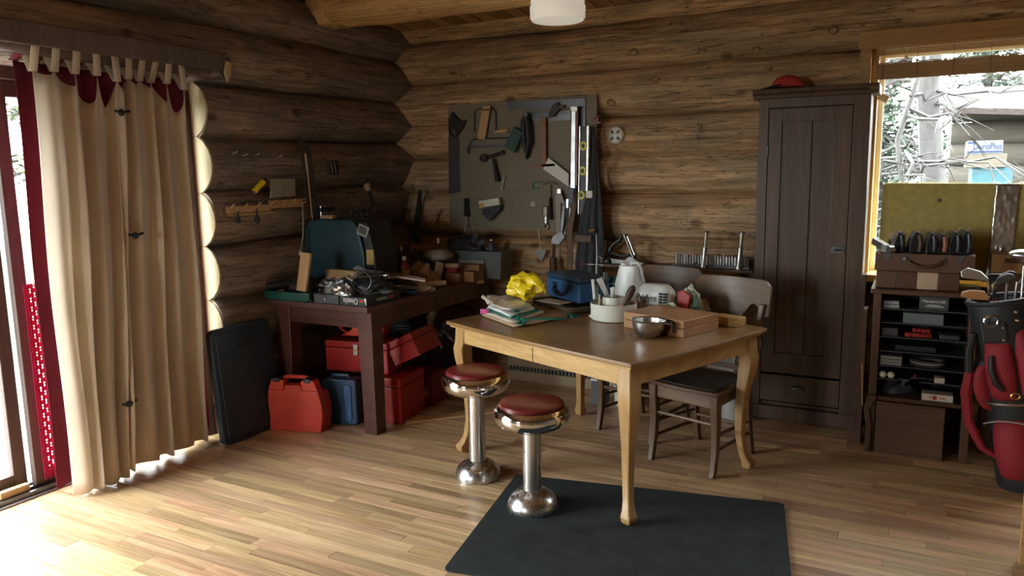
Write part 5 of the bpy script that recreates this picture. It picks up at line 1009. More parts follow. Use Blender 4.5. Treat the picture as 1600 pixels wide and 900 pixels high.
for k, q in enumerate([(-2.769, 1.372), (-2.731, 1.373), (-2.693, 1.373), (-2.655, 1.373), (-2.617, 1.373), (-2.579, 1.373)]):
    t = thing('peg_hook', ['first', 'second', 'third', 'fourth', 'fifth', 'last'][k]+' bare wire hook from the left in the lower pegboard row', 'hook', (q[0], YP-0.001, q[1]-0.015), group='bare wire hooks on the pegboard'); MB().tube([(0, 0, 0.03), (0, -0.012, 0.028), (0, -0.016, 0.0), (0, -0.022, 0.008)], 0.0022, 6).build('wire', 'silver_grey', t, True)
t = thing('chisel', 'wooden-handled chisel hung slantwise left of the pegboard', 'chisel', ([(-3.383, 1.246)][0][0], 5.10, [(-3.383, 1.246)][0][1]), rot=(0, math.radians(38), 0)); MB().tube([(0, 0, -0.10), (0, 0, 0.02)], [0.014, 0.011], 9).build('handle', 'kraft', t, True); MB().tube([(0, 0, 0.02), (0, 0, 0.09)], [0.006, 0.004], 7).build('blade', 'dark_steel', t, True)
q = [(-2.005, 2.042)][0]; t = thing('round_knob', 'small dark red knob on the pegboard right edge', 'knob', (q[0]+0.0, 5.095, q[1]-0.09)); MB().lathe([(0.0, -0.04), (0.018, -0.038), (0.022, -0.02), (0.010, 0.0), (0.010, 0.018)], n=14, axis='Y').build('knob', 'dark_red_paint', t, True); MB().lathe([(0.026, 0.012), (0.026, 0.019)], n=14, axis='Y').build('plate', 'dark_steel', t)
flat('wire_egg', 'pale green wire frame hung under the T-square', 'wire frame', [('frame_top', [(-2.518, 1.524), (-2.450, 1.528), (-2.450, 1.519), (-2.519, 1.515)], 0.004, 'mid_green', 0.003), ('frame_bottom', [(-2.530, 1.473), (-2.461, 1.482), (-2.461, 1.472), (-2.530, 1.463)], 0.004, 'mid_green', 0.003), ('frame_side', [(-2.518, 1.524), (-2.513, 1.524), (-2.519, 1.468), (-2.525, 1.468)], 0.004, 'mid_green', 0.003)])

# long hanging tools right of and below the board
def hang(name, label, cat, parts): return flat(name, label, cat, parts, 5.10)
hang('rasp', 'long pale rasp hanging left of the leather straps', 'rasp', [('blade', [(-2.319, 1.436), (-2.273, 1.441), (-2.285, 1.107), (-2.316, 1.106)], 0.010, 'grey_paper', 0.03), ('tang', [(-2.308, 1.473), (-2.278, 1.473), (-2.278, 1.436), (-2.309, 1.436)], 0.006, 'steel', 0.03)])
t = hang('tin_snips', 'dark tin snips hanging beside the rasp', 'snips', [('handle', [(-2.259, 1.368), (-2.239, 1.349), (-2.250, 1.211), (-2.276, 1.089), (-2.291, 1.098), (-2.275, 1.243)], 0.014, 'dark_steel', 0.035), ('handle', [(-2.209, 1.368), (-2.189, 1.313), (-2.214, 1.221), (-2.256, 1.099), (-2.260, 1.127), (-2.229, 1.230)], 0.014, 'dark_steel', 0.030), ('blade', [(-2.294, 1.436), (-2.274, 1.441), (-2.239, 1.358), (-2.259, 1.340)], 0.008, 'silver_grey', 0.034)])
hang('scraper', 'small scraper with bright blade hanging by the blue sheath', 'scraper', [('blade', [(-2.229, 1.400), (-2.209, 1.400), (-2.214, 1.336), (-2.229, 1.336)], 0.004, 'aluminium', 0.05), ('grip', [(-2.229, 1.336), (-2.214, 1.336), (-2.220, 1.240), (-2.230, 1.239)], 0.008, 'dark_grey', 0.048)])
def strap3d(name, label, cat, pts, wdt, mat, y=5.03):
    c = pts[-1]; t = thing(name, label, cat, (c[0], y, c[1])); n = len(pts); mb = MB()
    for i, (a, b) in enumerate(pts):
        w_ = wdt[i]
        for dx, dy in ((-w_, 0.012), (-w_*0.4, -0.012), (w_*0.3, 0.004), (w_, -0.008)): mb.v.append((a-c[0]+dx, dy+0.008*math.sin(i*1.7), b-c[1]))
    for i in range(n-1):
        for k in range(3): mb.f.append((4*i+k, 4*i+k+1, 4*i+5+k, 4*i+4+k))
    mb.build('strap_band', mat, t, 'all', solid=0.006); return t
strap3d('leather_strap', 'long brown leather strap hanging beside the work trousers', 'strap', [(-2.145, 1.450), (-2.170, 1.314), (-2.201, 1.176), (-2.191, 1.038), (-2.197, 0.874), (-2.187, 0.805)], [0.012, 0.022, 0.03, 0.026, 0.022, 0.02], 'brown_strap')
tr = thing('work_trousers', 'dark grey work trousers hanging from the pegboard side', 'trousers', ([(-2.044, 0.837)][0][0], 5.02, 0.86))
tx = [(-2.044, 0.837)][0][0]
TL = [(a-tx, b-0.86) for a, b in [(-2.014, 1.891), (-2.010, 1.738), (-2.038, 1.495), (-2.102, 1.270), (-2.127, 1.087), (-2.143, 0.925), (-2.133, 0.809)]]; TR_ = [(a-tx, b-0.86) for a, b in [(-1.995, 1.890), (-1.981, 1.737), (-1.957, 1.495), (-1.937, 1.317), (-1.923, 1.115), (-1.922, 0.934), (-1.927, 0.820)]]
def interp(pl, v):
    f = v*(len(pl)-1); i = min(int(f), len(pl)-2); f -= i; return pl[i][0]+(pl[i+1][0]-pl[i][0])*f, pl[i][1]+(pl[i+1][1]-pl[i][1])*f
def trou(u, v):
    a, b = interp(TL, v), interp(TR_, v); x = a[0]+(b[0]-a[0])*u; z = a[1]+(b[1]-a[1])*u
    return (x, -0.03*math.sin(PI*u)*(0.3+v)-0.018*math.sin(2*PI*3.2*u+1.5*v+0.5)*v, z)
MB().grid(trou, 36, 22).build('cloth', 'denim', tr, 'all', solid=0.006)
MB().obox((0.02, -0.035, interp(TL, 0.55)[1]+0.22), (0.05, 0.02, 0.05)).build('white_label', 'white_paper', tr, bevel=0.004)
hw = interp(TL, 0.60); MB().box(hw[0]-0.01, hw[0]+0.12, -0.065, -0.04, hw[1]-0.06, hw[1]-0.005).build('pocket_flap', 'leather_brown', tr, bevel=0.006)
MB().tube([(hw[0]+0.10, -0.05, hw[1]+0.02), (hw[0]+0.14, -0.05, hw[1]+0.03)], 0.012, 8).build('buckle', 'brass', tr, True)
t = thing('tape_strip', 'thin white and red tag stick across the trousers', 'stick', ([(-1.999, 0.946)][0][0], 4.965, [(-1.999, 0.946)][0][1])); MB().tube([(-0.09, 0, 0), (-0.03, 0, 0)], 0.003, 6).build('red_end', 'print_red', t); MB().tube([(-0.03, 0, 0), (0.09, 0, 0)], 0.0025, 6).build('white_end', 'white_paper', t)
t = thing('rope_loop', 'thin pale cord hanging down the trousers', 'cord', ([(-1.965, 1.096)][0][0], 4.965, 0.86)); MB().tube([(0, 0, 0.30), (0.004, 0, 0.15), (0.0, 0, 0.0)], [0.004, 0.005, 0.006], 6).build('strand', 'white_paper', t, True)
q = [(-2.340, 0.813), (-2.349, 0.974), (-2.328, 1.031)]; t = thing('soldering_iron', 'dark brown turned handle hanging under the pegboard', 'tool', (q[0][0], 5.06, q[0][1])); h = q[1][1]-q[0][1]
MB().lathe([(0.0, 0.0), (0.024, 0.006), (0.028, 0.04), (0.030, h*0.8), (0.024, h), (0.0, h)], n=14).build('grip', 'leather_brown', t, True); MB().tube([(0, 0, h), (0.01, 0, h+0.12)], [0.014, 0.010], 8).build('ferrule', 'leather_brown', t, True); MB().prism([(-0.02, h+0.10), (0.05, h+0.09), (0.10, h+0.15), (0.07, h+0.20), (0.0, h+0.16)], -0.012, 0.012).build('head', 'dark_steel', t, bevel=0.004)
q = [(-2.457, 0.936), (-2.480, 1.179)]; t = thing('trowel', 'pointing trowel hanging low under the pegboard on a string', 'trowel', (q[0][0], 5.09, q[0][1])); MB().prism([(0.0, 0.0), (0.035, 0.05), (0.04, 0.085), (-0.045, 0.085), (-0.03, 0.04)], -0.002, 0.002).build('blade', 'silver_grey', t); MB().tube([(0, 0, 0.085), (-0.005, 0, 0.14), (q[1][0]-q[0][0], 0, q[1][1]-q[0][1])], 0.0025, 6).build('string', 'paper', t); MB().tube([(-0.03, 0, 0.145), (0.03, 0, 0.14)], 0.004, 6).build('grip', 'kraft', t, True)
t = thing('small_hook', 'tall nail and crooked hook in the log right of the alarm', 'hook', ([(-1.317, 1.847)][0][0], 5.15, [(-1.317, 1.847)][0][1])); MB().tube([(0, 0.01, -0.06), (0, -0.006, -0.04), (0, -0.006, 0.05)], 0.005, 6).build('spike', 'dark_steel', t, True); MB().tube([(0.0, -0.006, 0.05), (0.03, -0.012, 0.04), (0.025, -0.012, 0.01)], 0.004, 6).build('crook', 'dark_steel', t, True)

# ================================================================ LEDGE ON THE BACK WALL WITH PLANES AND DRILL INDEX
lg_ = thing('wall_ledge', 'narrow dark wooden ledge on the wall behind the chairs', 'shelf', (-1.40, 5.05, 0.93))
MB().box(-0.55, 0.50, -0.07, 0.14, 0.0, 0.022).build('board', 'crate_wood', lg_, bevel=0.003)
for xx in (-0.45, 0.40): MB().prism([(0.13, 0.0), (0.13, -0.10), (-0.03, 0.0)], xx-0.012, xx+0.012, 'yz').build('bracket', 'crate_wood', lg_)
ZL = 0.953
pl = thing('hand_plane', 'old black iron hand plane with curved tote on the ledge', 'plane', (-1.785, 5.03, ZL), math.radians(-6))
MB().prism([(-0.12, 0.0), (0.15, 0.0), (0.17, 0.012), (0.12, 0.025), (0.06, 0.06), (0.02, 0.03), (-0.12, 0.04)], -0.03, 0.03).build('sole', 'dark_steel', pl, bevel=0.003)
MB().obox((0.05, 0, 0.115), (0.012, 0.05, 0.20), (0, math.radians(-24), 0)).build('blade_iron', 'dark_steel', pl, bevel=0.002); MB().obox((0.062, 0, 0.13), (0.006, 0.045, 0.14), (0, math.radians(-24), 0)).build('cap_iron', 'steel', pl)
MB().tube([(-0.10, 0, 0.03), (-0.115, 0, 0.08), (-0.085, 0, 0.13), (-0.03, 0, 0.165), (-0.02, 0, 0.195)], [0.016, 0.015, 0.014, 0.015, 0.012], 9).build('tote', 'black_plastic', pl, True); MB().tube([(-0.10, 0, 0.07), (-0.02, 0, 0.05), (0.04, 0, 0.06)], 0.010, 8).build('frog', 'dark_steel', pl, True)
t = thing('plane_parts', 'dark jumble of small iron fittings on the ledge beside the trousers', 'fittings', (-1.92, 5.0, ZL)); crumple(0.08, 0.08, 0.07, 41.0, 10, 0.4).build('iron_heap', 'dark_steel', t); MB().tube([(0.0, 0, 0.05), (0.01, 0, 0.16)], 0.004, 6).build('spike', 'steel', t, True)
q = [(-1.411, 1.028), (-0.939, 0.991)]; di = thing('drill_index', 'long grey rack of upright steel bits on the ledge', 'bit rack', (q[0][0], 5.04, ZL)); dl = q[1][0]-q[0][0]
MB().box(-0.03, dl+0.01, -0.03, 0.03, 0.0, 0.014).build('rack_base', 'dark_steel', di, bevel=0.002)
for k in range(26): MB().lathe([(0.0085, 0.014), (0.0085, 0.075+0.006*math.sin(k*2.3)), (0.006, 0.08+0.006*math.sin(k*2.3)), (0, 0.08)], (k*dl/25.5, 0, 0), 8).build('bit', 'steel' if k % 3 else 'aluminium', di, True)
for k, (lab, px) in enumerate((('tall steel expansion bit at the middle of the bit rack', 1103), ('tall steel expansion bit at the wardrobe end of the bit rack', 1157))):
    xx = q[0][0]+(px-1058)*dl/112; t = thing('expansion_bit', lab, 'bit', (xx, 4.992, ZL-0.0+(0.0 if k == 0 else 0.0)), rot=(0, math.radians(4), 0), group='tall expansion bits')
    MB().lathe([(0.0, 0.0), (0.020, 0.0), (0.020, 0.02), (0.016, 0.03), (0.016, 0.14)], n=14).build('lower_barrel', 'steel', t, True); MB().lathe([(0.013, 0.14), (0.013, 0.235)], n=14).build('upper_barrel', 'chrome', t, True); MB().lathe([(0.0, 0.235), (0.018, 0.235), (0.018, 0.245), (0, 0.245)], n=14).build('cap', 'dark_steel', t)

# ================================================================ ON THE DINING TABLE
ZT = 0.7755
def sheet(poly, z, th, name, mat, t, wob=0.006, seed=0):
    """limp folded sheet: polygon filled, edge heights wander"""
    cx, cy = sum(p[0] for p in poly)/len(poly), sum(p[1] for p in poly)/len(poly); n = len(poly); mb = MB(); m = 5
    for j in range(1, m+1):
        for i in range(n):
            a, b = cx+(poly[i][0]-cx)*j/m, cy+(poly[i][1]-cy)*j/m; mb.v.append((a, b, z+wob*(0.8+mnoise.noise(Vector((a*14+seed, b*14, seed))))))
    c = len(mb.v); mb.v.append((cx, cy, z+wob))
    for i in range(n): mb.f.append((c, i, (i+1) % n))
    for j in range(m-1):
        for i in range(n): mb.f.append((j*n+i, (j+1)*n+i, (j+1)*n+(i+1) % n, j*n+(i+1) % n))
    return mb.build(name, mat, t, 'all', solid=th)
def dense(poly, k=4):
    out = []
    for i in range(len(poly)):
        a, b = poly[i], poly[(i+1) % len(poly)]; out += [(a[0]+(b[0]-a[0])*j/k, a[1]+(b[1]-a[1])*j/k) for j in range(k)]
    return out
px0 = (-1.99, 3.87)
def paper(label, corners, dz, mat, th=0.004, seed=1, wob=0.006, name='paper_bag', cat='paper'):
    t = thing(name, label, cat, (px0[0], px0[1], ZT+dz)); sheet(dense([(a-px0[0], b-px0[1]) for a, b in corners]), 0, th, 'fold', mat, t, wob, seed); return t
paper('bottom kraft paper bag of the pile under the yellow pouch', [(-2.178, 3.724), (-1.859, 3.506), (-1.711, 3.861), (-1.743, 4.130), (-2.073, 4.336), (-2.234, 4.116)], 0.005, 'kraft', 0.005, 1)
paper('cream sheet with grey print in the pile', [(-2.164, 3.723), (-1.866, 3.527), (-1.854, 3.876), (-2.186, 4.215), (-2.289, 4.019)], 0.020, 'paper', 0.004, 2)
paper('green sheet showing in the paper pile', [(-2.167, 3.773), (-1.918, 3.604), (-1.883, 3.893), (-2.166, 4.159)], 0.030, 'ribbon_green', 0.004, 3, 0.005, 'green_sheet')
paper('white folded sheets near the pink tab', [(-2.177, 3.799), (-1.929, 3.603), (-1.910, 3.866), (-2.221, 4.177)], 0.040, 'white_paper', 0.010, 4)
t = paper('topmost crumpled paper sack with twisted corner in the pile', [(-2.306, 4.011), (-2.125, 3.746), (-1.941, 3.627), (-1.915, 3.834), (-2.186, 4.113)], 0.060, 'paper', 0.006, 5, 0.014)
MB().tube([(-0.20, -0.03, 0.01), (-0.215, -0.045, 0.03), (-0.235, -0.06, 0.045)], [0.022, 0.012, 0.010], 8).build('twist', 'paper', t, True)
q = [(-2.147, 3.715)][0]; tag(put(MB().box(-0.022, 0.022, -0.012, 0.012, 0, 0.028).build('pink_tab', 'pink', None, bevel=0.005), (q[0]-0.01, q[1], ZT+0.022), 0.3), 'bright pink tab sticking out of the paper pile', 'tab')
yb_ = thing('yellow_pouch', 'crumpled bright yellow plastic pouch on the paper pile', 'pouch', (-1.985, 3.90, ZT+0.085), math.radians(-20))
def ypouch(u, v):
    a = 2*PI*u; b = v*PI; x, y, z = math.sin(b)*math.cos(a), math.sin(b)*math.sin(a), math.cos(b)
    d = Vector((x*2.0+4.2, y*2.0, z*2.0)); k = 1+0.30*(mnoise.cell(d*0.9)-0.3)*0.35+0.38*mnoise.noise(d)+0.13*mnoise.noise(d*1.8)
    return (0.105*k*x+0.02*z, 0.085*k*y, 0.075+0.075*k*z)
MB().grid(ypouch, 44, 26, True).build('pouch_body', 'yellow_plastic', yb_, 35)
MB().grid(lambda u, v: (0.02+0.13*v+0.03*math.sin(PI*u), -0.02+0.07*(u-0.5), 0.125+0.035*math.sin(PI*v*0.9+0.3)*math.cos((u-0.5)*2.2)-0.055*v**3*(0.4+u)), 12, 14).build('flap', 'yellow_plastic', yb_, 'all', solid=0.005)
MB().obox((0.0, 0.02, 0.155), (0.045, 0.03, 0.02), (0.3, 0.3, 0.2)).build('buckle', 'black_plastic', yb_, bevel=0.004)
rb = thing('green_ribbon', 'shiny green ribbon looping over the table front', 'ribbon', (-1.84, 3.60, ZT+0.001), math.radians(-20))
def ribbon(pts, wd, nm):
    mb = MB()
    for x, y, z in pts: mb.v += [(x, y-wd, z), (x, y+wd, z+0.004)]
    mb.f = [(2*i, 2*i+1, 2*i+3, 2*i+2) for i in range(len(pts)-1)]; mb.build(nm, 'ribbon_green', rb, 'all', solid=0.002)
ribbon([(-0.16, 0.08, 0.050), (-0.10, 0.05, 0.040), (-0.05, 0.0, 0.035), (-0.02, -0.02, 0.02), (0.0, -0.03, 0.008)], 0.020, 'band')
ribbon([(-0.02, 0.0, 0.035), (0.02, -0.02, 0.042), (0.045, -0.035, 0.02), (0.02, -0.045, 0.006)], 0.018, 'band')
ribbon([(0.0, 0.02, 0.030), (0.06, 0.06, 0.035), (0.12, 0.12, 0.032), (0.15, 0.17, 0.03)], 0.020, 'band')
wt = thing('wicker_tray', 'flat brown wicker tray under the blue lunch box', 'tray', (-1.83, 4.20, ZT), math.radians(-34))
MB().prism(rrect(-0.21, 0.21, -0.145, 0.145, 0.04), 0.0, 0.008, 'xy').build('tray_floor', 'wicker', wt)
for k in range(3): MB().tube([(a, b, 0.012+k*0.012) for a, b in rrect(-0.21-k*0.004, 0.21+k*0.004, -0.145-k*0.004, 0.145+k*0.004, 0.04, 6)], 0.008, 7, closed=True).build('woven_rim', 'wicker', wt, True)
tag(put(MB().box(-0.10, 0.10, -0.05, 0.05, 0, 0.004).build('letter', 'white_paper', None), (-1.90, 4.11, ZT+0.046), math.radians(-20)), 'white letter lying on the wicker tray rim', 'letter')
lb = thing('lunch_box', 'blue metal lunch box with black front handle', 'lunch box', (-1.835, 4.285, ZT+0.046), math.radians(-37))
MB().box(-0.205, 0.205, -0.09, 0.12, 0, 0.118).build('box_body', 'blue_paint', lb, bevel=0.010); MB().box(-0.208, 0.208, -0.093, 0.123, 0.121, 0.150).build('lid', 'lid_blue', lb, bevel=0.010)
MB().tube([(-0.085, -0.094, 0.085), (-0.075, -0.112, 0.055), (-0.03, -0.118, 0.033), (0.03, -0.118, 0.033), (0.075, -0.112, 0.055), (0.085, -0.094, 0.085)], 0.010, 8).build('handle', 'black_plastic', lb, True)
for s in (-1, 1): MB().box(s*0.09-0.02, s*0.09+0.02, -0.100, -0.088, 0.075, 0.098).build('handle_mount', 'black_plastic', lb, bevel=0.003)
q = [(-1.704, 3.926)][0]; tag(put(crumple(0.11, 0.06, 0.022, 51, 10, 0.3).build('green_cloth', 'green_plastic', None, 60), (q[0], q[1], ZT), -0.5), 'small dark green cloth lying by the wicker tray', 'cloth')
# lazy-susan tub
tu = thing('utensil_tub', 'round pale cream tub with a raised centre full of tools', 'tub', (-1.465, 3.965, ZT))
MB().lathe([(0.0, 0.0), (0.118, 0.0), (0.126, 0.006), (0.130, 0.095), (0.126, 0.095), (0.120, 0.010), (0.0, 0.010)], n=40).build('outer_wall', 'cream_plastic', tu, True)
MB().lathe([(0.060, 0.010), (0.062, 0.128), (0.057, 0.128), (0.055, 0.012), (0.0, 0.012)], n=28).build('inner_cup', 'cream_plastic', tu, True)
for k in range(3): MB().obox((0.093*math.cos(k*2.1+0.4), 0.093*math.sin(k*2.1+0.4), 0.045), (0.062, 0.003, 0.07), (0, 0, k*2.1+0.4)).build('divider', 'cream_plastic', tu)
def at(dx, dy): return (-1.465+dx, 3.965+dy, ZT+0.0135)
t = thing('paint_brush', 'short brush with shaggy white bristles standing in the tub', 'brush', at(-0.078, -0.055)); MB().tube([(0, 0, 0), (-0.008, -0.008, 0.11)], 0.009, 8).build('handle', 'white_plastic', t, True); b_ = crumple(0.075, 0.06, 0.065, 61, 12, 0.5); b_.build('bristles', 'cream_plastic', t); t.children[1].location = (-0.010, -0.01, 0.105)
t = thing('awl', 'tool with brown pear-shaped wooden handle leaning out of the tub', 'awl', at(0.045, -0.075), rot=(0, math.radians(27), 0)); MB().tube([(0, 0, 0), (0, 0, 0.10)], 0.005, 7).build('shank', 'steel', t, True); MB().tube([(0, 0, 0.09), (0, 0, 0.115), (0, 0, 0.16), (0, 0, 0.20), (0, 0, 0.215)], [0.013, 0.013, 0.022, 0.020, 0.010], 10).build('handle', 'leather_brown', t, True); MB().tube([(0, -0.002, 0.065), (0, -0.002, 0.092)], 0.014, 8).build('red_ferrule', 'red_plastic', t, True)
t = thing('putty_knife', 'broad worn steel putty knife leaning in the tub', 'putty knife', at(0.012, 0.02), rot=(0.1, math.radians(-25), 0)); MB().taper((0, 0, 0.07), (0.022, 0.003), (0, 0, 0.235), (0.035, 0.003)).build('blade', 'steel', t); MB().tube([(0, 0, 0), (0, 0, 0.08)], 0.008, 8).build('tang', 'steel', t, True)
t = thing('scissors', 'steel scissors standing in the tub centre', 'scissors', at(-0.02, 0.0), rot=(0.05, math.radians(6), 0)); MB().taper((-0.004, 0, 0), (0.006, 0.003), (0.004, 0, 0.17), (0.014, 0.003)).build('blade', 'steel', t); MB().taper((0.008, 0.004, 0), (0.006, 0.003), (-0.010, 0.004, 0.165), (0.014, 0.003)).build('blade', 'steel', t)
t = thing('screwdriver', 'slim black-handled screwdriver at the tub left side', 'screwdriver', at(-0.098, 0.02)); MB().tube([(0, 0, 0.0), (0, 0, 0.08)], 0.003, 6).build('shank', 'steel', t, True); MB().tube([(0, 0, 0.08), (-0.004, 0, 0.17)], [0.010, 0.012], 9).build('handle', 'green_plastic', t, True)
t = thing('marker_pen', 'tall black marker standing behind the tub rim', 'marker', at(-0.075, 0.06)); MB().tube([(0, 0, 0), (0, 0, 0.20)], 0.011, 9).build('barrel', 'black_plastic', t, True); MB().tube([(0, 0, 0.20), (0, 0, 0.24)], 0.012, 9).build('cap', 'dark_grey', t, True)
for k, (dx, dy, a, lab) in enumerate(((0.075, -0.05, 0.2, 'thin pale stick leaning by the wooden handle'), (0.085, -0.035, 0.05, 'thin pale stick nearest the wooden box'), (-0.055, -0.075, 0.0, 'short pale stick beside the shaggy brush'))):
    t = thing('wooden_stick', lab, 'stick', at(dx, dy), rot=(0, a, 0), group='sticks in the cream tub'); MB().box(-0.004, 0.004, -0.002, 0.002, 0, 0.13).build('stick', 'pine', t); MB().box(-0.004, 0.004, -0.002, 0.002, 0.13, 0.134).build('stick_tip', 'kraft', t)
# green carton, jug, lidded bottle behind
gb = thing('green_carton', 'small green printed carton behind the tub', 'box', (-1.585, 4.35, ZT), -0.25); MB().box(-0.07, 0.07, -0.045, 0.045, 0, 0.185).build('carton', 'green_box', gb, bevel=0.003); MB().box(-0.060, 0.055, -0.047, -0.045, 0.14, 0.15).build('print_line', 'print_white', gb); MB().box(-0.05, 0.04, -0.047, -0.045, 0.10, 0.118).build('print_line', 'amber', gb); MB().box(-0.05, 0.05, -0.047, -0.045, 0.05, 0.056).build('print_line', 'print_white', gb)
jg = thing('plastic_jug', 'big translucent white jug standing upside down behind the tub', 'jug', (-1.455, 4.215, ZT), math.radians(-10))
def jug(u, v):
    a = 2*PI*u; s = [(0.0, 1.0), (0.06, 1.06), (0.62, 0.98), (0.90, 0.76), (1.0, 0.70)]
    for (v0, k0), (v1, k1) in zip(s, s[1:]):
        if v <= v1: k = k0+(k1-k0)*(v-v0)/(v1-v0); break
    c, d = math.cos(a), math.sin(a); q = (abs(c)**5+abs(d)**5)**(-0.2)
    return (0.082*k*q*c, 0.062*k*q*d, 0.275*v)
mb = MB().grid(jug, 36, 14, True); mb.f.append(tuple(range(35, -1, -1))); mb.f.append(tuple(range(36*14, 36*15))); mb.build('jug_body', 'jug_plastic', jg, 50, bevel=0.004)
MB().lathe([(0.022, 0.27), (0.022, 0.288), (0.0, 0.288)], (-0.04, 0.0, 0), 18).build('spout_cap', 'white_plastic', jg, True); MB().tube([(0.0, 0, 0.268), (0.01, 0, 0.290), (0.05, 0, 0.290), (0.072, 0, 0.25), (0.078, 0, 0.18)], 0.010, 8).build('handle', 'jug_plastic', jg, True)
j2 = thing('medicine_jug', 'squat frosted jug with handwritten name and black chart', 'jug', (-1.278, 4.145, ZT), math.radians(-4))
def jug2(u, v):
    a = 2*PI*u; k = 1.0 if v < 0.72 else 1-0.35*((v-0.72)/0.28)**1.5; c, d = math.cos(a), math.sin(a); q = (abs(c)**4+abs(d)**4)**(-0.25); return (0.108*k*q*c, 0.06*k*q*d, 0.182*v)
mb = MB().grid(jug2, 36, 12, True); mb.f.append(tuple(range(35, -1, -1))); mb.f.append(tuple(range(36*12, 36*13))); mb.build('jug_body', 'jug_plastic', j2, 60)
text('Peglyte', 0.052, 'print_black', j2, (-0.034, -0.0625, 0.110), (PI/2, 0, 0), sx=0.82); MB().obox((-0.01, -0.0622, 0.072), (0.05, 0.002, 0.004), (0, -0.15, 0)).build('underline', 'print_black', j2)
for r_ in range(5):
    for c_ in range(2): MB().box(0.040+c_*0.026, 0.062+c_*0.026, -0.0625, -0.0605, 0.068+r_*0.016, 0.080+r_*0.016).build('chart_cell', 'print_black', j2)
tag(put(MB().lathe([(0.0, 0.0), (0.024, 0.0), (0.026, 0.05), (0.020, 0.085), (0.0, 0.088)], n=14).build('maroon_bottle', 'dark_red_paint', None, True), (-1.385, 4.06, ZT)), 'small dark red bottle between the tub and the jug', 'bottle')
gb2 = thing('sandwich_bag', 'crinkled clear bag holding a red and green packet', 'bag', (-1.095, 4.190, ZT), math.radians(-15))
crumple(0.16, 0.13, 0.155, 71, 14, 0.28).build('bag_film', 'bag_film', gb2); MB().prism([(-0.035, 0.05), (0.03, 0.045), (0.045, 0.135), (0.0, 0.165), (-0.04, 0.15)], -0.078, -0.064).build('red_packet', 'red_paint', gb2, bevel=0.006); MB().prism([(0.04, 0.0), (0.085, 0.0), (0.075, 0.08), (0.05, 0.14)], -0.055, -0.03).build('green_packet', 'mid_green', gb2, bevel=0.006)
tag(put(crumple(0.19, 0.10, 0.085, 75, 12, 0.3).build('clear_film_wrap', 'bag_film', None), (-1.185, 4.075, ZT), -0.1), 'low crumpled clear film between the jug and the red packet', 'plastic wrap')
# wooden instrument box
BX = [(-1.335, 3.773), (-0.979, 3.638), (-0.874, 3.919)]
bx_w = math.hypot(BX[1][0]-BX[0][0], BX[1][1]-BX[0][1]); ang = math.atan2(BX[1][1]-BX[0][1], BX[1][0]-BX[0][0]); bx_d = math.hypot(BX[2][0]-BX[1][0], BX[2][1]-BX[1][1])
wbx = thing('wooden_box', 'flat varnished wooden box with brass clasps on the table', 'box', (BX[0][0], BX[0][1], ZT), ang)
MB().box(0, bx_w, 0, bx_d, 0, 0.042).build('box_base', 'box_wood', wbx, bevel=0.003); MB().box(0, bx_w, 0, bx_d, 0.044, 0.085).build('lid', 'box_wood', wbx, bevel=0.003)
for xx in (bx_w*0.18, bx_w*0.86): c_ = MB().box(xx-0.011, xx+0.011, -0.005, 0.0, 0.018, 0.066).build('clasp', 'dark_steel', wbx, bevel=0.002); MB().tube([(xx-0.009, -0.008, 0.034), (xx+0.009, -0.008, 0.034)], 0.004, 7).build('clasp_loop', 'brass', c_, True)
MB().tube([(bx_w*0.40, -0.003, 0.03), (bx_w*0.42, -0.016, 0.012), (bx_w*0.62, -0.016, 0.012), (bx_w*0.64, -0.003, 0.03)], 0.006, 8).build('handle', 'leather_black', wbx, True)
for k in range(5): MB().box(-0.0008, 0.014, -0.0008, 0.006, 0.004+k*0.016, 0.012+k*0.016).build('finger_joint', 'leg_oak', wbx)
tag(put(MB().box(0, 0.15, 0, 0.09, 0, 0.046).build('plank_block', 'apron_oak', None, bevel=0.003), (-0.935, 4.045, ZT), math.radians(-20)), 'oak block lying behind the varnished box', 'wood block')
bw = thing('steel_bowl', 'small stainless steel bowl with a side handle on the table', 'bowl', (-1.150, 3.612, ZT))
MB().lathe([(0.0, 0.0), (0.052, 0.0), (0.066, 0.012), (0.078, 0.045), (0.081, 0.078), (0.088, 0.084), (0.086, 0.086), (0.078, 0.080), (0.074, 0.046), (0.062, 0.016), (0.0, 0.005)], n=40).build('bowl_shell', 'stainless', bw, True)
MB().tube([(0.080, 0.02, 0.074), (0.108, 0.028, 0.072), (0.111, -0.005, 0.070), (0.083, -0.005, 0.072)], 0.005, 8).build('ear_handle', 'dark_steel', bw, True)
# under the table
bk = thing('bucket', 'white plastic bucket on the floor behind the table', 'bucket', (-1.70, 4.85, 0.0)); MB().lathe([(0.0, 0.0), (0.075, 0.0), (0.090, 0.22), (0.094, 0.225), (0.086, 0.226), (0.072, 0.01), (0, 0.01)], n=28).build('pail', 'white_plastic', bk, True); MB().tube([(0.092*math.cos(a), 0.092*math.sin(a), 0.215-0.09*math.sin(a)**2) for a in [k*PI/10+PI for k in range(11)]], 0.003, 6).build('bail', 'steel', bk, True)
t = thing('blue_pail', 'pale blue box beside the white bucket', 'box', (-1.87, 4.80, 0.0), 0.1); MB().box(-0.05, 0.05, -0.06, 0.06, 0, 0.17).build('carton', 'box_white', t, bevel=0.006); MB().box(-0.052, 0.052, -0.062, 0.062, 0.17, 0.185).build('lid', 'white_plastic', t, bevel=0.003)
t = thing('glass_jar', 'glass jar on the floor beside the wardrobe', 'jar', (-0.975, 4.80, 0.0)); MB().lathe([(0.0, 0.0), (0.055, 0.0), (0.060, 0.02), (0.058, 0.13), (0.042, 0.155)], n=20).build('jar_body', 'jug_plastic', t, True); MB().lathe([(0.045, 0.15), (0.045, 0.175), (0, 0.175)], n=20).build('lid', 'white_plastic', t, True)

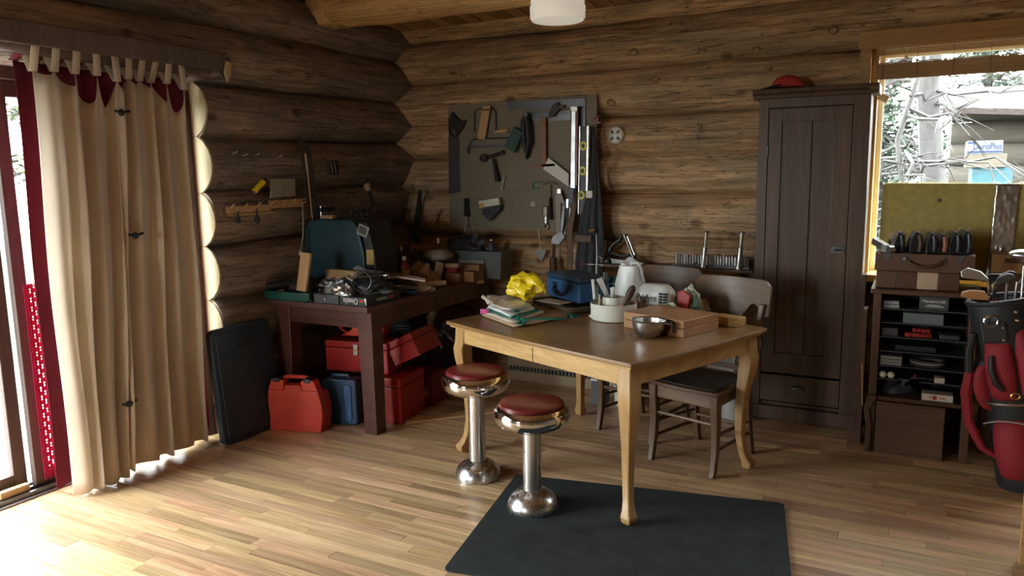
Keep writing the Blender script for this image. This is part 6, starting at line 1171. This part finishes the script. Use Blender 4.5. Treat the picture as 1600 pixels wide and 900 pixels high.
# ================================================================ RIGHT SIDE: SHELF UNIT, CHEST, FOAM, GOLF BAG
sf = thing('shelf_unit', 'dark wooden shelf unit with thin shelves of small cases', 'shelf', (0.065, 4.60, 0.0))
MB().box(-0.262, 0.272, -0.02, 0.36, 0.905, 0.932).build('top_board', 'shelf_wood_x', sf, bevel=0.005)
for a, b in ((-0.245, -0.205), (0.215, 0.255)): MB().box(a, b, 0.0, 0.34, 0.0, 0.905).build('side_panel', 'shelf_wood', sf, bevel=0.003)
MB().box(-0.205, 0.215, 0.325, 0.34, 0.0, 0.905).build('back_panel', 'black_plastic', sf)
MB().box(-0.205, 0.215, 0.0, 0.325, 0.302, 0.325).build('bottom_board', 'shelf_wood_x', sf, bevel=0.003)
SZ = [0.822, 0.744, 0.664, 0.583, 0.499, 0.424]
for z in SZ: MB().box(-0.205, 0.215, 0.02, 0.325, z-0.006, z).build('shelf_board', 'dark_grey', sf, bevel=0.001)
MB().sections([(-0.235, -0.012, 0.0, 0.03, 0.03), (-0.232, -0.012, 0.15, 0.028, 0.03), (-0.250, -0.012, 0.25, 0.03, 0.03), (-0.225, -0.012, 0.31, 0.05, 0.03), (-0.225, -0.012, 0.33, 0.04, 0.03)]).build('corner_bracket', 'shelf_wood', sf, bevel=0.004)
Y0 = 4.635
def item(nm, label, cat, x, y, z, rz=0): return thing(nm, label, cat, (x, y, z+0.0005), rz)
def slab(nm, label, cat, x0, x1, y0, z0, d, h, mat, bev=0.003):
    o = MB().box(0, x1-x0, 0, d, 0, h).build(nm, mat, None, bevel=bev); o.location = (x0, y0, z0+0.0005); return tag(o, label, cat)
slab('book', 'lower of two pale books on the top shelf', 'book', -0.135, -0.05, Y0, SZ[0], 0.16, 0.018, 'silver_grey'); slab('book', 'upper of two pale books on the top shelf', 'book', -0.133, -0.052, Y0+0.004, SZ[0]+0.019, 0.15, 0.020, 'silver_grey')
t = item('drill_case', 'black case with white maker lettering on the top shelf', 'case', 0.045, Y0-0.005, SZ[0]); MB().box(0, 0.14, 0, 0.16, 0, 0.075).build('case_body', 'dark_grey', t, bevel=0.004); text('Mastercraft', 0.024, 'print_white', t, (0.068, -0.0015, 0.050), (PI/2, 0, 0)); MB().box(0.035, 0.10, -0.001, 0, 0.028, 0.031).build('print_line', 'print_white', t); MB().box(0.025, 0.115, -0.001, 0, 0.020, 0.023).build('print_line', 'print_white', t)
slab('flat_case', 'wide grey-green flat case on the second shelf', 'case', -0.03, 0.165, Y0-0.01, SZ[1], 0.18, 0.058, 'grey_tote'); slab('flat_case', 'black case at the left end of the third shelf', 'case', -0.13, -0.05, Y0, SZ[2], 0.16, 0.045, 'dark_grey')
rnd = random.Random(4)
for k in range(11):
    x, z = (-0.005+0.018*k if k < 7 else 0.03+0.022*(k-7)), (0.0135 if k < 7 else 0.040); t = item('plug_connector', ['first', 'second', 'third', 'fourth', 'fifth', 'sixth', 'seventh'][k % 7]+' red cylinder from the left in the '+('lower' if k < 7 else 'upper')+' row of the shelf heap', 'plug', x, Y0+0.01+rnd.uniform(-0.006, 0.006), SZ[2]+z); t['group'] = 'red cylinders heaped on the third shelf'
    MB().lathe([(0.0, 0.0), (0.011, 0.0), (0.012, 0.02), (0.009, 0.06), (0, 0.06)], n=12, axis='Y').build('barrel', 'red_plastic' if k in (0, 2) else 'red_paint', t, True); MB().lathe([(0.006, -0.001), (0.006, 0.0), (0, 0.0)], n=10, axis='Y').build('socket', 'dark_red_paint', t)
slab('flat_tool', 'grey tool lying at the right of the third shelf', 'tool', 0.15, 0.25, Y0, SZ[2], 0.12, 0.028, 'dark_grey', 0.008)
slab('flat_case', 'black flat case on the fourth shelf', 'case', -0.06, 0.14, Y0+0.02, SZ[3], 0.17, 0.030, 'black_plastic')
for k in range(3): slab('booklet', ['bottom grey booklet of the stack on the fifth shelf', 'middle grey booklet of the stack on the fifth shelf', 'top grey booklet of the stack on the fifth shelf'][k], 'booklet', -0.132, -0.022, Y0-0.004+k*0.003, SZ[4]+0.017*k, 0.16, 0.0165, 'silver_grey')
t = item('coil_of_wire', 'coil of pale wire lying on the fifth shelf', 'coil', 0.105, Y0+0.075, SZ[4])
for k in range(3): MB().tube([(0.085*math.cos(a*PI/14), 0.07*math.sin(a*PI/14), 0.008+k*0.012) for a in range(28)], 0.006, 6, closed=True).build('turn', 'grey_paper' if k == 1 else 'dark_grey', t, True)
for k, x in enumerate((-0.113, -0.072)): tag(put(MB().lathe([(0.0, -0.019)]+[(0.019*math.cos(a), 0.019*math.sin(a)) for a in [-1.3+q*0.26 for q in range(11)]]+[(0.0, 0.019)], n=20).build('white_ball', 'cream_plastic', None, True), (x, Y0, SZ[5]+0.0195)), ['left one of two white balls on the low shelf', 'right one of two white balls on the low shelf'][k], 'ball', 'white balls on the shelf')
t = item('caliper', 'grey caliper-like tool hanging over the low shelf edge', 'caliper', -0.03, Y0-0.02, SZ[5]-0.03); MB().prism([(0.0, 0.035), (0.16, 0.045), (0.165, 0.058), (0.06, 0.055), (0.045, 0.03), (0.03, 0.025), (0.025, 0.0), (0.015, 0.0), (0.012, 0.03)], -0.006, 0.006).build('tool_body', 'dark_grey', t, bevel=0.002); MB().lathe([(0.008, -0.012), (0.008, 0.0), (0, 0)], (0.075, -0.004, 0.065), 10, 'Y').build('thumb_screw', 'dark_red_paint', t)
slab('card_box', 'small cream card box on the low shelf', 'box', 0.14, 0.19, Y0-0.012, SZ[5], 0.06, 0.030, 'paper')
t = item('label_box', 'long cream box with a round red emblem on the bottom board', 'box', 0.085, Y0-0.02, 0.325); MB().box(0, 0.15, 0, 0.08, 0, 0.038).build('carton', 'paper', t, bevel=0.002); MB().lathe([(0.012, -0.001), (0.012, 0.0)], (0.062, -0.001, 0.019), 16, 'Y').build('emblem', 'print_red', t); MB().box(0.085, 0.115, -0.001, 0, 0.016, 0.022).build('print_line', 'print_red', t); MB().box(0.035, 0.045, -0.001, 0, 0.016, 0.022).build('print_line', 'print_red', t)
tag(put(crumple(0.19, 0.13, 0.08, 91, 12, 0.25).build('black_pouch', 'leather_black', None, 60), (-0.035, Y0+0.10, 0.3255)), 'black pouch slumped on the bottom board', 'pouch')
cr_ = thing('wooden_crate', 'low brown dovetailed crate under the shelf unit', 'crate', (-0.135, 4.585, 0.0)); MB().box(0, 0.335, 0, 0.016, 0.012, 0.285).build('front_board', 'crate_wood', cr_, bevel=0.002); MB().box(0, 0.016, 0.016, 0.29, 0.012, 0.285).build('side_board', 'crate_wood', cr_, bevel=0.002); MB().box(0.319, 0.335, 0.016, 0.29, 0.012, 0.285).build('side_board', 'crate_wood', cr_, bevel=0.002); MB().box(0.016, 0.319, 0.28, 0.29, 0.012, 0.285).build('back_board', 'crate_wood', cr_); MB().box(0, 0.335, 0, 0.29, 0.0, 0.012).build('base_board', 'crate_wood', cr_); MB().box(-0.002, 0.337, -0.002, 0.292, 0.286, 0.298).build('lid', 'crate_wood', cr_, bevel=0.002)
for k in range(9): MB().box(0.322, 0.336, -0.001, 0.002, 0.022+k*0.03, 0.036+k*0.03).build('dovetail', 'shelf_wood', cr_)
# narrow boards beside the wardrobe
for k, (x, y, h, lab) in enumerate(((-0.245, 4.80, 0.985, 'taller thin board leaning between wardrobe and shelf'), (-0.222, 4.72, 0.80, 'shorter thin board standing left of the shelf unit'))):
    tag(put(MB().box(-0.012, 0.012, -0.05, 0.05, 0, h).build('thin_board', 'crate_wood', None, bevel=0.002), (x, y, 0.0005)), lab, 'board', 'boards between wardrobe and shelf')
tag(put(MB().tube([(0, 0, 0), (-0.015, 0.02, 0.24)], 0.004, 6).build('thin_dowel', 'kraft', None, True), (-0.205, 4.555, 0.27)), 'thin pale dowel leaning at the shelf bracket', 'dowel')
# chequered riser, tool chest, planes
ZS = 0.9325
rs = thing('drawer_riser', 'low chest of four square drawers, alternately tan and dark', 'drawers', (-0.175, 4.63, ZS)); MB().box(0, 0.40, 0.012, 0.28, 0, 0.098).build('case', 'shelf_wood_x', rs, bevel=0.002)
for k in range(4): MB().box(0.002+k*0.0995, 0.100+k*0.0995, 0.0, 0.012, 0.003, 0.095).build('drawer_front', ['kraft', 'shelf_wood_x'][k % 2] if k != 0 else 'crate_wood', rs, bevel=0.002)
ZC = ZS+0.099
ch = thing('tool_chest', 'long wooden tool chest with curved leather front handle', 'chest', (-0.185, 4.62, ZC)); MB().box(0, 0.475, 0, 0.26, 0, 0.095).build('chest_body', 'crate_wood', ch, bevel=0.003)
MB().tube([(0.16, -0.004, 0.062), (0.175, -0.016, 0.045), (0.22, -0.02, 0.028), (0.265, -0.02, 0.028), (0.31, -0.016, 0.048), (0.325, -0.004, 0.066)], 0.008, 8).build('handle', 'leather_brown', ch, True)
for xx in (0.15, 0.33): MB().lathe([(0.0, -0.008), (0.013, -0.006), (0.015, 0.0)], (xx, -0.001, 0.066), 12, 'Y').build('handle_rosette', 'dark_steel', ch, True)
for xx in (0.06, 0.405): MB().prism([(xx-0.02, 0.095), (xx+0.02, 0.095), (xx+0.015, 0.07), (xx, 0.05), (xx-0.015, 0.07)], -0.004, 0.0).build('latch', 'dark_steel', ch)
ZP = ZC+0.0965
for k, (x, w_, h_, gm, lab) in enumerate(((-0.070, 0.055, 0.115, 'black_plastic', 'black tote-handled plane leftmost on the tool chest'), (0.015, 0.070, 0.118, 'leather_brown', 'black plane with brown grip second on the tool chest'), (0.085, 0.055, 0.115, 'black_plastic', 'black plane with a slim grip third on the tool chest'), (0.135, 0.045, 0.110, 'red_handle', 'black plane with a dark red grip on the tool chest'), (0.195, 0.058, 0.122, 'black_plastic', 'black plane fifth along the tool chest'), (0.245, 0.055, 0.130, 'black_plastic', 'tall black plane at the right end of the tool chest'))):
    t = thing('block_plane', lab, 'plane', (x, 4.70, ZP), math.radians(12), group='planes standing on the tool chest')
    MB().prism([(-w_*0.6, 0.0), (w_*0.6, 0.0), (w_*0.6, 0.025), (w_*0.2, 0.05), (w_*0.15, h_*0.9), (-w_*0.15, h_), (-w_*0.45, h_*0.7), (-w_*0.6, 0.05)], -0.03, 0.06).build('plane_body', 'black_plastic', t, bevel=0.004)
    MB().tube([(w_*0.1, -0.04, 0.012), (w_*0.15, -0.045, 0.05), (w_*0.05, -0.04, h_*0.85)], [0.012, 0.014, 0.013], 9).build('tote', gm, t, True); MB().tube([(w_*0.2, 0.0, h_*0.9), (w_*0.3, 0.0, h_*1.12)], 0.004, 6).build('lever', 'dark_steel', t, True)
tag(put(MB().prism([(-0.04, 0.0), (0.03, 0.0), (0.045, 0.10), (-0.05, 0.095)], 0.0, 0.008).build('wood_wedge', 'kraft', None, bevel=0.002), (-0.085, 4.80, ZP)), 'tan wooden wedge behind the leftmost plane', 'wedge')
hg = thing('door_closer', 'grey steel square-nosed fitting with round boss at the chest end', 'fitting', (-0.14, 4.68, ZP), math.radians(-55)); MB().obox((-0.045, 0, 0.038), (0.12, 0.035, 0.038), (0, math.radians(14), 0)).build('arm', 'steel', hg, bevel=0.004); MB().box(-0.005, 0.05, -0.022, 0.022, 0.0, 0.042).build('block', 'silver_grey', hg, bevel=0.006); MB().lathe([(0.020, -0.03), (0.020, 0.0), (0.008, 0.0), (0.008, 0.002), (0, 0.002)], (0.075, -0.0, 0.021), 16, 'Y').build('boss', 'steel', hg, True)
# foam boards against the window
fm = thing('foam_board', 'sheet of yellow foam standing against the window, left of the tape', 'foam board', (-0.185, 5.02, 0.946)); MB().prism([(0.0, 0.0), (0.60, 0.0), (0.605, 0.53), (0.59, 0.548), (0.02, 0.555), (0.005, 0.54)], -0.03, 0.03).build('foam_sheet', 'foam', fm, bevel=0.008); MB().lathe([(0.012, -0.032), (0.012, -0.029), (0, -0.029)], (0.30, 0, 0.455), 6, 'Y').build('pit', 'crate_wood', fm)
f2 = thing('foam_board', 'second sheet of yellow foam at the right frame edge', 'foam board', (0.455, 5.02, 0.946)); MB().prism([(0.0, 0.0), (0.62, 0.0), (0.62, 0.54), (0.0, 0.545)], -0.03, 0.03).build('foam_sheet', 'foam', f2, bevel=0.008); MB().lathe([(0.02, -0.034), (0.02, -0.029), (0, -0.034)], (0.11, 0, 0.50), 8, 'Y').build('tape_patch', 'tape_silver', f2)
tpz = thing('foil_tape', 'crinkled silver tape covering the seam between the foam sheets', 'tape', (0.425, 4.984, 0.946)); MB().grid(lambda u, v: (-0.055+0.11*u+0.012*math.sin(3*v+1)-0.02+0.04*v, -0.004-0.006*abs(mnoise.noise(Vector((u*5, v*18, 2)))), 0.545*v), 14, 46).build('strip', 'tape_silver', tpz, 30, solid=0.001)
rbx = thing('wooden_crate', 'light wooden crate beyond the golf clubs at the window', 'crate', (0.375, 4.82, 0.0)); MB().box(0, 0.36, 0, 0.15, 1.02, 1.118).build('top_crate', 'leg_oak', rbx, bevel=0.003); MB().box(0.06, 0.36, -0.004, 0.0, 1.075, 1.10).build('dark_slat', 'shelf_wood_x', rbx); MB().box(0.005, 0.36, 0.005, 0.15, 0.0, 1.02).build('tall_box', 'shelf_wood', rbx, bevel=0.003)

# golf bag and clubs
gbg = thing('golf_bag', 'red and black golf bag leaning at the right frame edge', 'golf bag', (0.560, 4.37, 0.015), rot=(0, -0.185, 0))
RB = 0.128
MB().lathe([(0.0, 0.0), (0.115, 0.0), (0.122, 0.02), (0.122, 0.10), (0.118, 0.35), (0.118, 0.70), (0.132, 0.80), (0.140, 0.93), (0.132, 0.955), (0.125, 0.93), (0.118, 0.80), (0.0, 0.78)], n=36).build('bag_tube', 'bag_black', gbg, True)
MB().tube([(0.135*math.cos(a*PI/14), 0.135*math.sin(a*PI/14), 0.945) for a in range(28)], 0.014, 8, closed=True).build('rim', 'leather_black', gbg, True)
MB().lathe([(0.115, 0.90), (0.0, 0.905)], n=24).build('lining', 'bag_red', gbg)
def pocket(nm, ac, aw, z0, z1, bul, mat, par=gbg, r0=0.118):
    def fn(u, v):
        su, sv = math.sin(PI*u)**0.45 if 0 < u < 1 else 0, math.sin(PI*v)**0.45 if 0 < v < 1 else 0
        half = aw*(0.80+0.20*math.sin(PI*v)**0.5 if 0 < v < 1 else 0.80); a = math.radians(ac+half*(2*u-1)); r = r0-0.004+bul*su*sv
        return (r*math.cos(a), r*math.sin(a), z0+(z1-z0)*v)
    return MB().grid(fn, 18, 18).build(nm, mat, par, 'all')
pk = pocket('upper_pocket', -112, 32, 0.46, 0.76, 0.045, 'bag_red'); MB().tube([(0.142*math.cos(math.radians(a)), 0.142*math.sin(math.radians(a)), 0.45) for a in range(-150, -50, 8)], 0.008, 6).build('piping', 'tape_silver', pk, True)
p2 = pocket('lower_pocket', -110, 40, 0.06, 0.37, 0.055, 'bag_red'); MB().tube([(0.165*math.cos(math.radians(a)), 0.165*math.sin(math.radians(a)), 0.34+0.035*math.cos(math.radians((a+110)*2))) for a in range(-150, -69, 8)], 0.004, 6).build('zip', 'silver_grey', p2, True)
pocket('side_pocket', -52, 26, 0.48, 0.82, 0.055, 'bag_red')
sp_ = pocket('side_panel', 178, 34, 0.40, 0.66, 0.05, 'bag_black'); pocket('side_panel_red', 200, 12, 0.40, 0.64, 0.06, 'bag_red')
MB().tube([(-0.17, -0.04, 0.60), (-0.20, -0.05, 0.50), (-0.205, -0.06, 0.36), (-0.165, -0.07, 0.22), (-0.10, -0.08, 0.17), (-0.07, -0.08, 0.22)], [0.022, 0.026, 0.024, 0.018, 0.014, 0.010], 8).build('shoulder_strap', 'bag_red', gbg, True)
MB().tube([(-0.13, -0.06, 0.80), (-0.16, -0.05, 0.70), (-0.17, -0.045, 0.60)], 0.018, 8).build('strap_end', 'bag_black', gbg, True)
MB().tube([(-0.075, -0.145, 0.70), (-0.085, -0.16, 0.63), (-0.07, -0.16, 0.56), (-0.045, -0.15, 0.53)], [0.010, 0.014, 0.014, 0.012], 8).build('carry_handle', 'leather_black', gbg, True)
MB().tube([(-0.055+0.028*math.cos(a*PI/10), -0.138, 0.865+0.026*math.sin(a*PI/10)) for a in range(20)], 0.005, 6, closed=True).build('d_ring', 'chrome', gbg, True)
MB().box(-0.10, 0.005, -0.142, -0.128, 0.76, 0.86).build('ring_plate', 'leather_black', gbg, bevel=0.01)
for x, z in ((-0.01, 0.83), (-0.015, 0.77), (0.05, 0.86), (0.05, 0.90)): MB().lathe([(0.0, -0.005), (0.008, -0.003), (0.008, 0.002)], (x, -0.138, z), 10, 'Y').build('rivet', 'chrome', gbg, True)
MB().tube([(0.0+0.018*math.cos(a*PI/8), -0.168, 0.50+0.014*math.sin(a*PI/8)) for a in range(16)], 0.004, 6, closed=True).build('clip_ring', 'brass', gbg, True)
# clubs: a shaft out of the bag mouth ending in a head
def club(label, base, top, head, mat, hm, name='golf_club'):
    b, tp_ = Vector(base), Vector(top); t = thing(name, label, 'golf club', b, group='golf clubs in the bag'); MB().tube([(0, 0, 0), tp_-b], 0.006, 8).build('shaft', mat, t, True)
    d = tp_-b; pts, th = head; mb = MB().prism(pts, -th/2, th/2); mb.v = [(v[0]+d.x, v[1]+d.y, v[2]+d.z) for v in mb.v]; mb.build('head', hm, t, bevel=0.004); return t
iron = [(0.006, 0.0), (-0.03, 0.035), (-0.085, 0.05), (-0.115, 0.03), (-0.11, 0.0), (-0.06, -0.005), (-0.006, -0.012)]
zb = 0.93
club('golf iron with a broad pale head reaching furthest left', (0.345, 4.33, zb), (0.325, 4.31, 1.05), (iron, 0.016), 'chrome', 'steel')
club('golf wood with a flat brown wooden head', (0.37, 4.31, zb-0.02), (0.335, 4.27, 0.965), ([(0.0, 0.0), (-0.02, 0.028), (-0.08, 0.030), (-0.115, 0.018), (-0.118, -0.002), (-0.06, -0.012), (0.0, -0.012)], 0.05), 'chrome', 'box_wood')
iron2 = [(0.004, 0.0), (0.02, 0.03), (0.06, 0.055), (0.085, 0.05), (0.09, 0.03), (0.05, 0.0), (0.004, -0.01)]
club('golf iron with dark blade behind the brown wood', (0.365, 4.37, zb), (0.350, 4.36, 1.02), (iron2, 0.012), 'chrome', 'dark_steel')
club('golf iron with bright hosel in the middle of the bag', (0.375, 4.40, zb), (0.360, 4.39, 1.03), (iron2, 0.012), 'chrome', 'dark_steel')
club('golf iron with large black head toward the right', (0.415, 4.40, zb), (0.415, 4.40, 1.035), ([(0.006, 0.0), (0.0, 0.03), (-0.07, 0.03), (-0.12, -0.005), (-0.10, -0.015), (-0.04, 0.0), (0.0, -0.01)], 0.02), 'steel', 'black_plastic')
club('golf iron with bent bright hosel, rightmost of the irons', (0.45, 4.39, zb), (0.455, 4.39, 1.03), (iron2, 0.012), 'steel', 'dark_steel')
dv = thing('golf_driver', 'golf driver with a rounded silver head above the bag', 'golf club', (0.475, 4.36, 0.93), group='golf clubs in the bag'); MB().tube([(0, 0, 0), (0.0, 0.02, 0.20)], 0.006, 8).build('shaft', 'steel', dv, True); hd = MB().grid(lambda u, v: (0.062*math.sin(PI*v)*math.cos(2*PI*u)-0.005, 0.05*math.sin(PI*v)*math.sin(2*PI*u)+0.02, 0.235+0.026*math.cos(PI*v)*(1 if v < 0.5 else 0.9)), 24, 12, True); hd.build('head', 'aluminium', dv, 'all'); MB().lathe([(0.022, 0.205), (0.008, 0.19), (0.007, 0.17)], (0, 0.02, 0), 14).build('neck', 'steel', dv, True)
# light wooden panel at the right frame edge
wp = thing('wooden_cabinet', 'light wooden cabinet just showing at the right frame edge', 'cabinet', (0.447, 3.49, 0.0)); MB().box(0, 0.60, 0, 0.03, 0.0, 0.80).build('panel_board', 'leg_oak', wp, bevel=0.004); MB().box(0.0, 0.60, -0.012, 0.0, 0.0, 0.09).build('base_rail', 'leg_oak', wp, bevel=0.003); MB().box(0.3, 0.33, 0.03, 0.25, 0.0, 0.06).build('foot', 'leg_oak', wp)
